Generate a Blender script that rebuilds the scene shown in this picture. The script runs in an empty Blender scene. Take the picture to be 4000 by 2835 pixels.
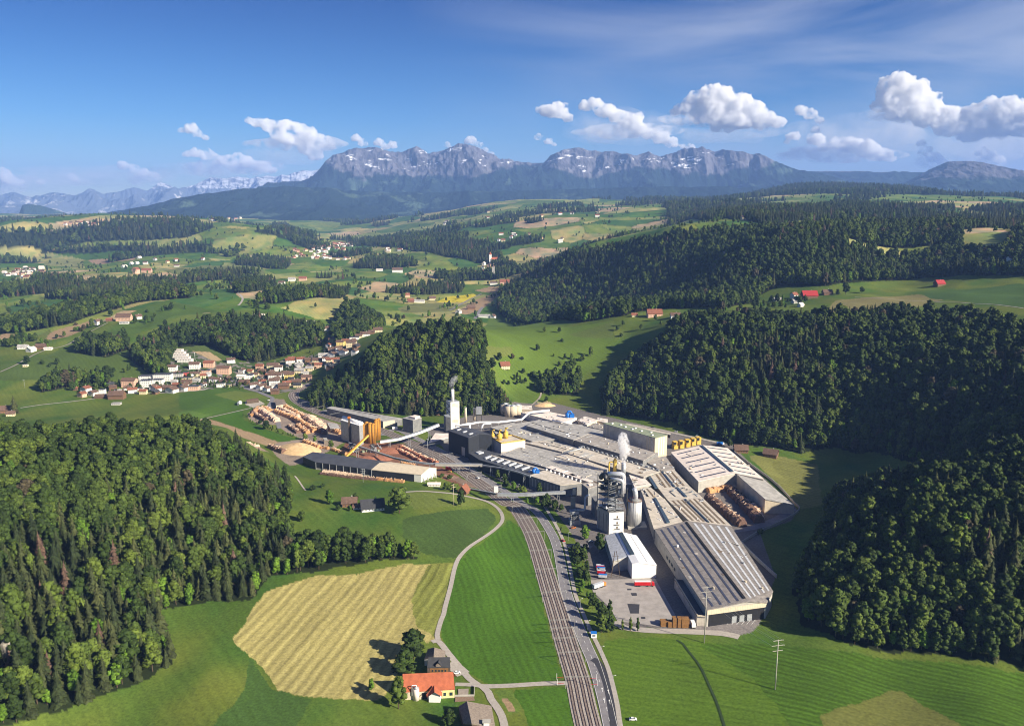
import bpy, bmesh, math, random
import numpy as np
from mathutils import Vector, Matrix
random.seed(7); RNG = np.random.default_rng(7)
S = bpy.context.scene; COL = S.collection
# ------------------------------------------------------------------ camera, world, sun, exposure
F = 3142.0; CX, CY = 2000.0, 1417.5; HC = 280.0
PT = math.atan((CY - 812) / F)
cam = bpy.data.cameras.new('camera'); camo = bpy.data.objects.new('camera', cam); COL.objects.link(camo)
cam.sensor_width = 36; cam.lens = F / 4000 * 36; cam.clip_start = 5; cam.clip_end = 200000
camo.location = (0, 0, HC); camo.rotation_euler = (math.pi / 2 - PT, 0, 0)
S.camera = camo
SUN_EL = math.radians(28); SUN_DIR = Vector((math.cos(SUN_EL) * .848, -math.cos(SUN_EL) * .530, math.sin(SUN_EL)))
w = bpy.data.worlds.new('World'); S.world = w; w.use_nodes = True
nt = w.node_tree; nt.nodes.clear()
sky = nt.nodes.new('ShaderNodeTexSky'); sky.sky_type = 'NISHITA'; sky.sun_disc = False
sky.sun_elevation = SUN_EL; sky.sun_rotation = math.radians(122); sky.altitude = 900
sky.air_density = 1.0; sky.dust_density = 0.15; sky.ozone_density = 3.0
bg = nt.nodes.new('ShaderNodeBackground'); bg.inputs['Strength'].default_value = SKYS = 0.052
wo = nt.nodes.new('ShaderNodeOutputWorld')
nt.links.new(bg.outputs[0], wo.inputs[0])
# thin cirrus veils high in the sky, by direction
tc = nt.nodes.new('ShaderNodeTexCoord'); mp = nt.nodes.new('ShaderNodeMapping'); nt.links.new(tc.outputs['Generated'], mp.inputs[0])
mp.inputs['Rotation'].default_value = (0, math.radians(-28), math.radians(10)); mp.inputs['Scale'].default_value = (1.6, 3.0, 9.0)
nz = nt.nodes.new('ShaderNodeTexNoise'); nz.inputs['Scale'].default_value = 1.5; nz.inputs['Detail'].default_value = 7; nz.inputs['Distortion'].default_value = .7
nt.links.new(mp.outputs[0], nz.inputs['Vector'])
cr = nt.nodes.new('ShaderNodeValToRGB'); cr.color_ramp.elements[0].position = .36; cr.color_ramp.elements[1].position = .74
nt.links.new(nz.outputs['Fac'], cr.inputs[0])
sep = nt.nodes.new('ShaderNodeSeparateXYZ'); nt.links.new(tc.outputs['Generated'], sep.inputs[0])
mr = nt.nodes.new('ShaderNodeMapRange'); mr.inputs[1].default_value = -.12; mr.inputs[2].default_value = .42; nt.links.new(sep.outputs[0], mr.inputs[0])
mm = nt.nodes.new('ShaderNodeMath'); mm.operation = 'MULTIPLY'; nt.links.new(cr.outputs[0], mm.inputs[0]); nt.links.new(mr.outputs[0], mm.inputs[1])
m2 = nt.nodes.new('ShaderNodeMath'); m2.operation = 'MULTIPLY'; m2.inputs[1].default_value = 1.0; nt.links.new(mm.outputs[0], m2.inputs[0])
mx = nt.nodes.new('ShaderNodeMixRGB'); mx.inputs[2].default_value = (5.2, 5.6, 6.8, 1)
hs = nt.nodes.new('ShaderNodeHueSaturation'); hs.inputs['Saturation'].default_value = 1.3
nt.links.new(sky.outputs[0], hs.inputs['Color'])
gr = nt.nodes.new('ShaderNodeValToRGB'); gr.color_ramp.elements[0].position = .0; gr.color_ramp.elements[0].color = (1.1, 1.05, 1.0, 1); gr.color_ramp.elements[1].position = .27; gr.color_ramp.elements[1].color = (.0, .22, .56, 1)
q_ = gr.color_ramp.elements.new(.10); q_.color = (.48, .74, .99, 1); sz_ = nt.nodes.new('ShaderNodeSeparateXYZ')
nt.links.new(tc.outputs['Generated'], sz_.inputs[0]); nt.links.new(sz_.outputs[2], gr.inputs[0]); mg = nt.nodes.new('ShaderNodeMixRGB'); mg.blend_type = 'MULTIPLY'; mg.inputs[0].default_value = 1; nt.links.new(hs.outputs[0], mg.inputs[1]); nt.links.new(gr.outputs[0], mg.inputs[2])
nt.links.new(m2.outputs[0], mx.inputs[0]); nt.links.new(mg.outputs[0], mx.inputs[1]); nt.links.new(mx.outputs[0], bg.inputs['Color'])
sl = bpy.data.lights.new('sun', 'SUN'); sl.energy = 5.0; sl.angle = math.radians(.5); sl.color = (1, .90, .72)
so = bpy.data.objects.new('sun', sl); COL.objects.link(so); so.rotation_euler = SUN_DIR.to_track_quat('Z', 'Y').to_euler()
S.view_settings.view_transform = 'Standard'; S.view_settings.look = 'None'; S.view_settings.exposure = 1.06; S.view_settings.gamma = 1
cy = S.cycles; cy.max_bounces = 10; cy.diffuse_bounces = 4; cy.glossy_bounces = 2; cy.transmission_bounces = 2; cy.transparent_max_bounces = 6; cy.volume_bounces = 8
cy.filter_width = 1.05; cy.use_denoising = True; cy.use_adaptive_sampling = True; cy.adaptive_threshold = 0.015; cy.sample_clamp_indirect = 4
# ------------------------------------------------------------------ picture <-> world
FR = dict(A=(700,1450,2.865),B=(1500,1450,2.865),C=(2200,1450,2.292),E=(2100,1850,2.0836),F=(1000,1850,1.91),G=(1400,2300,2.0836),
 H=(0,1600,1.3145),I=(2900,1900,1.7373),J=(0,1050,1.637),K=(1000,1050,1.637),L=(2300,1050,1.3482),M=(0,400,1.637),N=(1300,400,1.637),
 O=(2600,400,1.637),D=(0,0,.57283),Q=(1850,1540,2.865),R=(1250,1560,3.82),V=(1500,2400,3.734),T=(600,1300,2.865),U=(2150,1780,4.39),Y=(2800,100,1.91),X=(0,0,1.146))
def ray(fr, x, y):
    a, b, k = FR[fr]; x = a + x / k; y = b + y / k
    u = (x - CX) / F; v = -(y - CY) / F
    return Vector((u, math.cos(PT) + v * math.sin(PT), -math.sin(PT) + v * math.cos(PT)))
def P(fr, x, y, z=0.0):
    r = ray(fr, x, y); t = (z - HC) / r.z; return Vector((r.x * t, r.y * t, z))
# ------------------------------------------------------------------ noise
def vnoise(x, y, seed=0):
    xi = np.floor(x).astype(np.int64); yi = np.floor(y).astype(np.int64); fx = x - xi; fy = y - yi
    def h(a, b):
        n = (a * 374761393 + b * 668265263 + seed * 974711) & 0x7fffffff
        n = ((n ^ (n >> 13)) * 1274126177) & 0x7fffffff
        return ((n ^ (n >> 16)) & 0xffff) / 65535.0
    sx = fx * fx * fx * (fx * (fx * 6 - 15) + 10); sy = fy * fy * fy * (fy * (fy * 6 - 15) + 10)
    return (h(xi, yi) * (1 - sx) + h(xi + 1, yi) * sx) * (1 - sy) + (h(xi, yi + 1) * (1 - sx) + h(xi + 1, yi + 1) * sx) * sy
def fbm(x, y, o=4, seed=0, ridge=False):
    s = 0; a = 1; t = 0
    for i in range(o):
        n = vnoise(x, y, seed + i * 17)
        if ridge: n = 1 - np.abs(2 * n - 1)
        s = s + a * n; t += a; a *= .5; x = x * 2.03 + 11.3; y = y * 2.03 - 7.7
    return s / t
def inpoly(X, Y, poly):
    poly = np.asarray(poly, float); m = np.zeros(X.shape, bool)
    bb = (X > poly[:, 0].min()) & (X < poly[:, 0].max()) & (Y > poly[:, 1].min()) & (Y < poly[:, 1].max())
    if not bb.any(): return m
    x = X[bb]; y = Y[bb]; c = np.zeros(x.shape, bool); n = len(poly)
    for i in range(n):
        x1, y1 = poly[i]; x2, y2 = poly[(i + 1) % n]
        if y1 == y2: continue
        c ^= ((y1 > y) != (y2 > y)) & (x < (x2 - x1) * (y - y1) / (y2 - y1) + x1)
    m[bb] = c; return m
def segdist(X, Y, pts, closed=True):
    pts = np.asarray(pts, float); d = np.full(X.shape, 1e9); n = len(pts)
    for i in range(n if closed else n - 1):
        a = pts[i]; b = pts[(i + 1) % n]; v = b - a; L = (v ** 2).sum() + 1e-9
        t = np.clip(((X - a[0]) * v[0] + (Y - a[1]) * v[1]) / L, 0, 1)
        d = np.minimum(d, np.hypot(X - a[0] - t * v[0], Y - a[1] - t * v[1]))
    return d
# ------------------------------------------------------------------ terrain: control heights (picture point + height above the valley floor)
CP = [  # valley floor
(1300,1500,0),(1600,1450,0),(1900,1560,2),(2200,1580,4),(2291,1620,4),(1100,1400,0),(900,1500,0),(700,1600,2),(450,1500,4),(1400,1000,0),(1150,1000,0),(850,960,0),(560,900,0),
(300,915,0),(700,840,0),(500,880,0),(100,915,2),(-60,920,4),(1150,1620,0),(600,1660,1),(1700,1200,0),(1600,1100,0),(950,1020,0),(750,1000,0),(1350,960,0),(1500,990,0),
# left wooded hill
(450,975,47),(350,980,52),(200,985,56),(0,990,64),(-150,1000,66),(560,1025,32),(645,1090,10),(300,1150,34),(150,1250,38),(0,1300,44),(350,1340,10),(200,1400,20),(0,1500,22),(0,1600,12),
(-120,1640,12),(380,1480,2),(560,1345,5),(60,1615,6),(500,1200,18),(-150,1350,48),
# knoll with the mown meadow
(850,1140,12),(1000,1220,8),(700,1110,12),(850,1070,5),(640,1200,11),(1120,1160,3),(940,1248,6),(740,1272,6),(700,1400,3),(600,1500,1),(1040,1120,5),(900,1180,12),
# middle wooded hill
(1000,748,82),(900,760,73),(1062,755,78),(850,825,42),(725,875,3),(690,905,0),(950,925,2),(1130,915,3),(1145,870,12),(1085,800,56),(900,860,22),(1010,860,28),(800,905,1),
# meadows right of it
(1090,742,62),(1200,737,62),(1300,725,70),(1400,706,84),(1300,800,38),(1200,850,18),(1200,900,3),(1300,860,11),(1345,900,6),(1450,780,58),(1110,830,36),(1400,850,24),
# big wooded slope on the right
(1400,928,2),(1600,985,2),(1800,1003,3),(1930,1000,8),(1500,740,86),(1700,722,106),(1900,730,112),(2100,722,122),(2291,740,128),(1700,850,52),(1900,870,56),(2100,880,72),(2291,870,92),(2450,820,120),
(1550,850,42),(2000,1050,9),(2090,1045,20),(1900,1055,3),(1850,1130,3),
(1900,1190,24),(2050,1110,46),(2200,1080,66),(2291,1060,76),(2450,1050,84),(1800,1290,8),(1790,1410,3),(2000,1440,4),(2291,1490,5),(2450,1520,8),(2000,1280,30),(2200,1250,48),(2291,1210,54),(2450,1200,62),(2150,1380,18),(1740,1220,1),
# plateau and ridge behind
(1870,690,119),(2100,662,136),(2291,642,150),(1800,668,118),(1465,705,85),(1700,640,122),(2000,602,152),(1500,640,92),(1300,640,60),(1150,640,22),(1700,562,186),(1700,545,196),(1900,542,205),(2200,532,216),
(1150,600,50),(1300,562,150),(1500,532,200),(1500,512,214),(2000,506,226),(2291,500,233),(1700,515,223),(2450,500,236),(2400,600,175),
# wooded hill in the left middle, village slope
(400,740,36),(300,800,12),(560,722,46),(700,752,25),(620,800,5),(430,800,13),(500,835,3),(380,682,56),(200,742,30),(100,782,15),(0,802,10),(0,762,14),(50,855,5),(450,702,50),(270,712,45),(300,650,28),
(790,720,26),(785,682,45),(760,742,6),(850,724,10),(850,692,16),(1000,702,5),(1100,682,5),(1000,662,6),(900,642,15),(200,850,2),
# farmland
(0,702,10),(100,642,16),(300,622,26),(500,642,22),(650,642,32),(600,602,28),(750,582,30),(300,582,40),(100,562,42),(0,562,42),(500,562,58),(700,552,60),(600,512,160),(400,502,182),(200,502,182),(0,522,140),
(100,487,216),(750,562,50),(740,542,62),(800,522,70),(850,492,150),(950,542,108),(1100,502,188),(1300,502,200),(1300,453,326),(1150,456,322),(1450,455,326),(1300,540,130),(1150,547,112),(1020,602,40),(1450,502,200),
(1600,482,250),(1600,449,342),(1800,419,470),(1980,432,430),(2200,456,318),(1720,440,390),(-150,560,45),(-150,520,150)]
cp = [P('D', a, b, z) for a, b, z in CP]
cp += [Vector(v) for v in ((-9000,9000,200),(-4000,13000,180),(0,13500,200),(4000,13500,260),(9000,9500,300),(7000,6000,330),(0,9500,200),(-900,7600,180),(2600,8500,330),(-6000,4500,60),(5000,3000,230),
 (-160,150,5),(200,150,2),(-500,300,45),(500,300,30),(700,600,95),(-800,700,70),(1500,1500,170))]
c3 = np.array(cp); AZc = np.arctan2(c3[:, 0], c3[:, 1]); LDc = np.log(np.hypot(c3[:, 0], c3[:, 1]))
def tps(r2): return r2 * np.log(r2 + 1e-9) * .5
n = len(c3); U = np.stack([AZc * 1.6, LDc], 1)
K = tps(((U[:, None] - U[None]) ** 2).sum(2)) + np.eye(n) * 2e-4
Pm = np.hstack([np.ones((n, 1)), U]); Mx = np.zeros((n + 3, n + 3)); Mx[:n, :n] = K; Mx[:n, n:] = Pm; Mx[n:, :n] = Pm.T
wts = np.linalg.solve(Mx, np.concatenate([c3[:, 2], np.zeros(3)]))
def tps_eval(az, ld):
    sh = az.shape; a = az.ravel() * 1.6; l = ld.ravel(); out = wts[n] + wts[n + 1] * a + wts[n + 2] * l
    for i in range(n): out += wts[i] * tps((a - U[i, 0]) ** 2 + (l - U[i, 1]) ** 2)
    return out.reshape(sh)
AZ = np.concatenate([np.linspace(-58, -38, 60)[:-1], np.linspace(-38, 38, 1240), np.linspace(38, 58, 60)[1:]]) * math.pi / 180
LD = np.concatenate([np.arange(math.log(120), math.log(380), .008), np.arange(math.log(380), math.log(2300), .0034), np.arange(math.log(2300), math.log(14000), .006)])
# coarse solve, then bilinear up to the fine grid
caz = np.linspace(AZ[0], AZ[-1], 420); cld = np.linspace(LD[0], LD[-1], 520)
CG = tps_eval(*np.meshgrid(caz, cld, indexing='ij'))
def bil(G, ax, ay, a, l):
    i = np.clip(np.searchsorted(ax, a) - 1, 0, len(ax) - 2); j = np.clip(np.searchsorted(ay, l) - 1, 0, len(ay) - 2)
    u = np.clip((a - ax[i]) / (ax[i + 1] - ax[i]), 0, 1); v = np.clip((l - ay[j]) / (ay[j + 1] - ay[j]), 0, 1)
    return (G[i, j] * (1 - u) + G[i + 1, j] * u) * (1 - v) + (G[i, j + 1] * (1 - u) + G[i + 1, j + 1] * u) * v
AA, LL = np.meshgrid(AZ, LD, indexing='ij'); DD = np.exp(LL); XX = DD * np.sin(AA); YY = DD * np.cos(AA)
def cub(G, ax, q):   # catmull-rom along the first axis
    h = ax[1] - ax[0]; f = np.clip((q - ax[0]) / h, 0, len(ax) - 1.001); i = f.astype(int); t = (f - i)[:, None]; g = lambda k: G[np.clip(i + k, 0, len(ax) - 1)]
    a, b, c, d = g(-1), g(0), g(1), g(2); return b + .5 * t * (c - a + t * (2 * a - 5 * b + 4 * c - d + t * (3 * (b - c) + d - a)))
ZZ = cub(cub(CG, caz, AZ).T, cld, LD).T
FLAT = [tuple(P('D', a, b)[:2]) for a, b in [(545,880),(700,878),(800,900),(960,922),(1130,922),(1230,905),(1350,935),(1520,968),(1640,998),(1690,1050),(1790,1140),(1700,1190),(1735,1290),(1700,1420),
 (1345,1450),(1420,1700),(1250,1700),(1240,1500),(1195,1300),(1135,1160),(1060,1095),(980,1085),(700,1062),(640,1050),(590,1000),(420,955),(520,915)]]
fd = np.where(inpoly(XX, YY, FLAT), 0, segdist(XX, YY, FLAT)); fm = np.clip(fd / 45, 0, 1); fm = fm * fm * (3 - 2 * fm)
rough = (fbm(XX / 260, YY / 260, 4, 3) - .5) * np.clip(DD / 1500, .12, 1) * 26 + (fbm(XX / 1100, YY / 1100, 3, 9) - .5) * np.clip((DD - 2400) / 3000, 0, 1) * 70
ZZ = (ZZ + rough * np.clip(np.abs(ZZ) / 25, .12, 1)) * fm
ZZ = np.maximum(ZZ, -3)
def gz(x, y):
    x = np.asarray(x, float); y = np.asarray(y, float)
    return bil(ZZ, AZ, LD, np.arctan2(x, y), np.log(np.hypot(x, y) + 1e-6))
TT = np.exp(np.linspace(math.log(200), math.log(14500), 1500))
def hit(fr, x, y, z=None):
    if z is not None: return P(fr, x, y, z)
    r = ray(fr, x, y); t = TT / math.hypot(r.x, r.y); px = r.x * t; py = r.y * t; pz = HC + r.z * t
    b = np.nonzero(pz < gz(px, py))[0]
    if not len(b): i = len(TT) - 1; return Vector((px[i], py[i], float(gz(px[i], py[i]))))
    i = b[0]
    if i:
        d0 = pz[i - 1] - gz(px[i - 1], py[i - 1]); d1 = pz[i] - gz(px[i], py[i]); k = d0 / (d0 - d1 + 1e-9)
        X_ = px[i - 1] + (px[i] - px[i - 1]) * k; Y_ = py[i - 1] + (py[i] - py[i - 1]) * k
    else: X_, Y_ = px[0], py[0]
    return Vector((X_, Y_, float(gz(X_, Y_))))
def hp(fr, pts): return [tuple(hit(fr, *p)[:2]) for p in pts]
# ------------------------------------------------------------------ forests (outlines on the ground)
FOREST = {
'left': hp('D', [(-60,1650),(60,1612),(200,1568),(300,1530),(385,1485),(372,1420),(350,1362),(470,1347),(560,1345),(600,1292),(740,1272),(870,1252),(940,1250),(905,1238),(800,1232),(690,1232),(645,1215),(635,1180),(655,1120),(648,1085),(560,1030,32),(450,982,46),(330,985,52),(200,990,56),(0,995,64),(-150,1005,66)]),
'middle': hp('D', [(690,912),(800,922),(950,932),(1100,928),(1145,930),(1142,905),(1110,870),(1095,835),(1085,800),(1088,750,78),(1050,744,82),(1000,740,86),(940,745,80),(890,756,72),(850,790,52),(800,825),(740,855),(700,882)]),
'right': hp('D', [(1345,930),(1400,930),(1500,945),(1600,983),(1700,1000),(1790,1012),(1870,1000),(1960,1010),(2060,1045),(2030,1085),(1850,1120),(1840,1200),(1800,1262),(1775,1310),(1795,1400),(1900,1445),(2100,1465),(2291,1488),(2500,1530),(2500,740),(2291,745),(2200,722),(2000,706),(1870,718),(1700,718),(1540,722),(1480,762),(1400,820),(1350,870)]),
'ridge': hp('D', [(1115,700),(1300,722),(1400,706),(1480,692),(1620,692),(1700,668),(1850,640),(2050,622),(2291,618),(2450,618),(2450,506),(2291,501),(2000,507),(1850,512),(1700,516),(1500,533),(1380,555),(1300,572),(1180,610),(1120,650)]),
'village': hp('D', [(285,800),(330,835),(372,850),(382,800),(400,778),(460,772),(500,790),(560,812),(620,802),(680,782),(722,772),(722,742),(650,728),(560,722),(460,726),(400,742),(330,765)]),
'small': hp('D', [(740,760),(760,775),(850,742),(862,722),(800,694),(770,694),(750,722)]),
'a': hp('D', [(0,748),(60,742),(150,727),(250,694),(330,674),(425,667),(440,655),(330,660),(230,680),(100,704),(0,728)]),
'b': hp('D', [(95,668),(200,670),(320,657),(400,652),(402,640),(280,640),(150,654)]),
'c': hp('D', [(525,657),(600,652),(620,634),(575,622),(530,636)]),
'd': hp('D', [(525,593),(640,602),(652,586),(600,576),(530,580)]),
'e': hp('D', [(570,682),(640,677),(760,668),(782,654),(700,650),(600,660)]),
'f': hp('D', [(790,600),(860,604),(940,594),(900,578),(830,572)]),
'g': hp('D', [(-20,556),(200,542),(420,532),(485,508),(420,494),(300,492),(200,502),(100,517),(-20,532)]),
'h': hp('D', [(640,502),(700,530),(745,556),(700,560),(640,532),(600,507)]),
'i': hp('D', [(780,550),(900,556),(1000,575),(1100,595),(1160,600),(1090,545),(1000,535),(900,525)]),
'j': hp('D', [(90,560),(250,562),(365,564),(350,550),(200,550)]),
'k': hp('D', [(60,642),(165,642),(170,625),(80,620)]),
'l': hp('D', [(1480,462),(1700,458),(1850,470),(2000,480),(2291,484),(2291,497),(2000,492),(1700,500),(1500,492)]),
'm': hp('D', [(860,655),(960,640),(1040,640),(1030,655),(960,660)]),
'n': hp('D', [(80,880),(180,862),(245,858),(240,845),(120,855)]),
'o': hp('D', [(165,790),(240,800),(290,780),(280,765),(190,770)]),
'p': hp('D', [(1210,880),(1290,885),(1300,860),(1270,845),(1220,860)]),
}
HOLES = [hp('D', q) for q in ([(1620,548),(1750,534),(1725,555),(1640,556)],[(1870,530),(2130,540),(2110,565),(2000,578),(1900,555)],[(2150,515),(2310,512),(2240,568),(2150,574)],[(1600,578),(1690,570),(1640,592)],
 [(2170,584),(2310,588),(2310,606),(2180,604)],[(1690,664),(1740,640),(1840,642),(1850,664),(1780,680)],[(1940,575),(2080,575),(2050,590),(1950,590)])]
def forest_mask(X, Y):
    m = np.zeros(X.shape, bool)
    for k, p in FOREST.items():
        m |= inpoly(X, Y, p)
    D_ = np.hypot(X, Y)
    m |= (fbm(X / 380 + 3, Y / 380, 3, 31) > np.where(X < 600, .67, .64)) & (D_ > 2900)
    m |= (fbm(X / 700 + 3, Y / 900, 3, 35) > .53) & (D_ > 5200) & (X > 1200)
    for h in HOLES: m &= ~inpoly(X, Y, h)
    return m
# ------------------------------------------------------------------ materials
def mat(name, col, rough=.8, var=.25, scale=.3, spec=.3, metal=0, rnd=0, bump=0, obj=False, wave=0, wscale=1.0, wdir='X'):
    m = bpy.data.materials.new(name); m.use_nodes = True; t = m.node_tree; b = t.nodes['Principled BSDF']
    b.inputs['Roughness'].default_value = rough; b.inputs['Metallic'].default_value = metal; b.inputs['Specular IOR Level'].default_value = spec
    c = t.nodes.new('ShaderNodeTexCoord'); nz = t.nodes.new('ShaderNodeTexNoise'); nz.inputs['Scale'].default_value = scale; nz.inputs['Detail'].default_value = 8; nz.inputs['Roughness'].default_value = .65
    t.links.new(c.outputs['Object'], nz.inputs['Vector'])
    r = t.nodes.new('ShaderNodeMapRange'); r.inputs[1].default_value = .3; r.inputs[2].default_value = .7; r.inputs[3].default_value = 1 - var; r.inputs[4].default_value = 1 + var * .6
    t.links.new(nz.outputs['Fac'], r.inputs[0]); fac = r.outputs[0]
    if wave:
        wv = t.nodes.new('ShaderNodeTexWave'); wv.bands_direction = wdir; wv.inputs['Scale'].default_value = wscale; wv.inputs['Distortion'].default_value = .4
        t.links.new(c.outputs['Object'], wv.inputs['Vector']); r2 = t.nodes.new('ShaderNodeMapRange'); r2.inputs[3].default_value = 1 - wave; r2.inputs[4].default_value = 1
        t.links.new(wv.outputs['Fac'], r2.inputs[0]); q = t.nodes.new('ShaderNodeMath'); q.operation = 'MULTIPLY'; t.links.new(fac, q.inputs[0]); t.links.new(r2.outputs[0], q.inputs[1]); fac = q.outputs[0]
    if rnd:
        oi = t.nodes.new('ShaderNodeObjectInfo'); r3 = t.nodes.new('ShaderNodeMapRange'); r3.inputs[3].default_value = 1 - rnd; r3.inputs[4].default_value = 1 + rnd
        t.links.new(oi.outputs['Random'], r3.inputs[0]); q = t.nodes.new('ShaderNodeMath'); q.operation = 'MULTIPLY'; t.links.new(fac, q.inputs[0]); t.links.new(r3.outputs[0], q.inputs[1]); fac = q.outputs[0]
    v = t.nodes.new('ShaderNodeVectorMath'); v.operation = 'SCALE'; v.inputs[0].default_value = col; t.links.new(fac, v.inputs['Scale']); t.links.new(v.outputs[0], b.inputs['Base Color'])
    if bump:
        bp = t.nodes.new('ShaderNodeBump'); bp.inputs['Distance'].default_value = bump; t.links.new(nz.outputs['Fac'], bp.inputs['Height']); t.links.new(bp.outputs[0], b.inputs['Normal'])
    return m
M = {}
def tag(o, label=None, cat=None, group=None, kind=None):
    if label: o['label'] = label
    if cat: o['category'] = cat
    if group: o['group'] = group
    if kind: o['kind'] = kind
    return o
def mesh_obj(name, verts, faces, m, parent=None, smooth=False, loc=None):
    me = bpy.data.meshes.new(name)
    if isinstance(verts, np.ndarray): verts = verts.tolist()
    if isinstance(faces, np.ndarray): faces = faces.tolist()
    me.from_pydata(verts, [], faces); me.update()
    if m: me.materials.append(m)
    if smooth: me.polygons.foreach_set('use_smooth', [True] * len(me.polygons))
    o = bpy.data.objects.new(name, me); COL.objects.link(o)
    if parent: o.parent = parent
    if loc is not None: o.location = loc
    return o
def fast_grid(name, X, Y, Z, m, smooth=True):
    nu, nv = X.shape; me = bpy.data.meshes.new(name); nvz = nu * nv
    me.vertices.add(nvz); me.vertices.foreach_set('co', np.stack([X, Y, Z], -1).astype(np.float32).ravel())
    i = np.arange(nu - 1)[:, None] * nv + np.arange(nv - 1)[None]; q = np.stack([i, i + nv, i + nv + 1, i + 1], -1)[..., ::-1].reshape(-1, 4)
    nf = len(q); me.loops.add(nf * 4); me.loops.foreach_set('vertex_index', q.astype(np.int32).ravel())
    me.polygons.add(nf); me.polygons.foreach_set('loop_start', (np.arange(nf) * 4).astype(np.int32)); me.polygons.foreach_set('loop_total', np.full(nf, 4, np.int32))
    me.update(calc_edges=True); me.polygons.foreach_set('use_smooth', np.full(nf, smooth)); me.materials.append(m)
    o = bpy.data.objects.new(name, me); COL.objects.link(o); return o
# ------------------------------------------------------------------ ground cover
GREEN = np.array([.092, .135, .022]); 
pal = np.array([[.075,.125,.018],[.045,.100,.020],[.10,.15,.022],[.15,.185,.04],[.050,.110,.024],[.19,.21,.06],[.24,.22,.085],[.075,.13,.020],[.055,.115,.016],[.34,.26,.15],[.12,.16,.03],[.21,.22,.07],[.26,.25,.09],[.14,.18,.03]])
def cells(X, Y, size, seed, p=pal, stretch=1.7):
    wx = X + (fbm(X / size / 2, Y / size / 2, 2, seed) - .5) * size * .8; wy = (Y + (fbm(X / size / 2, Y / size / 2, 2, seed + 5) - .5) * size * .8) / stretch
    a = .5; gx = (wx * math.cos(a) + wy * math.sin(a)) / size; gy = (-wx * math.sin(a) + wy * math.cos(a)) / size
    ix = np.floor(gx).astype(int); iy = np.floor(gy).astype(int); best = np.full(X.shape, 1e9); idx = np.zeros(X.shape, int); sec = np.full(X.shape, 1e9)
    for ox in (-1, 0, 1):
        for oy in (-1, 0, 1):
            a_ = ix + ox; b_ = iy + oy; h = (a_ * 7349 + b_ * 9151 + seed * 131) & 0xffffff; h = (h * 1103515245 + 12345) & 0x7fffffff
            jx = (h & 255) / 255; jy = ((h >> 8) & 255) / 255; d = (a_ + jx - gx) ** 2 + (b_ + jy - gy) ** 2
            m = d < best; sec = np.where(m, best, np.minimum(sec, d)); idx = np.where(m, (h >> 16) % len(p), idx); best = np.where(m, d, best)
    return p[idx], np.sqrt(sec) - np.sqrt(best)
C3 = np.broadcast_to(GREEN, XX.shape + (3,)).copy()
fc, edge = cells(XX, YY, 150, 4); far = (DD > 1900); C3[far] = fc[far]
fc2, edge2 = cells(XX, YY, 260, 8); far2 = DD > 4200; C3[far2] = fc2[far2]; C3[far] *= 1.18
big = fbm(XX / 90, YY / 90, 4, 2)[..., None]; C3 *= .72 + .56 * big
big2 = fbm(XX / 35, YY / 60, 3, 22)[..., None]; C3 = C3 * (1 + (big2 - .5) * np.array([1.2, .5, .6]))
AL = (YY * .8 - XX * .6) / 7; PH = (XX * .8 + YY * .6 + 30 * fbm(XX / 200, YY / 200, 2, 6)) / 7; ST = np.where(DD < 2500, .13, .06)
XJ = XX + (fbm(XX / 9, YY / 9, 3, 71) - .5) * 4; YJ = YY + (fbm(XX / 9 + 40, YY / 9, 3, 72) - .5) * 4
def chaikin(p, k=2):
    p = np.asarray(p, float)
    for _ in range(k): q = np.roll(p, -1, 0); p = np.stack([p * .93 + q * .07, p * .07 + q * .93], 1).reshape(-1, 2)
    return p
def paint(poly, col, dirdeg=None, period=6., strength=0., feather=0):
    m = inpoly(XJ, YJ, chaikin(poly))
    C3[m] = np.array(col) * (.85 + .3 * fbm(XX[m] / 40, YY[m] / 40, 3, 5)[:, None])
    if dirdeg is not None:
        a = math.radians(dirdeg); PH[m] = (XX[m] * math.cos(a) + YY[m] * math.sin(a) + 14 * fbm(XX[m] / 150, YY[m] / 150, 2, 6)) / period; AL[m] = (-XX[m] * math.sin(a) + YY[m] * math.cos(a)) / period; ST[m] = strength
    return m
GA, GB, GC = (.058, .128, .012), (.078, .138, .014), (.055, .105, .022)
TAN, SOIL, YEL = (.34, .295, .11), (.30, .21, .125), (.50, .42, .03)
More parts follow.
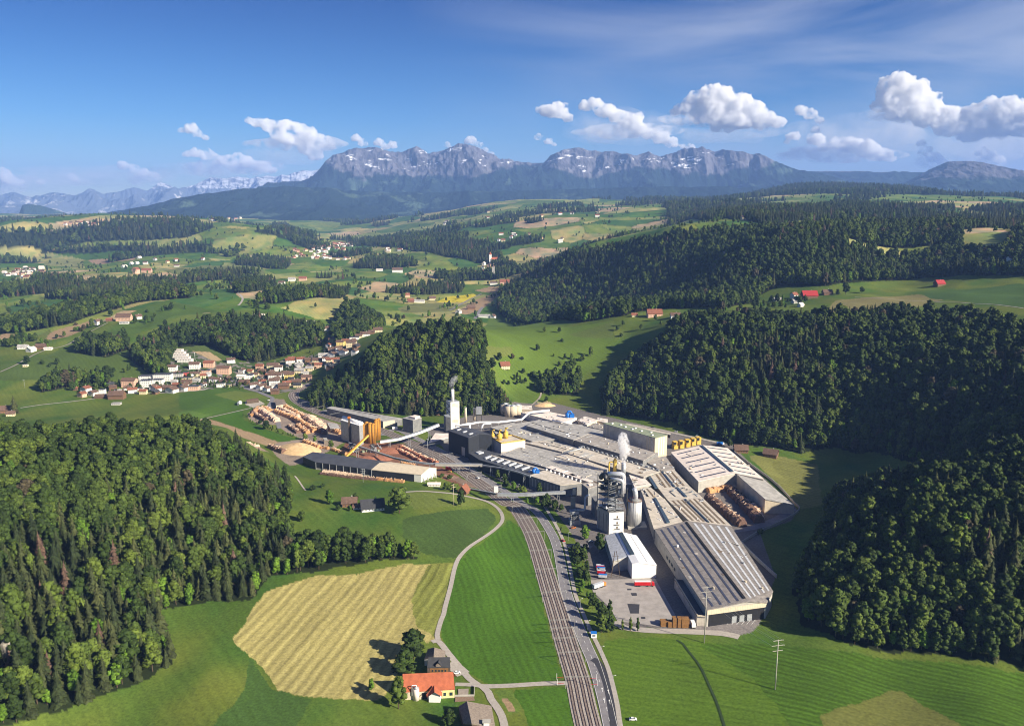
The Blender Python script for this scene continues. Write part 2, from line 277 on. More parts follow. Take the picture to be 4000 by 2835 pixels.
FIELDS = [('D', [(1020,1262),(1085,1210),(1125,1175),(1140,1160),(1170,1190),(1200,1280),(1228,1400),(1262,1522),(1090,1532),(1020,1480),(985,1432),(1000,1350)], GA, 14, 5, .26),
 ('D', [(1150,1542),(1272,1535),(1290,1640),(1190,1640)], GA, 20, 5, .2),
 ('D', [(1108,1545),(1150,1540),(1165,1585),(1140,1600),(1115,1570)], (.11,.17,.03), None, 0, 0), ('D', [(1118,1560),(1138,1558),(1150,1590),(1135,1592)], SOIL, None, 0, 0),
 ('D', [(1345,1432),(1450,1425),(1700,1445),(1760,1600),(1770,1660),(1400,1660)], GB, 70, 5, .22),
 ('D', [(1560,1440),(1700,1440),(1850,1455),(2100,1480),(2320,1510),(2320,1660),(1800,1660),(1690,1520)], (.056,.112,.011), 58, 4.6, .5),
 ('D', [(1832,1601),(2010,1540),(2185,1645),(1860,1660)], (.13,.14,.035), 58, 4, .15),
 ('D', [(518,1440),(530,1415),(548,1395),(562,1358),(600,1322),(680,1296),(720,1285),(800,1285),(900,1262),(1020,1258),(1002,1300),(988,1370),(978,1430),(955,1440),(930,1410),(905,1440),(890,1500),(870,1545),(840,1566),(760,1565),(700,1558),(620,1545),(590,1500),(555,1462)], TAN, -12, 7, .5),
 ('D', [(1020,1258),(1002,1300),(988,1370),(978,1430),(930,1400),(920,1340),(940,1300),(960,1262)], (.20,.215,.05), -12, 7, .7),
 ('D', [(560,1470),(600,1540),(700,1562),(640,1660),(440,1660),(540,1560)], GC, None, 0, 0),
 ('D', [(905,1102),(960,1095),(1060,1110),(1095,1130),(1000,1132),(930,1140),(905,1120)], (.13,.165,.035), None, 0, 0),
 ('D', [(900,1160),(1090,1135),(1110,1160),(1080,1200),(1020,1250),(950,1240),(900,1200)], (.055,.095,.022), None, 0, 0),
 ('D', [(1672,1020),(1720,1015),(1790,1030),(1830,1040),(1840,1130),(1790,1140),(1740,1080)], (.17,.175,.05), 45, 5, .3),
 ('D', [(1850,692),(1870,672),(2050,658),(2120,668),(2040,690),(1870,705)], (.20,.18,.07), None, 0, 0), ('D', [(2060,655),(2300,632),(2300,690),(2200,680),(2080,668)], (.06,.112,.025), 20, 6, .15),
 ('D', [(975,677),(1000,664),(1062,657),(1065,664),(1040,676)], YEL, None, 0, 0), ('D', [(890,690),(920,680),(975,678),(1050,680),(1010,697),(900,700)], (.16,.17,.06), None, 0, 0),
 ('D', [(1020,700),(1060,672),(1112,655),(1120,660),(1080,690),(1045,704)], SOIL, None, 0, 0), ('D', [(1060,650),(1100,640),(1130,645),(1120,655)], SOIL, None, 0, 0),
 ('A', [(190,545),(330,530),(1135,795),(980,835)], (.33,.235,.14), 30, 5, .12), ('A', [(340,525),(700,445),(720,540),(880,600),(1080,690),(1380,770),(1130,790)], GA, 30, 6, .1),
 ('A', [(0,245),(640,170),(900,280),(780,400),(180,520),(0,420)], (.058,.112,.016), -30, 8, .12), ('A', [(380,262),(640,215),(960,270),(700,350)], (.12,.16,.03), None, 0, 0),
 ('A', [(0,440),(380,490),(180,535),(0,500)], (.08,.14,.025), None, 0, 0), ('J', [(1040,460),(1220,462),(1480,540),(1420,590),(1040,600)], (.09,.13,.035), None, 0, 0),
 ('J', [(1215,528),(1340,530),(1420,585),(1380,590),(1230,580)], (.42,.31,.18), None, 0, 0), ('J', [(280,460),(330,400),(620,320),(600,345),(450,430)], SOIL, 40, 8, .1), ('J', [(0,415),(120,415),(60,450),(0,460)], SOIL, None, 0, 0),
 ('J', [(480,440),(830,500),(980,660),(880,690),(500,700),(0,720),(0,610),(140,600),(300,560)], (.08,.122,.024), None, 0, 0), ('J', [(850,275),(1050,205),(1390,270),(1100,300),(1000,380),(800,440),(700,410)], (.07,.118,.02), None, 0, 0),
 ('J', [(150,460),(330,380),(290,460),(200,480)], (.12,.15,.035), None, 0, 0), ('M', [(275,1020),(330,990),(520,1000),(540,1050),(290,1045)], (.22,.23,.08), None, 0, 0), ('M', [(310,960),(640,915),(900,915),(970,945),(700,1010),(480,990)], GA, None, 0, 0),
 ('M', [(560,1010),(700,1000),(870,990),(860,1010),(600,1035)], (.34,.23,.14), None, 0, 0), ('M', [(400,805),(640,780),(650,805),(420,815)], (.22,.22,.09), None, 0, 0), ('M', [(1400,800),(1480,790),(1600,800),(1560,812)], (.34,.30,.09), None, 0, 0),
 ('M', [(1030,1075),(1300,1040),(1650,1050),(1700,1100),(1450,1120),(1200,1110)], (.14,.16,.05), None, 0, 0), ('K', [(1500,280),(1640,340),(1900,370),(2292,330),(2292,520),(1900,800),(1800,850),(1700,860),(1560,700),(1450,500),(1340,460),(1330,440)], (.095,.148,.022), None, 0, 0),
 ('K', [(1330,470),(1450,490),(1640,500),(1640,540),(1500,600),(1400,600)], (.12,.145,.035), None, 0, 0), ('K', [(1990,420),(2292,330),(2292,440),(2100,440)], (.10,.135,.03), None, 0, 0),
 ('B', [(1660,380),(1700,350),(1830,335),(1950,385),(1850,420),(1700,430)], (.46,.37,.23), None, 0, 0)]
for fr, pts, col, dr, per, st in FIELDS: paint(hp(fr, pts), col, dr, per or 6, st)
# yards: asphalt and trodden earth of the mill
ASPH = (.16, .145, .14)
YARD = [tuple(P('D', a, b)[:2]) for a, b in [(950,960),(1130,905),(1240,902),(1360,932),(1500,965),(1640,995),(1700,1060),(1785,1140),(1770,1165),(1700,1190),(1735,1290),(1700,1390),(1600,1412),(1400,1402),(1330,1330),(1322,1290),(1300,1230),(1270,1180),(1240,1140),(1150,1090),(1010,1020)]]
m = inpoly(XX, YY, YARD); ST[m] = 0; C3[m] = np.array(ASPH) * (.8 + .4 * fbm(XX[m] / 25, YY[m] / 25, 4, 5)[:, None])
for fr, pts, col in [('E',[(1235,1240),(1380,1150),(1560,1000),(1860,1000),(1850,1120),(1800,1230),(1740,1290),(1640,1312),(1400,1290),(1240,1275)],(.21,.19,.185)),('A',[(830,420),(1040,370),(1060,310),(1170,310),(1220,400),(1700,560),(1820,600),(1900,760),(1700,880),(1380,1030),(1240,1060),(1100,960),(1000,840),(1130,790),(1380,760),(1200,680),(1080,600),(900,590),(780,540),(760,480)],(.26,.205,.165)),
 ('A',[(20,620),(220,600),(640,760),(870,830),(1000,900),(880,900),(500,800),(200,700)],(.27,.20,.15)),
 ('R',[(380,640),(950,640),(1260,660),(1700,940),(2000,1100),(2292,1299),(2100,1299),(1760,1150),(1700,1020),(900,920),(300,800)],(.20,.10,.065)), ('R',[(1250,680),(1420,620),(1500,700),(2000,920),(2292,1050),(2292,1200),(1950,1050),(1600,870)],(.13,.115,.11)),
 ('F',[(1380,0),(1500,20),(1700,110),(1900,240),(1990,350),(1960,380),(1870,240),(1700,120),(1560,90)],(.24,.17,.13)), ('A',[(740,340),(900,330),(960,360),(830,410),(740,370)],(.42,.38,.33))]:
    q = [tuple(P(fr, a, b)[:2]) for a, b in pts]; m = inpoly(XX, YY, q); ST[m] = 0; C3[m] = np.array(col) * (.7 + .6 * fbm(XX[m] / 12, YY[m] / 12, 4, 5)[:, None])
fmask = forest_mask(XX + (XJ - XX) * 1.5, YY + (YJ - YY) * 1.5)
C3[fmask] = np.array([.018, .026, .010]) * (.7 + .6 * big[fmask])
hedge = (DD > 2300) & (np.minimum(np.where(far2, edge2, edge), 1) < .02); C3[hedge & ~fmask] *= .55
town = inpoly(XX, YY, hp('T', [(-260,640),(160,680),(600,640),(900,590),(1330,690),(1500,660),(1740,570),(1780,420),(2080,290),(2200,240),(2292,150),(2292,30),(1960,50),(1900,220),(1460,290),(1000,330),(700,330),(400,190),(170,210),(150,420),(-300,520)]))
C3[town & ~fmask] = np.where((fbm(XX / 9, YY / 9, 2, 77) > .55)[town & ~fmask][:, None], np.array([.20, .18, .165]), np.array([.05, .085, .022]))
gm = bpy.data.materials.new('grassland'); gm.use_nodes = True; t = gm.node_tree; b = t.nodes['Principled BSDF']; b.inputs['Roughness'].default_value = .95; b.inputs['Specular IOR Level'].default_value = .1
at = t.nodes.new('ShaderNodeAttribute'); at.attribute_name = 'cover'; ap = t.nodes.new('ShaderNodeAttribute'); ap.attribute_name = 'rows'; as_ = t.nodes.new('ShaderNodeAttribute'); as_.attribute_name = 'rowdepth'
tcn = t.nodes.new('ShaderNodeTexCoord'); n1 = t.nodes.new('ShaderNodeTexNoise'); n1.inputs['Scale'].default_value = .55; n1.inputs['Detail'].default_value = 9; n1.inputs['Roughness'].default_value = .72; t.links.new(tcn.outputs['Object'], n1.inputs['Vector'])
r1 = t.nodes.new('ShaderNodeMapRange'); r1.inputs[1].default_value = .3; r1.inputs[2].default_value = .7; r1.inputs[3].default_value = .62; r1.inputs[4].default_value = 1.36; t.links.new(n1.outputs['Fac'], r1.inputs[0])
def mth(t, op, a, b_=None):
    q = t.nodes.new('ShaderNodeMath'); q.operation = op
    for i, v in ((0, a), (1, b_)):
        if v is None: continue
        if isinstance(v, (int, float)): q.inputs[i].default_value = v
        else: t.links.new(v, q.inputs[i])
    return q.outputs[0]
n2 = t.nodes.new('ShaderNodeTexNoise'); n2.inputs['Scale'].default_value = .05; t.links.new(tcn.outputs['Object'], n2.inputs['Vector'])
ph = mth(t, 'ADD', ap.outputs['Fac'], mth(t, 'MULTIPLY', n2.outputs['Fac'], .5))
sn = mth(t, 'SINE', mth(t, 'MULTIPLY', ph, 6.283)); al = t.nodes.new('ShaderNodeAttribute'); al.attribute_name = 'along'; cx = t.nodes.new('ShaderNodeCombineXYZ'); t.links.new(mth(t, 'MULTIPLY', ph, 1.5), cx.inputs[0]); t.links.new(mth(t, 'MULTIPLY', al.outputs['Fac'], .07), cx.inputs[1])
n5 = t.nodes.new('ShaderNodeTexNoise'); n5.inputs['Scale'].default_value = 1; n5.inputs['Detail'].default_value = 6; n5.inputs['Roughness'].default_value = .7; t.links.new(cx.outputs[0], n5.inputs['Vector'])
sm = mth(t, 'ADD', 1, mth(t, 'MULTIPLY', as_.outputs['Fac'], mth(t, 'ADD', mth(t, 'MULTIPLY', sn, .34), mth(t, 'MULTIPLY', mth(t, 'SUBTRACT', n5.outputs['Fac'], .5), 3.0))))
fac = mth(t, 'MULTIPLY', r1.outputs[0], sm)
vs = t.nodes.new('ShaderNodeVectorMath'); vs.operation = 'SCALE'; t.links.new(at.outputs['Color'], vs.inputs[0]); t.links.new(fac, vs.inputs['Scale']); t.links.new(vs.outputs[0], b.inputs['Base Color'])
bp = t.nodes.new('ShaderNodeBump'); bp.inputs['Distance'].default_value = .22; bp.inputs['Strength'].default_value = .6; t.links.new(n1.outputs['Fac'], bp.inputs['Height']); t.links.new(bp.outputs[0], b.inputs['Normal'])
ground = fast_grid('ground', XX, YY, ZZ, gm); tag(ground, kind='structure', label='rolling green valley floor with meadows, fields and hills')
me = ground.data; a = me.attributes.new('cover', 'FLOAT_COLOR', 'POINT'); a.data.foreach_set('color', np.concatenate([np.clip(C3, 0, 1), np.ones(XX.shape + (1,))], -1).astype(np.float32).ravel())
a = me.attributes.new('rows', 'FLOAT', 'POINT'); a.data.foreach_set('value', PH.astype(np.float32).ravel())
a = me.attributes.new('along', 'FLOAT', 'POINT'); a.data.foreach_set('value', AL.astype(np.float32).ravel())
a = me.attributes.new('rowdepth', 'FLOAT', 'POINT'); a.data.foreach_set('value', ST.astype(np.float32).ravel())
# ------------------------------------------------------------------ mountains
def mountain(name, sky_pts, R, depth, z0, amp, m, cliff=900, seed=0, ncol=900, nrow=200, label=''):
    pts = []
    for x, y in sky_pts:
        r = ray('D', x, y); pts.append((math.atan2(r.x, r.y), HC + r.z / math.hypot(r.x, r.y) * R))
    pts = np.array(sorted(pts)); az = np.linspace(pts[0, 0], pts[-1, 0], ncol); crest = np.interp(az, pts[:, 0], pts[:, 1])
    crest = crest + (fbm(az * 75, az * 0 + seed, 6, seed, True) - .70) * amp * .17
    tt = np.concatenate([np.linspace(0, 1, nrow), [1.03, 1.15]]); A, T_ = np.meshgrid(az, tt, indexing='ij')
    cr_ = np.broadcast_to(crest[:, None], A.shape); Rr = R - depth * (1 - T_); X = Rr * np.sin(A); Y = Rr * np.cos(A)
    ft = np.minimum(z0 + (cr_ - z0) * .86, cliff + 130 * (fbm(A * 25, A * 0, 2, seed + 2) - .5)); warp = .20 * (fbm(A * 11 + T_ * .5, T_ * 2.2 + 3, 4, seed + 4, True) - .6)
    foot = np.clip(T_ / (.84 + warp * .6), 0, 1) ** 1.2; cl = np.clip((T_ - .66 - warp) / .25, 0, 1) ** .8
    Z = z0 + (ft - z0) * foot + (cr_ - ft) * cl; Z = np.where(T_ > 1, cr_ - (T_ - 1) * 1500, Z)
    k = np.sin(np.clip(T_, 0, 1) * math.pi) ** .6
    Z = Z + (fbm(X / 1500, Y / 2600, 5, seed + 7, True) - .62) * amp * 2.0 * k + (fbm(X / 330, Y / 900, 4, seed + 9, True) - .62) * amp * .26 * np.clip(k + .12 * (T_ > .7), 0, 1)
    Z = Z + (fbm(X / 620 + Z / 900, Rr / 620, 6, seed + 15, True) - .62) * amp * .75 * np.clip((T_ - .45) / .2, 0, 1) * np.clip((1.0 - T_) / .06, 0, 1)
    Z = np.minimum(Z, np.where(T_ < 1, cr_ + 5, 1e9)); Z[:, 0] = z0 - 150
    o = fast_grid(name, X, Y, Z, m); a = o.data.attributes.new('rise', 'FLOAT', 'POINT'); a.data.foreach_set('value', (Z + np.clip((cr_ - 1190) * 1.0, -300, 160) * (cliff == 860)).astype(np.float32).ravel())
    tag(o, kind='structure', label=label); return o
def mountmat(name, rock, forest, snow, tree=985, snw=(.72, .73, .77), sn0=1080):
    m = bpy.data.materials.new(name); m.use_nodes = True; t = m.node_tree; b = t.nodes['Principled BSDF']; b.inputs['Roughness'].default_value = .95; b.inputs['Specular IOR Level'].default_value = 0
    at = t.nodes.new('ShaderNodeAttribute'); at.attribute_name = 'rise'; tc = t.nodes.new('ShaderNodeTexCoord')
    n1 = t.nodes.new('ShaderNodeTexNoise'); n1.inputs['Scale'].default_value = .0016; n1.inputs['Detail'].default_value = 10; n1.inputs['Roughness'].default_value = .65; t.links.new(tc.outputs['Object'], n1.inputs['Vector'])
    mp = t.nodes.new('ShaderNodeMapping'); mp.inputs['Scale'].default_value = (.009, .004, .0042); mp.inputs['Rotation'].default_value = (0, .35, 0); t.links.new(tc.outputs['Object'], mp.inputs[0])
    n3 = t.nodes.new('ShaderNodeTexNoise'); n3.inputs['Scale'].default_value = 1; n3.inputs['Detail'].default_value = 8; t.links.new(mp.outputs[0], n3.inputs['Vector'])
    e = mth(t, 'ADD', at.outputs['Fac'], mth(t, 'MULTIPLY', mth(t, 'SUBTRACT', n1.outputs['Fac'], .5), 620))
    r = t.nodes.new('ShaderNodeMapRange'); r.inputs[1].default_value = tree - 25; r.inputs[2].default_value = tree + 30; t.links.new(e, r.inputs[0])
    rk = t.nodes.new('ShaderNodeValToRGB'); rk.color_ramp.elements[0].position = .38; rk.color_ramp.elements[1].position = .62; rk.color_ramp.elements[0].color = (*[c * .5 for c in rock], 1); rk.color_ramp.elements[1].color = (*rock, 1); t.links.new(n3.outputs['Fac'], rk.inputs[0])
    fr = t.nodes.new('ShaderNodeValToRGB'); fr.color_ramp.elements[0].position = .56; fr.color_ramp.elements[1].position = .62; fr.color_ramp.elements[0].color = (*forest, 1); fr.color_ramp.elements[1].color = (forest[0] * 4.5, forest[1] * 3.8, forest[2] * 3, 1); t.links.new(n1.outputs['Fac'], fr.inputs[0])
    mx = t.nodes.new('ShaderNodeMixRGB'); t.links.new(r.outputs[0], mx.inputs[0]); t.links.new(fr.outputs[0], mx.inputs[1]); t.links.new(rk.outputs[0], mx.inputs[2])
    n4 = t.nodes.new('ShaderNodeTexNoise'); n4.inputs['Scale'].default_value = .0032; n4.inputs['Detail'].default_value = 6; n4.inputs['Roughness'].default_value = .7; mp2 = t.nodes.new('ShaderNodeMapping'); mp2.inputs['Scale'].default_value = (1, 1, 3); mp2.inputs['Location'].default_value = (777, 0, 0)
    t.links.new(tc.outputs['Object'], mp2.inputs[0]); t.links.new(mp2.outputs[0], n4.inputs['Vector'])
    sn = mth(t, 'MULTIPLY', mth(t, 'GREATER_THAN', n4.outputs['Fac'], snow), mth(t, 'GREATER_THAN', e, sn0)); mx2 = t.nodes.new('ShaderNodeMixRGB'); mx2.inputs[2].default_value = (*snw, 1)
    t.links.new(sn, mx2.inputs[0]); t.links.new(mx.outputs[0], mx2.inputs[1]); t.links.new(mx2.outputs[0], b.inputs['Base Color'])
    bp = t.nodes.new('ShaderNodeBump'); bp.inputs['Distance'].default_value = 60; t.links.new(n3.outputs['Fac'], bp.inputs['Height']); t.links.new(bp.outputs[0], b.inputs['Normal'])
    return m
mr_ = mountmat('mountain_rock', (.155, .15, .175), (.014, .026, .024), .605); ma_ = mountmat('haze_faded_snow', (.24, .25, .30), (.12, .14, .17), .47, 900, (.5, .52, .57), 900)  # snowy chain: fading by distant haze put into its low contrast colours
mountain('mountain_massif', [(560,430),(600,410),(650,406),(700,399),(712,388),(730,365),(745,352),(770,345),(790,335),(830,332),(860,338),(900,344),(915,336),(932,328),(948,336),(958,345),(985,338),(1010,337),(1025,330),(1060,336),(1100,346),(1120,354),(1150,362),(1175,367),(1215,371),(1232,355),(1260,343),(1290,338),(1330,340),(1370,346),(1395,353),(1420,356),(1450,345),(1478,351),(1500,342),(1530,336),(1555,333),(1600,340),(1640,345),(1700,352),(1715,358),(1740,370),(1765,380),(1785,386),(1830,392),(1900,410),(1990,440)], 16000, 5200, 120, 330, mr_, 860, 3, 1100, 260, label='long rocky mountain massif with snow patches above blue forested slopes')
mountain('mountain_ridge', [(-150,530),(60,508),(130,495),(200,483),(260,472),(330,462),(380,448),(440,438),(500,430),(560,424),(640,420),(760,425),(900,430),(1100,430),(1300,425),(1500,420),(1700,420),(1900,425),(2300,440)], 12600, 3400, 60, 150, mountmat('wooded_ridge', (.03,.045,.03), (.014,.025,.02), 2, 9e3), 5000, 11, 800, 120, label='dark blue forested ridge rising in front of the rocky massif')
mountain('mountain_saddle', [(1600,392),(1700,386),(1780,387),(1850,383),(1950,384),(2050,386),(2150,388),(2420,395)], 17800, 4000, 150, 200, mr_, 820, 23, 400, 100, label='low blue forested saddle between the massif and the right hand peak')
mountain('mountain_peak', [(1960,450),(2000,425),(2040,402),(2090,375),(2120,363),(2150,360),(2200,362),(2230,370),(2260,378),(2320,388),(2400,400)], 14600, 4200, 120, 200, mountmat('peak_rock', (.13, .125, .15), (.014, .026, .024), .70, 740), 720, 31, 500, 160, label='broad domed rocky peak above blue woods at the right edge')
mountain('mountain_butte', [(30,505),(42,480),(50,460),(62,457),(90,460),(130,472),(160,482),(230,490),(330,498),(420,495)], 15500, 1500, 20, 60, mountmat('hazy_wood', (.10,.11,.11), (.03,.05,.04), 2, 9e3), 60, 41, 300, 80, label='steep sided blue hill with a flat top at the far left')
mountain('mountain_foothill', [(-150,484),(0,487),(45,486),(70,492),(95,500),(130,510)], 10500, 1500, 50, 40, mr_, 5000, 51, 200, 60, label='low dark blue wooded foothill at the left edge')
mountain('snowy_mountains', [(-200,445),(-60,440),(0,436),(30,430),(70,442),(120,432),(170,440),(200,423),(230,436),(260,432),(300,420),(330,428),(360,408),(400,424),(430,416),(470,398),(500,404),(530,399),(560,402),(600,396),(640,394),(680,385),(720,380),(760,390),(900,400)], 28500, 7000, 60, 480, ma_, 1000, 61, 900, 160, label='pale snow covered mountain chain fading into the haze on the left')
# ------------------------------------------------------------------ trees
def leafmat(name, dark, mid, light, dead=None):
    m = bpy.data.materials.new(name); m.use_nodes = True; t = m.node_tree; b = t.nodes['Principled BSDF']; b.inputs['Roughness'].default_value = .75; b.inputs['Specular IOR Level'].default_value = .15
    oi = t.nodes.new('ShaderNodeObjectInfo'); g = t.nodes.new('ShaderNodeNewGeometry'); n = t.nodes.new('ShaderNodeTexNoise'); n.inputs['Scale'].default_value = .006; n.inputs['Detail'].default_value = 3; t.links.new(oi.outputs['Location'], n.inputs['Vector'])
    s = mth(t, 'ADD', mth(t, 'MULTIPLY', oi.outputs['Random'], .72), mth(t, 'MULTIPLY', mth(t, 'SUBTRACT', n.outputs['Fac'], .5), 1.1)); s = mth(t, 'ADD', s, .14)
    r = t.nodes.new('ShaderNodeValToRGB'); e = r.color_ramp.elements; e[0].position = .1; e[0].color = (*dark, 1); e[1].position = .95; e[1].color = (*light, 1); q = e.new(.5); q.color = (*mid, 1)
    t.links.new(s, r.inputs[0]); col = r.outputs[0]
    if dead:
        w_ = t.nodes.new('ShaderNodeTexWhiteNoise'); w_.noise_dimensions = '1D'; t.links.new(mth(t, 'MULTIPLY', oi.outputs['Random'], 977), w_.inputs['W'])
        mx = t.nodes.new('ShaderNodeMixRGB'); mx.inputs[2].default_value = (*dead, 1); t.links.new(mth(t, 'GREATER_THAN', w_.outputs[0], .972), mx.inputs[0]); t.links.new(col, mx.inputs[1]); col = mx.outputs[0]
    tc = t.nodes.new('ShaderNodeTexCoord'); n2 = t.nodes.new('ShaderNodeTexNoise'); n2.inputs['Scale'].default_value = .9; n2.inputs['Detail'].default_value = 5; t.links.new(tc.outputs['Object'], n2.inputs['Vector'])
    mr = t.nodes.new('ShaderNodeMapRange'); mr.inputs[1].default_value = .3; mr.inputs[2].default_value = .7; mr.inputs[3].default_value = .5; mr.inputs[4].default_value = 1.5
    t.links.new(mth(t, 'ADD', mth(t, 'MULTIPLY', n2.outputs['Fac'], .7), mth(t, 'MULTIPLY', g.outputs['Random Per Island'], .3)), mr.inputs[0])
    vs = t.nodes.new('ShaderNodeVectorMath'); vs.operation = 'SCALE'; t.links.new(col, vs.inputs[0]); t.links.new(mr.outputs[0], vs.inputs['Scale']); t.links.new(vs.outputs[0], b.inputs['Base Color'])
    return m
M['broad'] = leafmat('broadleaf_foliage', (.019, .034, .007), (.035, .059, .011), (.085, .118, .018), (.06, .05, .028))
M['spruce'] = leafmat('spruce_needles', (.017, .027, .010), (.031, .042, .014), (.060, .068, .022), (.10, .062, .045))
M['brightleaf'] = leafmat('fresh_foliage', (.045, .09, .010), (.065, .125, .012), (.09, .16, .016))
M['bark'] = mat('bark', (.09, .065, .045), .9, .3, 2)
def ico(sub):
    bm = bmesh.new(); bmesh.ops.create_icosphere(bm, subdivisions=sub, radius=1); v = np.array([p.co[:] for p in bm.verts]); f = [[q.index for q in a.verts] for a in bm.faces]; bm.free(); return v, np.array(f)
IV, IF = ico(2); IV3, IF3 = ico(3)
def cards(pts, nrm, size, rng):
    n = len(pts); d = nrm + rng.normal(0, .55, (n, 3)); d /= np.linalg.norm(d, axis=1)[:, None]
    t1 = np.cross(d, rng.normal(0, 1, (n, 3))); t1 /= np.linalg.norm(t1, axis=1)[:, None]; t2 = np.cross(d, t1); s = size * rng.uniform(.6, 1.4, n)[:, None]
    q = np.stack([pts + t1 * s, pts + t2 * s * .8, pts - t1 * s, pts - t2 * s * .8], 1).reshape(-1, 3); f = np.arange(n * 4).reshape(-1, 4); return q, f
def crown_broad(H, Rc, seed, nl=24, base=.18, tall=1.0):
    rng = np.random.default_rng(seed); V = []; Fs = []; off = 0; CP_ = []; CN = []
    for i in range(nl):
        t_ = i / nl; hh = H * (base + .1 + (.80 - base) * t_ ** .9); prof = math.sin(math.pi * min(1, (.18 + .78 * (hh / H))) ) ** .7 * Rc
        a = i * 2.4 + rng.uniform(-.4, .4); rr = prof * rng.uniform(.30, .82) * (0.35 if i == nl - 1 else 1); c = np.array([math.cos(a) * rr, math.sin(a) * rr, hh]); s = Rc * rng.uniform(.24, .43) * (1.15 - .45 * t_)
        v = IV.copy(); nn = 1 + .30 * (fbm(v[:, 0] * 2 + i * 5, v[:, 1] * 2 + v[:, 2] * 2.3, 3, seed) - .5) * 2
        v = v * nn[:, None] * np.array([s, s, s * .86 * tall]) + c; V.append(v); Fs.append(IF + off); off += len(v)
        k = 22; nd = rng.normal(0, 1, (k, 3)); nd[:, 2] += .25; nd /= np.linalg.norm(nd, axis=1)[:, None]; CP_.append(c + nd * np.array([s, s, s * .86 * tall]) * rng.uniform(.93, 1.28, (k, 1))); CN.append(nd)
    v = IV * np.array([Rc * .55, Rc * .55, H * .36]) + np.array([0, 0, H * (base + .4)]); V.append(v); Fs.append(IF + off); off += len(v)
    q, f = cards(np.concatenate(CP_), np.concatenate(CN), Rc * .105, rng)
    faces = [list(x) for a in Fs for x in a.tolist()] + (f + off).tolist(); return np.concatenate(V + [q]), faces
def crown_spruce(H, Rc, seed, whorls=13, base=.08):
    rng = np.random.default_rng(seed); V = []; Fs = []; off = 0
    for i in range(whorls):
        t_ = i / (whorls - 1); z = H * (base + (.93 - base) * t_); r = Rc * (1 - t_) ** .68 * rng.uniform(.8, 1.12) + .35; nb = int(11 - 5 * t_); a0 = rng.uniform(0, 6)
        for k in range(nb):
            a = a0 + k * 2 * math.pi / nb + rng.uniform(-.15, .15); L = r * rng.uniform(.6, 1.25); wd = L * .40; dx, dy = math.cos(a), math.sin(a); drop = L * .42 + .2
            p = [(0, 0, z + H * .055), (dx * L * .6 - dy * wd, dy * L * .6 + dx * wd, z - drop * .45), (dx * L, dy * L, z - drop), (dx * L * .6 + dy * wd, dy * L * .6 - dx * wd, z - drop * .45), (dx * L * .62, dy * L * .62, z - drop * .1)]
            V += p; Fs += [[off, off + 1, off + 4], [off + 1, off + 2, off + 4], [off + 4, off + 2, off + 3], [off, off + 4, off + 3]]; off += 5
    top = H; V += [(.22, 0, H * .9), (-.11, .2, H * .9), (-.11, -.2, H * .9), (0, 0, top)]; Fs += [[off, off + 1, off + 3], [off + 1, off + 2, off + 3], [off + 2, off, off + 3]]; off += 4
    n = 9; 
    for lv in range(6):   # inner needles mass keeps the crown from reading hollow
        t_ = lv / 5; r = (Rc * .45) * (1 - t_) + .15; z = H * (base + (.9 - base) * t_)
        for k in range(n): a = k * 2 * math.pi / n; V.append((math.cos(a) * r, math.sin(a) * r, z))
    for lv in range(5):
        for k in range(n): a = off + lv * n + k; b_ = off + lv * n + (k + 1) % n; Fs.append([a, b_, b_ + n, a + n])
    return np.array(V), Fs
def trunk_geo(H, r):
    V = []; Fs = []; n = 7
    for lv, (z, s, o_) in enumerate(((-1.5, 1.25, 0), (H * .12, 1, .1), (H * .4, .7, .25), (H * .7, .35, .1))):
        for k in range(n): a = k * 2 * math.pi / n; V.append((math.cos(a) * r * s + o_, math.sin(a) * r * s, z))
    for lv in range(3):
        for k in range(n): Fs.append([lv * n + k, lv * n + (k + 1) % n, (lv + 1) * n + (k + 1) % n, (lv + 1) * n + k])
    for a, z in ((.5, .3), (2.6, .36), (4.4, .42)):
        o_ = len(V); L = H * .16; V += [(0, -.12, H * z), (0, .12, H * z), (0, 0, H * z + .3), (math.cos(a) * L, math.sin(a) * L, H * z + L)]; Fs += [[o_, o_ + 1, o_ + 3], [o_ + 1, o_ + 2, o_ + 3], [o_ + 2, o_, o_ + 3]]
    return V, Fs
PROTO = []
def proto(kind, geo, m, H, smooth=False):
    v, f = geo; me = bpy.data.meshes.new(kind + '_crown'); me.from_pydata(v.tolist(), [], f); me.update(); me.materials.append(M[m])
    if smooth: me.polygons.foreach_set('use_smooth', [len(p.vertices) == 3 for p in me.polygons])
    tv, tf = trunk_geo(H, .32); tm = bpy.data.meshes.new(kind + '_trunk'); tm.from_pydata(tv, [], tf); tm.update(); tm.materials.append(M['bark']); PROTO.append([kind, me, tm, H, None, None])
for i in range(3): proto('broadleaf_tree', crown_broad(21 + 2 * i, 6.2 + .5 * i, 10 + i), 'broad', 22, True)
for i in range(3): proto('spruce_tree', crown_spruce(23 + 2 * i, 4.6 + .4 * i, 20 + i), 'spruce', 25)
proto('broadleaf_tree', crown_broad(19, 5.2, 33, 20, .12, 1.15), 'brightleaf', 19, True)
proto('broadleaf_tree', crown_broad(24, 4.6, 35, 20, .15, 1.3), 'broad', 24, True)
proto('poplar_tree', crown_broad(12, 1.5, 41, 12, .05, 2.0), 'broad', 12, True)
proto('bush', crown_broad(4.5, 3.4, 44, 10, .0), 'broad', 4, True)
TREES = []   # (x, y, z, scale, rot, variant, place)
def add_tree(p, var, s, place=None, label=None): TREES.append((p[0], p[1], p[2] if len(p) > 2 else float(gz(p[0], p[1])), s, random.uniform(0, 6.28), var, place, label))
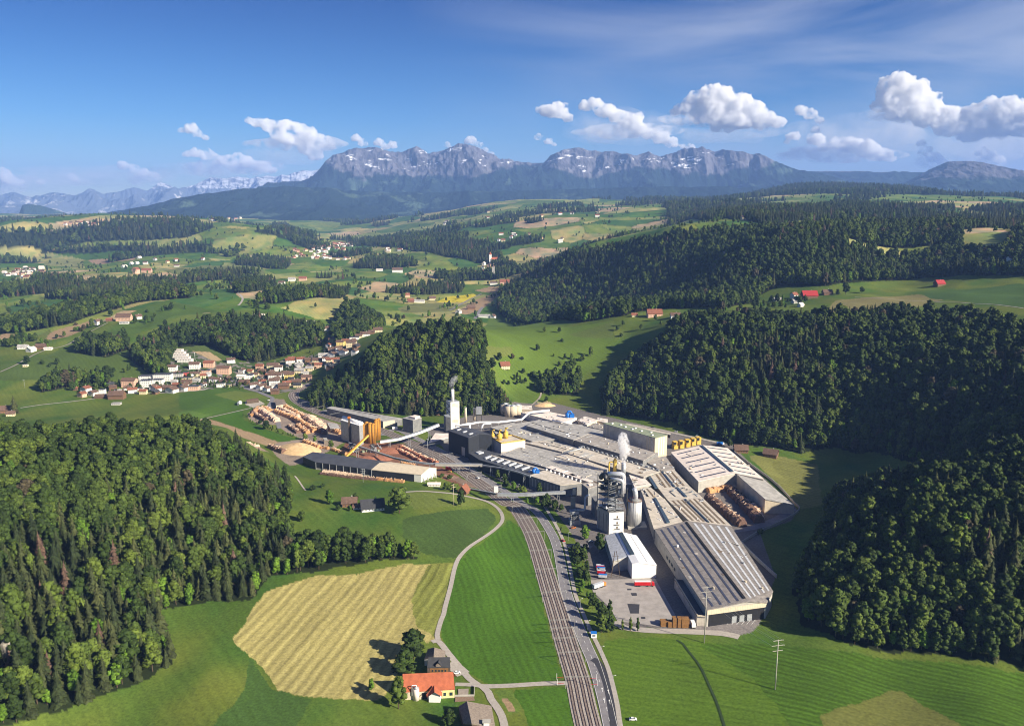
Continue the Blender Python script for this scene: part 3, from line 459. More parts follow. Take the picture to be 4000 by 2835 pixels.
def scatter(d0, d1, sp, smin, smax):
    n_r = int((d1 - d0) / sp); out = []
    for i in range(n_r):
        d = d0 + (i + .5) * sp; na = int(d * math.radians(80) / sp); a = (np.arange(na) + RNG.uniform(-.42, .42, na)) * sp / d - math.radians(40); dd = d + RNG.uniform(-.42, .42, na) * sp
        out.append(np.stack([dd * np.sin(a), dd * np.cos(a)], 1))
    p = np.concatenate(out); m = forest_mask(p[:, 0], p[:, 1]); p = p[m]; z = gz(p[:, 0], p[:, 1]); s = RNG.uniform(smin, smax, len(p)); return np.column_stack([p, z, s])
bands = [scatter(250, 900, 6.9, .68, 1.18), scatter(900, 1500, 7.8, .7, 1.2), scatter(1500, 2600, 10.0, .8, 1.25), scatter(2600, 4500, 16, .95, 1.35), scatter(4500, 9500, 30, 1.3, 1.9)]
W = np.concatenate(bands)
sprf = fbm(W[:, 0] / 120, W[:, 1] / 120, 3, 55) + np.where(np.hypot(W[:, 0], W[:, 1]) > 2300, .12, 0) + .08 * np.exp(-((W[:, 0] + 190) ** 2 + (W[:, 1] - 640) ** 2) / 120 ** 2)
u = RNG.uniform(0, 1, len(W)); spr = sprf + (u - .5) * .5 > np.where(np.hypot(W[:, 0], W[:, 1]) > 2300, .53, .68)
Vv = np.where(spr, 3 + RNG.integers(0, 3, len(W)), RNG.choice([0, 1, 2, 7, 6], len(W), p=[.28, .27, .25, .13, .07]))
Le = np.minimum.reduce([segdist(W[:, 0], W[:, 1], FOREST[k]) for k in ('left', 'right', 'middle')]); edge_ = (Le < 9) & (np.hypot(W[:, 0], W[:, 1]) < 1400)
Vv = np.where(edge_ & (u < .22), 6, Vv); W[:, 3] *= np.where(edge_, .8, 1)
W[:, 3] *= np.where(spr, RNG.uniform(.8, 1.12, len(W)), 1)
# in frame test, so that the nearest that show become single trees
def frame_xy(p):
    q = Vector((p[0], p[1], p[2] + 10 - HC)); c, s_ = math.cos(PT), math.sin(PT); f_ = q.y * c - q.z * s_; up = q.y * s_ + q.z * c; return CX + F * q.x / f_, CY - F * up / f_
order = np.argsort(np.hypot(W[:, 0], W[:, 1])); single = []; cnt = {'left': 0, 'right': 0}
for i in order:
    fx, fy = frame_xy(W[i]); 
    if not (-20 < fx < 4020 and fy < 2850): continue
    k = 'left' if W[i, 0] < 0 else 'right'
    if cnt[k] < (135 if k == 'left' else 60): single.append(i); cnt[k] += 1
    if len(single) >= 195: break
def make_tree(p, var, s, rot, label, group, sx=1.0):
    kind, cm, tm, H, _, _ = PROTO[var]; e = bpy.data.objects.new(kind, None); COL.objects.link(e); e.location = p; e.scale = (s * sx, s * sx, s); e.rotation_euler = (0, 0, rot)
    c = bpy.data.objects.new('crown', cm); c.parent = e; COL.objects.link(c); tr = bpy.data.objects.new('trunk', tm); tr.parent = e; COL.objects.link(tr)
    tag(e, label, 'tree' if kind != 'bush' else 'bush', group)
    if PROTO[var][4] is None: PROTO[var][4] = c; PROTO[var][5] = tr
    return e
for i in single:
    side = 'left' if W[i, 0] < 0 else 'right'; v_ = int(Vv[i]); kn = 'tall narrow dark spruce' if 3 <= v_ <= 5 else ('fresh light green leafy tree' if v_ == 6 else 'dark green round leafy tree')
    make_tree(W[i, :3], v_, float(W[i, 3]), random.uniform(0, 6.28), '%s among the nearest trees of the %s wood' % (kn, 'steep left hand' if side == 'left' else 'shaded right hand'), '%s trees at the near end of the %s wood' % (PROTO[v_][0].split('_')[0] + (' bright' if v_ == 6 else ''), side))
# free-standing trees: frame, x, y of the foot, variant, scale, widening, label
LONE = [('V',430,640,1,.92,1.35,'large round dark green tree standing above the farmhouse'),('V',300,880,0,.80,1.6,'greyish green broad tree beside the dark farmhouse roof'),('V',215,1370,7,.9,1.1,'light green pointed tree in front of the red barn'),('G',108,820,6,.42,1,'small bright green tree alone in the mown strip'),
 ('G',740,1105,1,.45,1.3,'small tree at the bottom edge left of the brown shed'),('F',1070,292,0,1.2,1.45,'big tall tree beside the knoll farmhouse'),('F',1530,245,7,.75,1.1,'dark round tree by the field track and mast'),('F',550,225,6,.80,1.1,'yellow green weeping tree on the knoll meadow'),
 ('F',340,355,0,.50,1.2,'round brownish tree alone on the sloping knoll meadow'),('F',705,275,6,.3,1.3,'little bright tree in front of the knoll farmhouse'),('F',615,275,0,.28,1.4,'pale blossoming shrub tree left of the knoll farm'),('F',745,210,0,.45,1,'dark small tree behind the knoll farmhouse'),
 ('F',425,120,9,1.1,1,'low dark bush on the grass bank below the timber store'),('F',500,100,9,.9,1,'second low bush on the grass bank below the timber store'),
 ('E',385,530,6,.72,1.2,'bright green round tree in front of the furnace block'),('E',505,640,0,.85,.9,'tall olive tree beside the white hall'),('E',375,720,0,.62,1.1,'dark roadside tree left of the white hall'),('E',385,620,9,1.2,1,'low bush between the roadside tree and junction'),
 ('E',395,890,0,.55,.9,'narrow dark tree beside the parked trailers'),('E',400,810,7,.5,1,'slim tree right of the trailer parking hedge'),('E',350,975,6,.33,1.3,'pale blossoming tree between road and lorry park'),('E',450,1100,0,.62,1.1,'dark green tree at the corner of the lorry park'),
 ('E',520,1200,0,.70,1.1,'broad dark tree at the lower corner of the lorry park'),('E',520,1290,7,.62,1.3,'large dark tree nearest the blue kiosk'),('E',590,1290,0,.55,1.1,'dark green tree right of the biggest roadside tree'),('E',585,1180,8,1.35,1.2,'tall slim poplar at the edge of the lorry park'),
 ('E',690,1270,8,.72,1.15,'first slim poplar of the three below the lorry park'),('E',755,1275,8,.9,1.15,'middle slim poplar of the three below the lorry park'),('E',815,1280,8,.95,1.0,'last slim poplar of the three below the lorry park'),
 ('E',190,470,8,.45,1.3,'tiny pointed tree on the grass by the main road'),('B',1270,1210,7,.5,1.1,'dark tree in front of the long black roofed shed'),('B',1350,1240,0,.48,1.1,'dark green tree beside the street lamp on the mill verge'),('B',1370,1285,9,1.4,1,'round bush on the verge below the mill shed'),
 ('B',1450,1330,6,.55,1.2,'bright green tree below the black roofed shed'),('B',1545,1350,9,1.5,1,'round green bush near the conveyor bridge'),('B',1735,1360,7,.5,1.1,'pointed grey green tree at the corner of the mill hall'),('B',1600,1480,6,.35,1,'small bright tree beneath the conveyor bridge'),
 ('B',1715,1480,6,.42,1.2,'bright tree right of the lamp under the conveyor bridge'),('B',1790,1530,0,.5,1.2,'dark tree between the road and filter building'),('B',1760,1440,0,.4,1.2,'dark tree close under the conveyor bridge end'),('B',700,1330,0,.42,1.4,'dark round tree beside the red roofed hut'),('B',780,1320,9,1.6,1,'dark bush between the hut and white shed'),
 ('B',650,1180,9,.9,1,'low bush right of the white gable of the timber store'),('B',735,1200,9,1.0,1,'low bush beside the railway near the timber store'),
 ('A',975,650,0,.62,1.3,'dark bushy tree at the tip of the log yard'),('A',1410,770,0,.45,1.2,'grey green tree in front of the log stacks'),('A',1520,790,6,.45,1.1,'bright green tree in front of the log stacks'),('A',1700,860,0,.5,1.2,'dark tree between the chip heap and silos'),('A',110,610,0,.7,1.2,'dark bushy tree at the meadow edge above the log rows'),('A',60,590,0,.6,1.1,'second dark tree at the meadow edge above the log rows'),
 ('J',95,925,3,1.15,1.3,'large lone dark conifer at the left edge above the wood'),('J',728,665,0,.5,1.2,'round tree alone in the sloping meadow left of the village'),('J',825,650,0,.6,1,'tall leafy tree of the pair on the village meadow'),('J',800,665,0,.42,1.1,'shorter leafy tree of the pair on the village meadow'),('J',402,740,0,.6,1,'dark tree at the hedge below the left meadow'),
 ('J',370,610,0,.6,1.3,'wide dark bushy tree on the left meadow'),('J',412,435,0,.6,1,'dark tree alone beside the brown field'),('J',175,610,0,.8,1.2,'dark tree beside the lane below the white barn'),('J',270,608,9,1.6,1,'round bush below the white barn lane'),('J',318,625,9,1.3,1,'small bush right of the lane bushes'),('J',485,360,9,1.3,1,'small bush in the brown field'),('J',940,280,9,1.6,1,'bush right of the white hill house'),
 ('J',480,400,0,.5,1.2,'dark bushy tree near the hill farm lane'),('J',990,310,0,.5,1.2,'dark tree on the green hill meadow'),('J',250,245,0,1.0,1.3,'right hand tree of three in the flat fields'),('J',190,242,0,.9,1.2,'middle tree of three in the flat fields'),('J',150,240,0,1.1,1.2,'left hand tree of three in the flat fields'),('J',558,220,0,.9,1,'single tree in the flat field by the red roof'),
 ('K',1468,510,0,.75,1,'tall dark tree at the top of the paddock slope'),('K',1410,560,0,.6,1.3,'bushy dark tree below the tall paddock tree'),('K',1450,565,7,.6,1.3,'second bushy tree below the tall paddock tree'),('K',1512,640,0,.9,1.1,'large dark tree left of the red roofed chalet'),('K',1555,590,0,.7,1.1,'greyish leafless looking tree behind the chalet'),('K',1640,580,0,.5,1.1,'round tree above the chalet'),
 ('K',1800,525,0,.6,1.1,'round tree in the middle of the big pasture'),('K',1845,405,0,.5,1.1,'tree at the upper pasture edge with long shadow'),('K',1940,410,0,.55,1.1,'second tree at the upper pasture edge'),('K',2140,560,7,.75,1.1,'dark tree at the right side of the pasture'),('K',2090,590,0,.6,1.2,'dark tree left of the right pasture tree'),('K',1957,465,9,1.2,1,'small bush in the upper pasture'),
 ('K',1450,685,0,.4,1.1,'small tree below the chalet on the left'),('K',1585,740,0,.4,1.1,'first orchard tree on the lower pasture'),('K',1615,745,0,.4,1.1,'second orchard tree on the lower pasture'),('K',1668,742,0,.4,1.1,'third orchard tree on the lower pasture'),('K',1705,730,9,1.2,1,'orchard bush on the lower pasture'),('K',1710,670,0,.45,1.3,'orchard tree below the chalet'),('K',1785,760,0,.4,1,'lone tree near the gully path'),
 ('K',1770,690,9,2,1,'wide bush clump above the gully'),('K',1820,710,0,.5,1.2,'tree at the end of the bush clump'),('K',1700,580,9,1.1,1,'small bush right of the round tree'),('L',350,270,0,.5,1.2,'tree below the red roofed hill farm'),('L',380,300,0,.45,1.1,'small tree in front of the hill farm'),('L',180,300,0,.5,1.1,'tree on the hummock below the hill farm'),('L',275,320,0,.5,1.1,'tree on the small terrace below the hill farm'),
 ('L',150,325,0,.45,1.2,'leftmost tree on the hummock below the hill farm'),('L',170,355,9,1.2,1,'bush on the hummock'),('L',1352,135,0,1.15,1,'tall tree beside the dark red farm roof on the plateau'),('L',1438,128,0,.6,1.3,'rounded tree on the plateau edge'),('L',1310,140,0,.6,1,'small tree near the plateau farm'),('L',1245,1010-200,9,.8,1,'bush beside the lane above the brown barns'),
 ('L',740,940,0,.55,1.1,'dark tree left of the open sided barn'),('L',925,930,0,.5,1.2,'dark tree between the two brown barns'),('L',1035,940,9,2,1,'bush clump right of the brown barns'),('L',1130,935,0,.5,1.2,'tree right of the brown barns'),('L',1180,930,9,2.2,1,'wide bush on the shadowed meadow edge'),('I',380,730,6,.62,1,'pale sunlit tree alone in the shaded meadow by the hall'),('I',1400,1110,9,1.5,1.3,'sprawling bush at the wood edge on the striped meadow'),('I',125,320,9,1,1,'small bush at the kerb above the striped hall')]
for fr, x, y, v_, s, sx, lb in LONE:
    p = hit(fr, x, y); make_tree(p, v_, s, random.uniform(0, 6.28), lb, None, sx)
# everything past the single trees is one wood
rest = np.ones(len(W), bool); rest[single] = False; Wr = W[rest]; Vr = Vv[rest]
ex = []
hd = RNG.uniform(0, 1, (60000, 2)); 
for k in range(42000):   # scattered field trees and hedgerows of the farmland, too many to count
    d = 1750 + 4800 * hd[k, 0] ** 1.3; a = math.radians(-38 + 76 * hd[k, 1]); ex.append((d * math.sin(a), d * math.cos(a)))
ex = np.array(ex); _, ed = cells(ex[:, 0], ex[:, 1], 150, 4); cl = fbm(ex[:, 0] / 60, ex[:, 1] / 60, 2, 91); keep = (((ed < .035) & (cl > .50)) | (cl > .745)); ex = ex[keep & ~inpoly(ex[:, 0], ex[:, 1], hp('T', [(-260,640),(600,640),(1500,660),(2292,150),(1000,300),(100,400)]))]; ex = ex[:3000]
Wx = np.column_stack([ex, gz(ex[:, 0], ex[:, 1]), RNG.uniform(.4, .85, len(ex))])
BUSH = []
for fr, pts, n_, s0, s1 in [('E',[(270,600),(330,600),(360,760),(420,900),(440,1000),(400,1020),(340,900),(290,760)],26,.22,.4),('T',[(160,480),(1700,330),(1730,560),(1000,640),(300,640)],300,.15,.36),('T',[(-500,560),(160,520),(160,640),(-500,700)],70,.15,.4),('B',[(1680,1400),(1820,1400),(2000,1576),(1850,1576)],16,.3,.5),('T',[(1460,380),(1990,60),(2292,60),(1800,420)],60,.15,.35),
    ('J',[(200,760),(250,720),(640,740),(700,780),(620,790)],40,.4,.7),('J',[(60,480),(150,430),(180,460),(60,520)],12,.5,.8),('K',[(1620,700),(1900,640),(1900,560),(2100,560),(2050,640),(1850,860),(1820,760)],40,.25,.5),('A',[(740,480),(900,560),(1100,660),(1350,745),(1340,760),(1060,680),(860,600),(700,520)],34,.13,.22),('L',[(620,250),(900,150),(1200,170),(1100,200),(700,290)],40,.4,.7)]:
    q = np.array(hp(fr, pts)); lo = q.min(0); hi_ = q.max(0); c = 0; tries = 0
    while c < n_ and tries < 40:
        tries += 1; z = RNG.uniform(lo, hi_, (n_ * 2, 2)); z = z[inpoly(z[:, 0], z[:, 1], q)][:n_ - c]; c += len(z); BUSH += [(a, b_, float(gz(a, b_)), RNG.uniform(s0, s1)) for a, b_ in z]
BUSH = np.array(BUSH)
AP = np.concatenate([Wr, Wx, BUSH]); AV = np.concatenate([Vr, RNG.choice([0, 1, 2, 6], len(Wx)), RNG.choice([0, 1, 2, 6, 7], len(BUSH))]); fv = frame_xy  # variant per tree
print('TREES in wood', len(AP))
me = bpy.data.meshes.new('woodland'); me.vertices.add(len(AP)); me.vertices.foreach_set('co', AP[:, :3].astype(np.float32).ravel())
a = me.attributes.new('var', 'INT', 'POINT'); a.data.foreach_set('value', AV.astype(np.int32))
sc_ = np.stack([AP[:, 3] * RNG.uniform(.88, 1.12, len(AP)), AP[:, 3] * RNG.uniform(.88, 1.12, len(AP)), AP[:, 3] * RNG.uniform(.85, 1.15, len(AP))], 1); a = me.attributes.new('scl', 'FLOAT_VECTOR', 'POINT'); a.data.foreach_set('vector', sc_.astype(np.float32).ravel())
rt = np.stack([RNG.uniform(-.05, .05, len(AP)), RNG.uniform(-.05, .05, len(AP)), RNG.uniform(0, 6.28, len(AP))], 1); a = me.attributes.new('rot', 'FLOAT_VECTOR', 'POINT'); a.data.foreach_set('vector', rt.astype(np.float32).ravel())
wood = bpy.data.objects.new('woodland', me); COL.objects.link(wood); tag(wood, 'mixed woods of spruce and leafy trees covering the slopes and hills', 'woodland', kind='stuff')
ng = bpy.data.node_groups.new('wood', 'GeometryNodeTree'); ng.interface.new_socket('Geometry', in_out='INPUT', socket_type='NodeSocketGeometry'); ng.interface.new_socket('Geometry', in_out='OUTPUT', socket_type='NodeSocketGeometry')
N = ng.nodes; gi = N.new('NodeGroupInput'); go = N.new('NodeGroupOutput'); iop = N.new('GeometryNodeInstanceOnPoints'); gti = N.new('GeometryNodeGeometryToInstance')
ng.links.new(gi.outputs[0], iop.inputs['Points']); iop.inputs['Pick Instance'].default_value = True
for pr in reversed(PROTO[:8]):
    oc = N.new('GeometryNodeObjectInfo'); oc.inputs['Object'].default_value = pr[4]; ot = N.new('GeometryNodeObjectInfo'); ot.inputs['Object'].default_value = pr[5]; oc.transform_space = ot.transform_space = 'ORIGINAL'
    j = N.new('GeometryNodeJoinGeometry'); ng.links.new(oc.outputs['Geometry'], j.inputs[0]); ng.links.new(ot.outputs['Geometry'], j.inputs[0]); g1 = N.new('GeometryNodeGeometryToInstance'); ng.links.new(j.outputs[0], g1.inputs[0]); pr.append(g1)
jj = N.new('GeometryNodeJoinGeometry')
for pr in reversed(PROTO[:8]): ng.links.new(pr[6].outputs[0], jj.inputs[0])
ng.links.new(jj.outputs[0], iop.inputs['Instance'])
for nm, dt, sk in (('var', 'INT', 'Instance Index'), ('rot', 'FLOAT_VECTOR', 'Rotation'), ('scl', 'FLOAT_VECTOR', 'Scale')):
    na = N.new('GeometryNodeInputNamedAttribute'); na.data_type = dt; na.inputs['Name'].default_value = nm; ng.links.new(na.outputs['Attribute'], iop.inputs[sk])
ng.links.new(iop.outputs[0], go.inputs[0]); md = wood.modifiers.new('wood', 'NODES'); md.node_group = ng
# ------------------------------------------------------------------ building helpers
def cen(ps): return Vector((sum(p[0] for p in ps) / len(ps), sum(p[1] for p in ps) / len(ps), 0))
def root(name, loc, label, cat, group=None, rz=0):
    e = bpy.data.objects.new(name, None); COL.objects.link(e); e.location = loc; e.rotation_euler = (0, 0, rz); tag(e, label, cat, group); return e
def part(name, V, Fs, m, par, smooth=False, label=None, world=True):
    off = Vector(par.location) if world else Vector((0, 0, 0)); o = par
    while world and o.parent: o = o.parent; off += Vector(o.location)
    ob = mesh_obj(name, [tuple(Vector(v) - off) for v in V], Fs, m if not isinstance(m, str) else M[m], par, smooth)
    if label: ob['label'] = label
    return ob
def boxv(c, s, rz=0.0):
    c_, s_ = math.cos(rz), math.sin(rz); V = []
    for x in (-.5, .5):
        for y in (-.5, .5):
            for z in (0, 1): X_ = x * s[0]; Y_ = y * s[1]; V.append((c[0] + X_ * c_ - Y_ * s_, c[1] + X_ * s_ + Y_ * c_, c[2] + z * s[2]))
    return V, [[0, 1, 3, 2], [4, 6, 7, 5], [0, 4, 5, 1], [2, 3, 7, 6], [0, 2, 6, 4], [1, 5, 7, 3]]
class MB:
    def __init__(s): s.V = []; s.F = []
    def add(s, vf): o = len(s.V); s.V += [tuple(v) for v in vf[0]]; s.F += [[i + o for i in f] for f in vf[1]]; return s
    def box(s, c, sz, rz=0): return s.add(boxv(c, sz, rz))
    def beam(s, a, b, w_, h=None): return s.add(beamv(a, b, w_, h or w_))
    def cyl(s, c, r, h, n=20, r2=None): return s.add(cylv(c, r, h, n, r2))
    def tube(s, pts, r, n=12): return s.add(tubev(pts, r, n))
    def out(s, name, m, par, smooth=False, label=None, world=True): return part(name, s.V, s.F, m, par, smooth, label, world)
def beamv(a, b, w_, h):
    a = Vector(a); b = Vector(b); d = (b - a).normalized(); sx = d.cross(Vector((0, 0, 1)))
    if sx.length < 1e-3: sx = Vector((1, 0, 0))
    sx.normalize(); up = sx.cross(d).normalized(); V = [p + sx * i * w_ / 2 + up * j * h / 2 for p in (a, b) for i, j in ((-1, -1), (1, -1), (1, 1), (-1, 1))]
    return V, [[0, 1, 2, 3], [7, 6, 5, 4], [0, 4, 5, 1], [1, 5, 6, 2], [2, 6, 7, 3], [3, 7, 4, 0]]
def cylv(c, r, h, n=20, r2=None):
    r2 = r if r2 is None else r2; V = [(c[0] + math.cos(6.2832 * k / n) * q, c[1] + math.sin(6.2832 * k / n) * q, c[2] + z) for q, z in ((r, 0), (r2, h)) for k in range(n)]
    return V, [[k, (k + 1) % n, n + (k + 1) % n, n + k] for k in range(n)] + [list(range(n, 2 * n)), list(range(n))[::-1]]
def tubev(pts, r, n=12):
    P_ = [Vector(p) for p in pts]; V = []; Fs = []
    Q = [P_[0]]
    for i in range(1, len(P_) - 1):   # round the bends
        a, b, c = P_[i - 1], P_[i], P_[i + 1]; k = min(r * 1.8, (a - b).length * .45, (c - b).length * .45); p0 = b + (a - b).normalized() * k; p1 = b + (c - b).normalized() * k
        Q += [p0 * (1 - t) ** 2 + b * 2 * t * (1 - t) + p1 * t * t for t in (0, .25, .5, .75, 1)]
    Q.append(P_[-1])
    for i, p in enumerate(Q):
        d = (Q[min(i + 1, len(Q) - 1)] - Q[max(i - 1, 0)]).normalized(); u = d.cross(Vector((.13, .07, 1)))
        if u.length < .05: u = d.cross(Vector((1, 0, 0)))
        u.normalize(); v = d.cross(u); V += [p + (u * math.cos(6.2832 * k / n) + v * math.sin(6.2832 * k / n)) * r for k in range(n)]
    for i in range(len(Q) - 1): Fs += [[i * n + k, i * n + (k + 1) % n, (i + 1) * n + (k + 1) % n, (i + 1) * n + k] for k in range(n)]
    return V, Fs + [list(range(n))[::-1], list(range(len(V) - n, len(V)))]
def zat(fr, x, y, p): r = ray(fr, x, y); return HC + math.hypot(p[0], p[1]) / math.hypot(r.x, r.y) * r.z
for nm, c, kw in [('conc',(.42,.40,.36),dict(scale=.25)),('concdark',(.20,.20,.20),dict(scale=.2,var=.35)),('cream',(.62,.53,.40),dict(scale=.3,var=.12,wave=.12,wscale=.25)),('whitewall',(.80,.78,.74),dict(scale=.4,var=.08)),
 ('pinkroof',(.76,.67,.60),dict(scale=.12,var=.25)),('tanroof',(.58,.52,.44),dict(scale=.18,var=.3,wave=.12,wscale=.3)),('brownroof',(.40,.365,.33),dict(scale=.25,var=.4,wave=.2,wscale=.35)),('greyroof',(.42,.405,.385),dict(scale=.15,var=.4,wave=.15,wscale=.4)),
 ('oldroof',(.27,.245,.23),dict(scale=.3,var=.4,wave=.2,wscale=.35)),('greenroof',(.26,.30,.20),dict(scale=.1,var=.25)),('blackroof',(.075,.08,.095),dict(scale=.1,var=.3,rough=.6)),('blackwall',(.028,.032,.042),dict(scale=.4,var=.2,wave=.3,wscale=.6)),('whiteroof',(.80,.80,.82),dict(scale=.2,var=.10)),
 ('stripeblue',(.06,.07,.12),dict(scale=1.2,var=.7)),('striplight',(.50,.52,.56),dict(scale=.5,var=.3)),('dash',(.48,.46,.42),dict(scale=.6,var=.3)),('brownstripe',(.19,.145,.10),dict(scale=.6,var=.4)),('dark',(.015,.015,.018),dict(scale=.5)),('skylight',(.05,.08,.11),dict(scale=1,var=.6,rough=.3,spec=.6)),
 ('yellow',(.62,.42,.08),dict(scale=.5,var=.25)),('ochre',(.50,.23,.035),dict(scale=.3,var=.25)),('steel',(.80,.80,.83),dict(rough=.3,metal=.55,var=.15,scale=.4)),('galv',(.42,.44,.46),dict(rough=.5,metal=.4,var=.25,scale=.5)),('darksteel',(.07,.072,.075),dict(rough=.5,metal=.3,var=.4,scale=.8)),
 ('blue',(.02,.16,.55),dict(rough=.4)),('red',(.50,.015,.02),dict(rough=.35)),('orange',(.65,.20,.03),dict(rough=.5)),('white',(.82,.82,.82),dict(rough=.4,var=.06)),('tyre',(.02,.02,.02),dict()),('glass',(.03,.05,.07),dict(rough=.12,spec=.8)),
 ('tile',(.44,.125,.06),dict(scale=.35,var=.3,wave=.25,wscale=1.1,wdir='Y')),('tiledark',(.16,.10,.075),dict(scale=.5,var=.4,wave=.2,wscale=1.2)),('oldtile',(.27,.105,.065),dict(scale=.5,var=.3,wave=.2,wscale=1.2)),('slate',(.05,.052,.06),dict(scale=.5,var=.25,wave=.2,wscale=1.2)),('shingle',(.28,.23,.19),dict(scale=.8,var=.4,wave=.3,wscale=1.2)),('wood',(.30,.15,.05),dict(scale=.8,var=.35,wave=.3,wscale=1.5)),
 ('oldwood',(.12,.085,.06),dict(scale=.8,var=.4,wave=.3,wscale=1.5)),('yellowwall',(.72,.62,.28),dict(var=.1)),('log',(.52,.28,.13),dict(scale=1.5,var=.55,bump=.3,rnd=.15)),('logpale',(.70,.52,.38),dict(scale=1.2,var=.45,bump=.3,rnd=.1)),('logdark',(.17,.10,.075),dict(scale=1.2,var=.6,bump=.3)),('chips',(.66,.46,.25),dict(scale=.25,var=.25,bump=.5)),('chipred',(.36,.15,.09),dict(scale=.5,var=.4,bump=.4)),
 ('asphalt',(.21,.20,.21),dict(scale=.2,var=.25)),('newasphalt',(.045,.045,.055),dict(scale=.4)),('gravelroad',(.38,.345,.31),dict(scale=.5,var=.2)),('pathmat',(.30,.26,.225),dict(scale=.5,var=.2)),('ballast',(.36,.32,.285),dict(scale=.7,var=.45)),('ballastdark',(.17,.125,.10),dict(scale=.9,var=.4)),('sleeper',(.24,.19,.165),dict(scale=.8,var=.5)),('rail',(.07,.05,.045),dict(rough=.5)),('paint',(.75,.75,.73),dict(scale=2,var=.3)),('rock',(.30,.27,.22),dict(scale=.4,var=.4,bump=.4)),('soil',(.27,.185,.13),dict(scale=1.2,var=.3,wave=.3,wscale=.9))]:
    M[nm] = mat(nm, c, **kw)
def patch(q, u0, u1, v0, v1, nu, nv):
    V = []
    for i in range(nu + 1):
        for j in range(nv + 1): u = u0 + (u1 - u0) * i / nu; v = v0 + (v1 - v0) * j / nv; V.append((q[0] * (1 - u) + q[1] * u) * (1 - v) + (q[3] * (1 - u) + q[2] * u) * v)
    return V, [[i * (nv + 1) + j, (i + 1) * (nv + 1) + j, (i + 1) * (nv + 1) + j + 1, i * (nv + 1) + j + 1] for i in range(nu) for j in range(nv)]
def bld(name, label=None, pts=None, roofs=None, wm=None, rm=None, base=0.0, cat='building', strips=(), group=None, over=.012, rs=.35):
    clut = {'mill_hall': 0, 'workshop_hall': 18, 'narrow_hall': 12, 'brown_hall': 12, 'pink_hall': 12, 'pale_hall': 12, 'warehouse': 9}.get(name, 0)
    ps = [P(*p) for p in pts]; c = cen(ps); c.z = base; r = root(name, c, label, cat, group)
    cnt = {}
    for f in roofs:
        for i in range(len(f)): e = (f[i], f[(i + 1) % len(f)]); cnt[frozenset(e)] = cnt.get(frozenset(e), 0) + 1
    V = []; Fs = []; RV = [p + (p - c) * Vector((over, over, 0)) + Vector((0, 0, rs)) for p in ps]; RV = [Vector((p.x + (p.x - c.x) * over, p.y + (p.y - c.y) * over, p.z + rs)) for p in ps]; RF = [list(f) for f in roofs if len(f) != 4]; nr = len(RV); RV += [v - Vector((0, 0, rs * 1.6)) for v in RV[:nr]]
    for f in roofs:
        for i in range(len(f)):
            a, b = f[i], f[(i + 1) % len(f)]
            if cnt[frozenset((a, b))] == 1:
                o = len(V); V += [ps[a], ps[b], Vector((ps[b].x, ps[b].y, base - .5)), Vector((ps[a].x, ps[a].y, base - .5))]; Fs.append([o, o + 1, o + 2, o + 3]); RF.append([a, b, b + nr, a + nr])
    for f in roofs:
        if len(f) == 4: gv, gf = patch([RV[i] for i in f], 0, 1, 0, 1, 6, 6); o = len(RV); RV += gv; RF += [[i + o for i in q] for q in gf]
    part('wall', V, Fs, wm, r); rf = part('roof', RV, RF, rm, r)
    for st in strips:
        nm, ri, u0, u1, v0, v1, h, m = st[:8]; q = [RV[i] for i in roofs[ri]]
        nu = max(2, int((u1 - u0) * 8)); nv = max(2, int((v1 - v0) * 12)); gv, gf = patch(q, u0, u1, v0, v1, nu, nv); V4 = [p + Vector((0, 0, h + .03)) for p in gv]; k = len(V4)
        rim = [i * (nv + 1) for i in range(nu + 1)] + [nu * (nv + 1) + j for j in range(1, nv + 1)] + [i * (nv + 1) + nv for i in range(nu - 1, -1, -1)] + [j for j in range(nv - 1, 0, -1)]
        V4 += [gv[i] - Vector((0, 0, .1)) for i in rim]; gf = gf + [[rim[i], k + i, k + (i + 1) % len(rim), rim[(i + 1) % len(rim)]] for i in range(len(rim))]
        part(nm, V4, gf, m, rf)
    if clut:
        rr = random.Random(int(pts[0][1]))
        for f in roofs:
            if len(f) != 4: continue
            q = [RV[i] for i in f]; L = (q[1] - q[0]).length; W2 = (q[3] - q[0]).length
            for k in range(min(clut, int(L * W2 / 70))):
                u, v = rr.uniform(.04, .96), rr.uniform(.06, .94); c_ = (q[0] * (1 - u) + q[1] * u) * (1 - v) + (q[3] * (1 - u) + q[2] * u) * v; d_ = (q[1] - q[0]); a_ = math.atan2(d_.y, d_.x); t_ = rr.random()
                if t_ < .45: MB().box((c_.x, c_.y, c_.z - .2), (rr.uniform(.8, 2.4), rr.uniform(.8, 2), rr.uniform(.7, 1.8)), a_).out('roof_vent', rr.choice(['white', 'galv', 'cream', 'concdark']), rf)
                elif t_ < .75: l_ = rr.uniform(4, 14); MB().box((c_.x, c_.y, c_.z - .15), (l_, rr.uniform(.3, .8), rr.uniform(.4, .8)), a_ + rr.choice((0, 1.57))).out('roof_duct', rr.choice(['galv', 'concdark', 'tanroof', 'white']), rf)
                else: MB().box((c_.x, c_.y, c_.z - .2), (rr.uniform(3, 8), rr.uniform(2, 5), .26), a_).out('roof_patch', rr.choice(['greyroof', 'tanroof', 'dash', 'brownstripe']), rf)
    return r, ps
def wallpanel(r, a, b, u0, u1, z0, z1, m, name, out_=.12):
    a = Vector(a); b = Vector(b); d = (b - a); n = Vector((d.y, -d.x, 0)).normalized(); 
    if n.y > 0: n = -n
    p = a + d * u0 + n * out_; q = a + d * u1 + n * out_; V = [Vector((p.x, p.y, z0)), Vector((q.x, q.y, z0)), Vector((q.x, q.y, z1)), Vector((p.x, p.y, z1))]; V2 = [v - n * .25 for v in V]
    return part(name, V + V2, [[0, 1, 2, 3], [0, 4, 5, 1], [1, 5, 6, 2], [2, 6, 7, 3], [3, 7, 4, 0]], m, r)
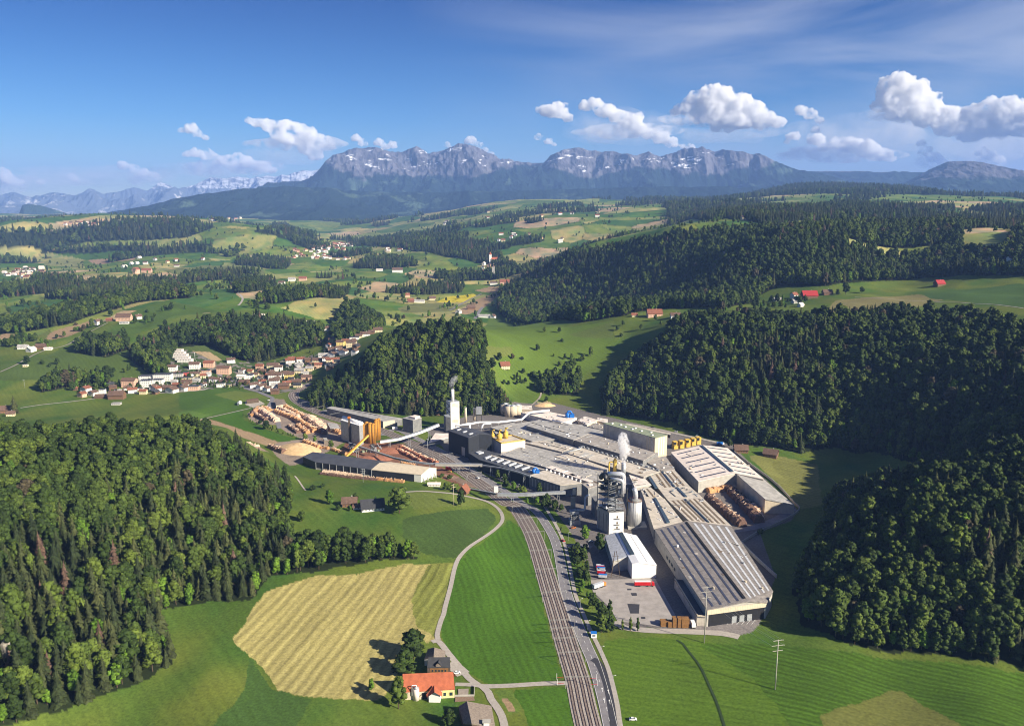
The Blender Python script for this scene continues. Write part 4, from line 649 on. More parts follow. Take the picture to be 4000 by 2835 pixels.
# ------------------------------------------------------------------ ribbons: roads, rails, paths
def resample(pts, step):
    P_ = [np.array(p[:2], float) for p in pts]; n = len(P_); out = []
    for i in range(n - 1):   # catmull-rom
        p0 = P_[max(i - 1, 0)]; p1 = P_[i]; p2 = P_[i + 1]; p3 = P_[min(i + 2, n - 1)]; k = max(2, int(np.hypot(*(p2 - p1)) / step))
        for j in range(k): t = j / k; out.append(.5 * ((2 * p1) + (-p0 + p2) * t + (2 * p0 - 5 * p1 + 4 * p2 - p3) * t * t + (-p0 + 3 * p1 - 3 * p2 + p3) * t ** 3))
    out.append(P_[-1]); return np.array(out)
def offset(line, o):
    t = np.gradient(line, axis=0); t /= np.linalg.norm(t, axis=1)[:, None]; return line + np.stack([t[:, 1], -t[:, 0]], 1) * o
def ribbon(name, line, w0, w1, m, lift, par=None, kind=None, label=None, thick=.0, nx=2):
    L_ = [offset(line, w0 + (w1 - w0) * i / (nx - 1)) for i in range(nx)]; V = []; n = len(line)
    for L in L_: z = gz(L[:, 0], L[:, 1]) + lift; V.append(np.column_stack([L, z]))
    zm = np.max([v[:, 2] for v in V], 0); 
    for v in V: v[:, 2] = np.maximum(v[:, 2], zm - .25 * abs(w1 - w0) * .3)
    V = np.concatenate(V); Fs = [[c * n + i, (c + 1) * n + i, (c + 1) * n + i + 1, c * n + i + 1] for c in range(nx - 1) for i in range(n - 1)]
    if thick: k = len(V); V = np.concatenate([V, V - [0, 0, thick]]); Fs += [[i, i + 1, k + i + 1, k + i] for i in range(n - 1)] + [[(nx - 1) * n + i + 1, (nx - 1) * n + i, k + (nx - 1) * n + i, k + (nx - 1) * n + i + 1] for i in range(n - 1)]
    o = mesh_obj(name, V, Fs, M[m] if isinstance(m, str) else m, par)
    if kind: o['kind'] = kind
    if label: o['label'] = label
    return o
def line_px(seq, step=4):
    return resample([hit(fr, x, y)[:2] for fr, x, y in seq], step)
RAILC = line_px([('G',1890,1220),('G',1870,1115),('G',1830,950),('G',1790,760),('G',1742,600),('G',1680,400),('G',1622,200),('G',1560,0),('F',2090,520),('F',2020,370),('F',1935,240),('B',1380,1480),('B',1230,1370),('B',1080,1262),('B',900,1135),('B',740,1030),('B',560,915),('B',380,830),('B',180,750),('B',0,672),('A',2120,625),('A',1900,575),('A',1700,515),('A',1500,435),('A',1360,360),('A',1290,300),('A',1290,240),('A',1400,175),('A',1480,140)], 5)
ribbon('ballast', RAILC, -7.6, 7.6, 'ballast', .22, kind='structure', label='brown gravel bed of the railway', nx=5)
for k, o_ in enumerate((-5.4, -1.8, 1.8, 5.4)):
    ln = offset(RAILC, o_); w_ = bpy.data.objects.new('railway_track', None); COL.objects.link(w_); w_.location = (float(ln[0][0]), float(ln[0][1]), 0); tag(w_, '%s railway track of the four running up the valley beside the road' % ('leftmost', 'second from left', 'third from left', 'rightmost')[k], 'railway track', 'railway tracks through the valley', 'structure')
    for nm, a, b, m, z in (('sleepers', -1.1, 1.1, 'sleeper', .30), ('rail', -.92, -.62, 'rail', .46), ('rail',   .62, .92, 'rail', .46)):
        r_ = ribbon(nm, ln, a, b, m, z, None, thick=.12); r_.parent = w_; r_.matrix_parent_inverse = Matrix.Translation(-w_.location)
ROAD = line_px([('G',2090,1240),('G',2052,1115),('G',2015,950),('G',1965,760),('G',1915,600),('G',1858,470),('G',1800,330),('G',1740,170),('G',1685,0),('F',2250,560),('F',2190,420),('F',2090,280),('B',1530,1470),('B',1400,1375),('B',1200,1245),('B',1050,1148),('B',880,1040),('B',720,935),('B',540,840),('B',330,735),('B',120,650),('R',900,520),('R',400,260),('R',60,160)], 4)
ribbon('road', ROAD, -4.2, 4.2, 'asphalt', .2, kind='structure', label='grey two lane main road running up the valley beside the railway', nx=4)
ribbon('road_edge_line', ROAD, -3.9, -3.7, 'paint', .29, kind='structure', label='white edge line of the main road'); ribbon('road_edge_line', ROAD, 3.7, 3.9, 'paint', .29, kind='structure', label='white edge line on the footpath side of the main road')
for i in range(2, min(len(ROAD) - 3, 200), 3):
    pass
dm = MB()
for i in range(0, 150, 2): a, b = ROAD[i], ROAD[i] + (ROAD[i + 1] - ROAD[i]) * .75; dm.add(([(a[0] - .12, a[1], .5), (a[0] + .12, a[1], .5), (b[0] + .12, b[1], .5), (b[0] - .12, b[1], .5)], [[0, 1, 2, 3]]))
for q in range(len(dm.V)): v = dm.V[q]; dm.V[q] = (v[0], v[1], float(gz(v[0], v[1])) + .29)
tag(mesh_obj('road_centre_line', dm.V, dm.F, M['paint']), kind='structure', label='dashed white centre line of the main road')
TURN = line_px([('G',1905,570),('G',1950,600),('G',1995,690),('G',2030,800),('G',2060,950),('G',2085,1130)], 4); ribbon('turning_lane', TURN, -2.4, 2.4, 'newasphalt', .24, kind='structure', label='strip of fresh dark asphalt beside the main road', nx=3)
WALK = line_px([('G',2170,1240),('G',2130,1100),('G',2110,960),('G',2075,800),('G',2030,640),('G',1960,480),('G',1890,340),('G',1830,200),('G',1765,40),('E',250,700),('E',215,560),('E',150,420),('E',60,270),('E',0,190)], 4); ribbon('pavement', WALK, -1.4, 1.4, 'gravelroad', .26, kind='structure', label='pale footpath following the main road', nx=3)
def road(name, seq, w_, m, label, lift=.28, step=5, nx=3): return ribbon(name, line_px(seq, step), -w_ / 2, w_ / 2, m, lift, kind='structure', label=label, nx=nx)
road('farm_track', [('V',800,370),('V',775,300),('V',830,90),('V',870,0),('F',1410,1000),('F',1450,850),('F',1490,680),('F',1545,590),('F',1680,490),('F',1800,400),('F',1840,340),('F',1815,270),('F',1730,210),('F',1600,175),('F',1450,148),('F',1250,132),('F',1110,138)], 3.4, 'gravelroad', 'pale gravel track curving round the knoll between the fields')
road('farm_track', [('V',700,400),('V',800,395),('V',950,580),('V',1100,760),('V',1230,920),('V',1350,1010),('V',1450,1045),('V',1867,1035),('G',1500,770),('G',1720,765)], 4.2, 'gravelroad', 'pale lane from the red barn to the level crossing')
road('farm_track', [('V',1420,1040),('V',1520,1130),('V',1560,1230),('V',1640,1340),('V',1720,1480),('V',1760,1640)], 4.4, 'gravelroad', 'pale lane running down to the bottom edge below the red barn')
road('farm_track', [('V',1040,1018),('V',1200,1020),('V',1400,1035)], 3.6, 'gravelroad', 'short pale drive beside the red barn'); road('farm_yard', [('V',960,700),('V',1080,800),('V',1160,870)], 9, 'gravelroad', 'pale paved yard between farmhouse and lane', lift=.2)
road('mill_road', [('E',1640,1330),('E',1500,1300),('E',1200,1285),('E',900,1275),('E',700,1250),('E',640,1200)], 6.5, 'gravelroad', 'light kerbed road curving below the lorry park'); road('mill_road', [('E',240,590),('E',330,580),('E',440,600)], 6, 'asphalt', 'short side road joining the main road by the white hall')
road('village_road', [('A',1045,300),('A',960,262),('A',780,200),('A',620,120),('A',450,40),('T',720,460)], 7, 'asphalt', 'grey road crossing the village towards the log yard'); road('village_road', [('A',1045,300),('A',1030,350),('A',1010,400),('A',1100,560),('A',1120,640)], 6, 'asphalt', 'grey road dropping into the log yard')
road('field_path', [('A',180,545),('A',420,500),('A',640,450),('A',800,412)], 2.6, 'gravelroad', 'straight pale path across the green field before the log yard'); road('field_path', [('J',0,660),('J',110,610),('J',250,535),('J',420,490),('J',520,430),('J',620,380),('J',690,345)], 3.4, 'pathmat', 'pale lane climbing to the hill farm on the left')
road('field_path', [('J',130,890),('J',260,870),('J',400,855),('J',600,830),('J',760,800),('J',1000,795),('J',1250,780),('J',1330,765)], 4, 'gravelroad', 'pale road in front of the village houses'); road('field_path', [('B',1650,380),('B',1740,300),('B',1760,240)], 2.5, 'pathmat', 'pale track climbing from the mill into the gully')
road('field_path', [('J',1520,155),('J',1550,185),('J',1545,210),('J',1520,235)], 5, 'gravelroad', 'winding pale lane on the far green slope'); road('field_path', [('K',1400,320),('K',1430,270),('K',1450,245)], 9, 'asphalt', 'grey road by the far white workshops'); road('field_path', [('K',1240,265),('K',1330,215),('K',1440,160)], 6, 'asphalt', 'far valley road between the yellow field and brown field')
road('field_path', [('L',2292,210),('L',2150,190),('L',1950,178),('L',1750,170),('L',1400,150)], 2.6, 'gravelroad', 'thin pale lane across the plateau meadow'); road('field_path', [('F',370,125),('F',330,70),('F',290,20)], 1.6, 'gravelroad', 'narrow worn path by the left wood'); road('kerb_road', [('C',400+1060,1500-60),('C',1700,1400),('C',1900,1330),('C',2060,1230)], 8, 'asphalt', 'grey access road behind the log bays')
road('mill_road', [('C',560,470),('C',800,510),('C',1000,555),('C',1230,605),('C',1440,650)], 6, 'gravelroad', 'pale service road behind the tall green roofed hall')
# truck yard
yd = [P('E', x, y)[:2] for x, y in [(432,865),(955,850),(1130,1165),(1240,1250),(1000,1245),(860,1225),(650,1200),(590,1090),(450,960)]]
o = mesh_obj('lorry_park', [(a, b, .16) for a, b in yd], [list(range(len(yd)))[::-1]], mat('lorry_park', (.34,.31,.29), scale=.15, var=.25)); tag(o, kind='structure', label='pale asphalt lorry park with dark repair patches')
for q in [[(730,1055),(830,1060),(825,1135),(755,1135)],[(757,968),(805,968),(810,990),(768,992)],[(728,933),(762,933),(765,945),(730,946)],[(840,1162),(875,1162),(878,1178),(845,1180)]]: tag(mesh_obj('asphalt_patch', [tuple(P('E', a, b, .2)) for a, b in q], [[3, 2, 1, 0]], M['newasphalt']), kind='structure', label='dark asphalt patch on the lorry park')
# ------------------------------------------------------------------ the mill
St = lambda *a: a
r, ps = bld('warehouse', 'large gabled warehouse with dark blue and light roof stripes nearest the camera', [('E',1380,1105,12.5),('E',1712,1036,14.6),('E',1215,388,14.9),('E',955,455,12.5),('E',1862,1048,11.8),('E',1572,430,12.5),('E',1912,955,11.8)], [[0,1,2,3],[1,6,5,2],[1,4,6]], 'conc', 'oldroof',
 strips=[('rooflight',0,u,u+.055,.02,.97,.12,'stripeblue') for u in (.14,.34,.55,.76)] + [('rooflight',0,.93,.99,.03,.98,.5,'dark')] + [('rooflight',1,u,u+.06,.02,.97,.12,'striplight') for u in (.12,.29,.47,.65,.83)])
a, b = ps[0], ps[4]
wallpanel(r, a, b, .03, .97, 0, 8.6, 'dark', 'bay_shade_panel'); wallpanel(r, a, b, 0, 1, 8.8, 12.3, 'cream', 'fascia', .5)  # flat dark panel stands in for the shade under the open canopy
for u in (.42, .55, .68): wallpanel(r, a, b, u, u + .08, .2, 5, 'galv', 'dock_door', .35)
d_ = ps[3]
for u in (.18, .24, .30, .55, .6, .65, .7): wallpanel(r, a, d_, u, u + .03, 4, 6.5, 'glass', 'window')
bld('lean_to', 'dark flat roofed lean-to with a bright roof edge along the striped warehouse', [('E',1300,1163,6.5),('E',1365,1168,6.5),('E',1190,865,6.5),('E',1115,862,6.5)], [[0,1,2,3]], 'tanroof', 'blackroof', strips=[('parapet',0,0,.1,0,1,.8,'cream'),('parapet',0,.1,1,0,.02,.8,'cream')])
bld('white_shed', 'white gabled shed with a grey left slope beside the lorry park', [('E',770,735,11.8),('E',828,722,13),('E',690,478,13),('E',640,485,11.8),('E',967,742,10.5),('E',806,505,10.5)], [[0,1,2,3],[1,4,5,2]], 'whitewall', 'whiteroof', strips=[('ridge_light',0,.35,.95,.25,.98,.7,'skylight'),('gutter',1,.48,.5,.02,.98,.1,'dark')])
wr, wp = bld('lean_to', 'grey roofed low wing on the left of the white shed', [('E',612,712,8.5),('E',737,670,11.6),('E',640,478,11.6),('E',548,505,8.5)], [[0,1,2,3]], 'conc', 'striplight')
wallpanel(wr, wp[0], wp[1], .45, .95, 0, 4.5, 'galv', 'shed_door')
bld('pale_hall', 'big pale roofed hall with dark slots and a glazed ridge, right of the mill', [('C',1212,985,12),('C',1540,912,15),('C',1240,662,15),('C',968,728,12),('C',1792,965,12),('C',1470,690,12)], [[0,1,2,3],[1,4,5,2]], 'conc', 'pinkroof',
 strips=[('rooflight',0,.12,.82,v,v+.025,.15,'stripeblue') for v in (.08,.24,.40,.56,.72,.88)] + [('rooflight',1,.12,.85,v,v+.025,.15,'stripeblue') for v in (.1,.26,.42,.58,.74,.9)] + [('ridge_light',0,.93,1.0,.05,.97,.8,'skylight')])
bld('log_shed', 'tall sloping shed with a brown inner wall covering log bays at the right', [('C',1808,1145,14),('C',2068,1196,9),('C',1792,967,9),('C',1557,925,14)], [[0,1,2,3]], 'cream', 'greyroof')
r, ps = bld('tall_hall', 'long tall windowless hall with a green flat roof and striped cream end', [('C',822,597,24.7),('C',932,572,24.7),('C',478,455,24.7),('C',360,467,24.7)], [[0,1,2,3]], 'tanroof', 'greenroof', strips=[('vent',0,u,u+.12,v,v+.02,1.1,'white') for u,v in ((.2,.1),(.6,.22),(.4,.35),(.3,.5),(.6,.52),(.35,.65),(.5,.78),(.3,.9))])
wallpanel(r, ps[0], ps[1], 0, 1, 0, 24.6, 'cream', 'end_wall'); [wallpanel(r, ps[0], ps[1], u, u + .06, 3, 24, 'whitewall', 'cladding_band', .2) for u in (.3, .5, .7)]; wallpanel(r, ps[0], ps[3], 0, .04, 3, 24, 'cream', 'cladding_band')
for u in (.08, .13, .86, .92): wallpanel(r, ps[0], ps[3], u, u + .025, 3, 24, 'cream', 'cladding_band', .2)
r, ps = bld('black_hall', 'black clad cube shaped hall with a dark grey gabled roof', [('B',945,745,24.3),('B',1062,700,26.5),('B',842,626,26.5),('B',722,665,24.3),('B',1205,712,24.3),('B',985,640,24.3)], [[0,1,2,3],[1,4,5,2]], 'blackwall', 'blackroof', strips=[('roof_vent',0,.4,.75,v,v+.07,.9,'striplight') for v in (.15,.45,.75)])
wallpanel(r, ps[0], ps[3], .18, .34, 1, 11, 'tanroof', 'shutter')
r, ps = bld('cream_hall', 'cream coloured hall with yellow cyclones standing on its roof', [('B',1310,812,17),('B',1580,775,17),('B',1440,722,17),('B',1185,738,17)], [[0,1,2,3]], 'pinkroof', 'tanroof', strips=[('parapet',0,0,.04,0,1,1,'yellow'),('parapet',0,0,1,0,.04,1,'yellow'),('parapet',0,0,1,.96,1,1,'yellow'),('parapet',0,.96,1,0,1,1,'yellow')])
for i, (x, y, rr, hh) in enumerate([(1292,770,3.2,7),(1362,750,3,7.5),(1215,735,2.2,3.5)]):
    p = P('B', x, y, 17); e = root('cyclone', p, ('fat yellow cyclone nearest the edge on the cream hall roof', 'taller yellow cyclone at the middle of the cream hall roof', 'small yellow cyclone at the corner of the cream hall roof')[i], 'cyclone', 'yellow cyclones')
    MB().cyl((p.x, p.y, 17.4), rr, hh, 20).out('body', 'yellow', e, True); MB().cyl((p.x, p.y, 17.4 + hh), rr, 1.5, 20, .6).out('cone', 'yellow', e, True); MB().tube([(p.x, p.y, 18 + hh), (p.x, p.y, 22 + hh), (p.x + 2.2, p.y - 1, 22 + hh)], .9).out('duct', 'yellow', e, True)
bld('black_annex', 'low black roofed annex at the foot of the black hall', [('B',1060,985,9),('B',1300,925,9),('B',1085,870,9),('B',950,915,9)], [[0,1,2,3]], 'blackwall', 'blackroof', strips=[('roof_vent',0,.3,.6,.5,.75,1.2,'striplight')])
bld('long_shed', 'long black roofed shed with white roof vents above the road', [('B',1060,987,12),('B',1625,1165,12),('B',1812,1100,12),('B',1180,932,12)], [[0,1,2,3]], 'blackwall', 'blackroof', strips=[('roof_vent',0,u,u+.035,.25,.75,1.3,'striplight') for u in (.06,.17,.29,.41,.52,.63,.76,.9)] + [('rooflight',0,.05,.98,.86,.97,.12,'tanroof')])
r, ps = bld('long_shed', 'tan roofed continuation of the black shed with ribbed dark walls', [('B',1625,1167,12),('B',1970,1277,12),('B',2215,1250,12),('B',1812,1102,12)], [[0,1,2,3]], 'concdark', 'tanroof')
for u in np.arange(.1, .95, .1): wallpanel(r, ps[0], ps[1], u, u + .03, 2, 10, 'conc', 'pilaster')
bld('mill_hall', 'vast low flat roof filling the middle of the mill under the other roofs', [('Q',300,690,7),('Q',860,860,7),('Q',1400,1010,7),('Q',1960,1010,7),('Q',2090,860,7),('Q',2060,640,7),('Q',1460,370,7),('Q',730,290,7),('Q',180,372,7),('Q',330,520,7)], [[0,1,2,3,4,5,6,7,8,9]], 'concdark', 'greyroof', over=0)
dsh = [('rooflight',0,u,u+.055,v,v+.05,.12,'dash') for v in (.14,.36,.58,.8) for u in np.arange(.03,.95,.083)]
bld('workshop_hall', 'broad grey roof with rows of pale rooflights in the middle of the mill', [('Q',330,682,10),('Q',1400,985,10),('Q',1500,878,10.5),('Q',520,592,10.5)], [[0,1,2,3]], 'cream', 'greyroof', strips=dsh)
bld('narrow_hall', 'narrow cream roof with a dark trench beside the pale rooflight rows', [('Q',808,818,11),('Q',1288,982,11),('Q',1336,968,11),('Q',885,802,11)], [[0,1,2,3]], 'cream', 'pinkroof')
bld('narrow_hall', 'narrow grey brown roof behind the pale rooflight rows', [('Q',900,692,10.8),('Q',1440,868,10.8),('Q',1512,832,10.8),('Q',1060,672,10.8)], [[0,1,2,3]], 'concdark', 'tanroof')
bld('workshop_hall', 'wide brown roof with two white panels left of the steaming stack', [('Q',1060,662,12),('Q',1900,925,12),('Q',2085,862,12),('Q',1200,585,12)], [[0,1,2,3]], 'concdark', 'tanroof', strips=[('rooflight',0,.14,.21,.15,.6,.15,'dash'),('rooflight',0,.22,.27,.15,.6,.15,'dash'),('rooflight',0,.4,.48,.2,.6,.15,'dash')] + [('dormer',0,u,u+.028,.94,1.0,1.6,'galv') for u in np.arange(.03,.97,.062)] + [('gutter',0,0,1,.90,.935,.3,'concdark')])
bld('workshop_hall', 'long brown roof in front of the tall green roofed hall', [('Q',1120,512,14),('Q',1895,742,14),('Q',2036,655,14),('Q',1290,437,14)], [[0,1,2,3]], 'concdark', 'brownroof'); 
bld('workshop_hall', 'long greenish grey roof at the back left of the mill', [('Q',592,352,14.5),('Q',1118,512,14.5),('Q',1290,437,14.5),('Q',732,285,14.5)], [[0,1,2,3]], 'concdark', 'greyroof', strips=[('gutter',0,0,1,.42,.45,.3,'dark')])
bld('workshop_hall', 'grey patched roof behind the cream hall', [('Q',190,372,9.5),('Q',660,527,9.5),('Q',960,500,9.5),('Q',440,318,9.5)], [[0,1,2,3]], 'concdark', 'greyroof', strips=[('rooflight',0,u,u+.03,v,v+.14,.15,'dash') for u in (.45,.51,.57) for v in (.25,.5)]); bld('narrow_hall', 'low tan roof right of the grey patched roof', [('Q',590,545,9),('Q',990,645,9),('Q',1110,602,9),('Q',790,518,9)], [[0,1,2,3]], 'concdark', 'tanroof', strips=[('gutter',0,.1,.95,.5,.56,.2,'dark')])
bld('pink_hall', 'pale pink flat roof at the far end of the mill', [('Q',530,205,8),('Q',980,322,8),('Q',1155,262,8),('Q',760,178,8)], [[0,1,2,3]], 'pinkroof', 'pinkroof'); bld('pink_hall', 'small pale pink block with a dark side beside the blue machine', [('Q',1168,290,9),('Q',1270,345,9),('Q',1392,288,9),('Q',1245,248,9)], [[0,1,2,3]], 'cream', 'pinkroof')
bld('pink_hall', 'low pink roof at the upper right end of the mill roofs', [('Q',1392,300,8),('Q',1500,322,8),('Q',1502,280,8),('Q',1385,262,8)], [[0,1,2,3]], 'cream', 'pinkroof'); bld('narrow_hall', 'low brown roof left of the tall hall', [('Q',1278,362,8),('Q',1450,398,8),('Q',1455,345,8),('Q',1375,318,8)], [[0,1,2,3]], 'concdark', 'brownroof')
bld('pink_hall', 'long low pale building at the back with two small chimneys', [('B',1380,415,6),('B',1660,430,6),('B',1650,385,6),('B',1400,380,6)], [[0,1,2,3]], 'cream', 'pinkroof'); bld('long_shed', 'long low building with reddish edge behind the tall hall', [('C',560,490,4),('C',960,570,4),('C',960,556,4),('C',570,472,4)], [[0,1,2,3]], 'oldwood', 'tanroof')
bld('brown_hall', 'brown striped roof with a dark glazed ridge below the pale hall', [('C',858,1055,10),('C',1130,1030,10),('C',990,880,10),('C',775,925,10)], [[0,1,2,3]], 'concdark', 'tanroof', strips=[('rooflight',0,u,u+.07,.05,.95,.1,'brownstripe') for u in (.2,.36,.62,.8)] + [('ridge_light',0,.49,.54,.02,1,.8,'skylight'),('ridge_light',0,-.12,-.02,.05,1,.6,'skylight')])
bld('brown_hall', 'plain brown roof in the middle of the brown halls', [('C',935,1152,10),('C',1240,1127,10),('C',1132,1032,10),('C',860,1057,10)], [[0,1,2,3]], 'concdark', 'tanroof', strips=[('ridge_light',0,.53,.6,.1,.98,.8,'skylight')])
bld('brown_hall', 'large brown striped roof directly behind the striped warehouse', [('C',1132,1342,10),('C',1505,1387,10),('C',1242,1129,10),('C',937,1154,10)], [[0,1,2,3]], 'concdark', 'tanroof', strips=[('rooflight',0,u,u+.06,.05,.95,.1,'brownstripe') for u in (.08,.22,.35,.56,.7,.84)] + [('ridge_light',0,.46,.50,.04,.96,.8,'skylight')])
bld('brown_hall', 'brown roof with a long blue black skylight beside the round silo', [('C',812,1410,10),('C',1068,1346,10),('C',905,1141,10),('C',722,1132,10)], [[0,1,2,3]], 'conc', 'tanroof', strips=[('ridge_light',0,.46,.58,.06,.97,1,'skylight')]); bld('brown_hall', 'small brown roof with pale strips left of the skylight roof', [('C',722,1130,10.3),('C',897,1138,10.3),('C',782,1040,10.3),('C',690,1052,10.3)], [[0,1,2,3]], 'conc', 'tanroof', strips=[('rooflight',0,.5,.62,.05,.9,.1,'brownstripe'),('rooflight',0,.2,.28,.1,.9,.5,'dark')])
bld('pale_hall', 'pale low roof right of the furnace tower', [('C',640,1040,10),('C',790,1020,10),('C',700,930,10),('C',590,925,10)], [[0,1,2,3]], 'conc', 'pinkroof'); bld('narrow_hall', 'brown roof at the foot of the tall hall end wall', [('C',880,890,8.5),('C',1000,880,8.5),('C',915,760,8.5),('C',720,800,8.5)], [[0,1,2,3]], 'concdark', 'brownroof')
# white stair tower with stack, small stacks
r, ps = bld('drying_tower', 'tall white panelled tower with a stack beside the black hall', [('B',745,347,35.6),('B',842,335,35.6),('B',790,318,35.6),('B',697,326,35.6)], [[0,1,2,3]], 'whitewall', 'galv')
c = cen(ps); MB().cyl((c.x, c.y, 35.5), 2.1, zat('B', 765, 203, c) - 35.5, 20).out('stack', 'whitewall', r, True)
for z in (7, 14, 21, 28): wallpanel(r, ps[0], ps[1], .1, .95, z, z + .35, 'darksteel', 'band'); wallpanel(r, ps[0], ps[1], .12, .9, z + 1, z + 5.5, 'tanroof' if z in (7, 28) else 'whitewall', 'panel', .06)
mb = MB()
for i in range(9): q = ps[0].lerp(ps[3], .1 + .8 * (i % 2)); q2 = ps[0].lerp(ps[3], .1 + .8 * ((i + 1) % 2)); n = Vector((-.9, .1, 0)); mb.beam(Vector((q.x, q.y, i * 3.7)) + n, Vector((q2.x, q2.y, i * 3.7 + 3.7)) + n, .5)
mb.out('stair', 'darksteel', r)
bld('tower_base', 'dark lower block around the foot of the white tower', [('B',690,510,20),('B',745,515,20),('B',720,480,20),('B',668,490,20)], [[0,1,2,3]], 'concdark', 'galv')
for x, y0_, y1_, rr, lb in ((915,560,408,1.7,'slim white stack right of the drying tower'),(1012,540,420,1.9,'second slim white stack beside the grey tank')):
    p = P('B', x, y0_, 9); e = root('stack', p, lb, 'chimney'); h = zat('B', x, y1_, p); MB().cyl((p.x, p.y, 8), rr, h - 8, 16, rr * .85).out('shaft', 'cream', e, True); MB().cyl((p.x, p.y, h), rr * 1.05, .6, 16).out('rim', 'galv', e)
p = P('B', 1065, 560, 9); e = root('tank', p, 'grey square tank on tall legs among the stacks', 'tank'); MB().box((p.x, p.y, 19), (7, 7, 9)).out('body', 'galv', e)
for sx in (-3, 3):
    for sy in (-3, 3): MB().box((p.x + sx, p.y + sy, 7), (.5, .5, 12)).out('leg', 'darksteel', e)
for i, (x, y) in enumerate(((1352,480),(1400,500),(1440,502),(1490,495))):
    p = P('B', x, y, 0); e = root('storage_silo', p, ('leftmost', 'second', 'third', 'rightmost')[i] + ' of four squat cream silos at the far end of the mill', 'silo', 'squat cream silos'); MB().cyl((p.x, p.y, 0), 6.5, 15, 24).out('body', 'cream', e, True); MB().cyl((p.x, p.y, 15), 6.6, 1.6, 24, .5).out('cap', 'galv', e, True)
# pipes over the roofs
for k, (pts, rr, mt, lb) in enumerate([([('B',800,610,13),('B',960,590,13),('B',1060,570,13),('B',1280,570,13),('B',1540,540,12),('B',1630,460,13),('B',1850,435,13)],1.3,'white','long white pipe bridge running from the drying tower to the pink roofs'),([('B',860,610,11),('B',960,580,12),('B',960,650,9)],1.4,'white','white elbow duct beside the drying tower'),([('B',1090,640,9),('B',1110,590,13),('B',1200,585,13)],1.2,'steel','shiny elbow duct above the grey roofs'),
 ([('B',1650,700,10),('B',1880,690,11)],.9,'galv','short grey duct on the brown roof'),([('Q',1000,655,12),('Q',1190,610,14),('Q',1210,585,14)],1.0,'galv','thin grey duct crossing the middle roofs'),([('Q',880,290,10),('Q',1100,330,10)],1.,'white','white duct at the edge of the pink roof')]):
    w_ = [P(*q) for q in pts]; e = root('pipe_bridge', w_[0] * 1, lb, 'pipe'); e.location.z = 0; MB().tube(w_, rr).out('pipe', mt, e, True); mb = MB(); [mb.box((q.x, q.y, 6.5), (.6, .6, q.z - 7)) for q in w_]; mb.out('trestle', 'galv', e)
for i, (x, y, z) in enumerate(((1075,262,9),(1100,275,9))): pass
def blue_machine(fr, x, y, z, s, lb):
    p = P(fr, x, y, z); e = root('fan_unit', p, lb, 'machine', 'bright blue fans on the roofs'); MB().cyl((p.x, p.y, z + .3), 1.9 * s, 3.6 * s, 16).out('drum', 'blue', e, True); MB().box((p.x + 4 * s, p.y, z + .3), (4 * s, 3 * s, 3 * s)).out('housing', 'blue', e); MB().tube([(p.x, p.y, z + 3 * s), (p.x, p.y, z + 5.5 * s), (p.x + 3 * s, p.y, z + 5.5 * s), (p.x + 4 * s, p.y, z + 3 * s)], .8 * s).out('duct', 'blue', e, True)
blue_machine('Q', 1050, 258, 8.5, 1.5, 'bright blue fan unit on the pink roof at the far end'); blue_machine('Q', 672, 880, 12.4, 1.0, 'bright blue fan unit at the end of the black roof')
for i in range(9):
    p = P('Q', 815 + 380 * i / 8, 850 + 128 * i / 8, 12.4); e = root('roof_fan', p, ('first', 'second', 'third', 'fourth', 'fifth', 'sixth', 'seventh', 'eighth', 'last')[i] + ' white roof fan from the left in the row beside the dark trench', 'roof fan', 'white roof fans'); MB().cyl((p.x, p.y, 12.4), .9, 1.4, 12).out('housing', 'white', e); MB().cyl((p.x, p.y, 13.8), 1.2, .7, 12, .3).out('cap', 'white', e)
for i, (x, y) in enumerate(((1000,690),(1055,685),(1110,672),(1160,660),(1205,650))):
    p = P('C', x, y, 0); e = root('silencer', p, ('leftmost', 'second from left', 'middle', 'second from right', 'rightmost')[i] + ' of five yellow ventilation hoods beside the pale hall', 'ventilation hood', 'yellow ventilation hoods'); MB().box((p.x, p.y, 0), (5.4, 6, 9), .3).out('body', 'yellow', e); MB().box((p.x - 1.2, p.y - 4, 5.5), (4.6, 3.4, 4.6), .3).out('hood', 'yellow', e); MB().box((p.x - 1.2, p.y - 5.8, 6), (3.6, .3, 3.4), .3).out('mouth', 'dark', e)
# ------------------------------------------------------------------ furnace plant
r, ps = bld('furnace_block', 'concrete block with sunlit front coloured lighter under the tangle of pipes', [('U',1010,975,20),('U',1262,957,20),('U',1060,862,20),('U',805,868,20)], [[0,1,2,3]], 'conc', 'concdark')
wallpanel(r, ps[0], ps[1], 0, 1, 0, 19.9, 'whitewall', 'front_wall')  # sunlit face painted in: front made whiter than the grey shaded sides
for z in (4.5, 8.5, 14): wallpanel(r, ps[0], ps[1], .32, .75, z, z + .5, 'darksteel', 'balcony', 1.0); wallpanel(r, ps[0], ps[1], .5, .6, z + .6, z + 2.6, 'oldwood', 'window', .2)
for u in (.2, .45, .8): wallpanel(r, ps[0], ps[3], u, u + .04, 1, 17, 'concdark', 'pilaster')
c0 = (ps[0] + ps[1] + ps[2] + ps[3]) / 4; ex_ = (ps[1] - ps[0]); ey_ = (ps[3] - ps[0]); ex_.z = ey_.z = 0
def fp(u, v, z): return Vector((ps[0].x, ps[0].y, 0)) + ex_ * u + ey_ * v + Vector((0, 0, z))
ft = root('pipe_tower', Vector((c0.x, c0.y, 0)), 'dark steel tower full of pipes and vessels above the furnace block', 'process tower'); ztop = zat('U', 1060, 300, fp(.5, .5, 0))
for u in (-.02, .5, 1.0):
    for v in (0.1, .98): MB().beam(fp(u, v, 20), fp(u, v, ztop - 2), .55).out('column', 'darksteel', ft)
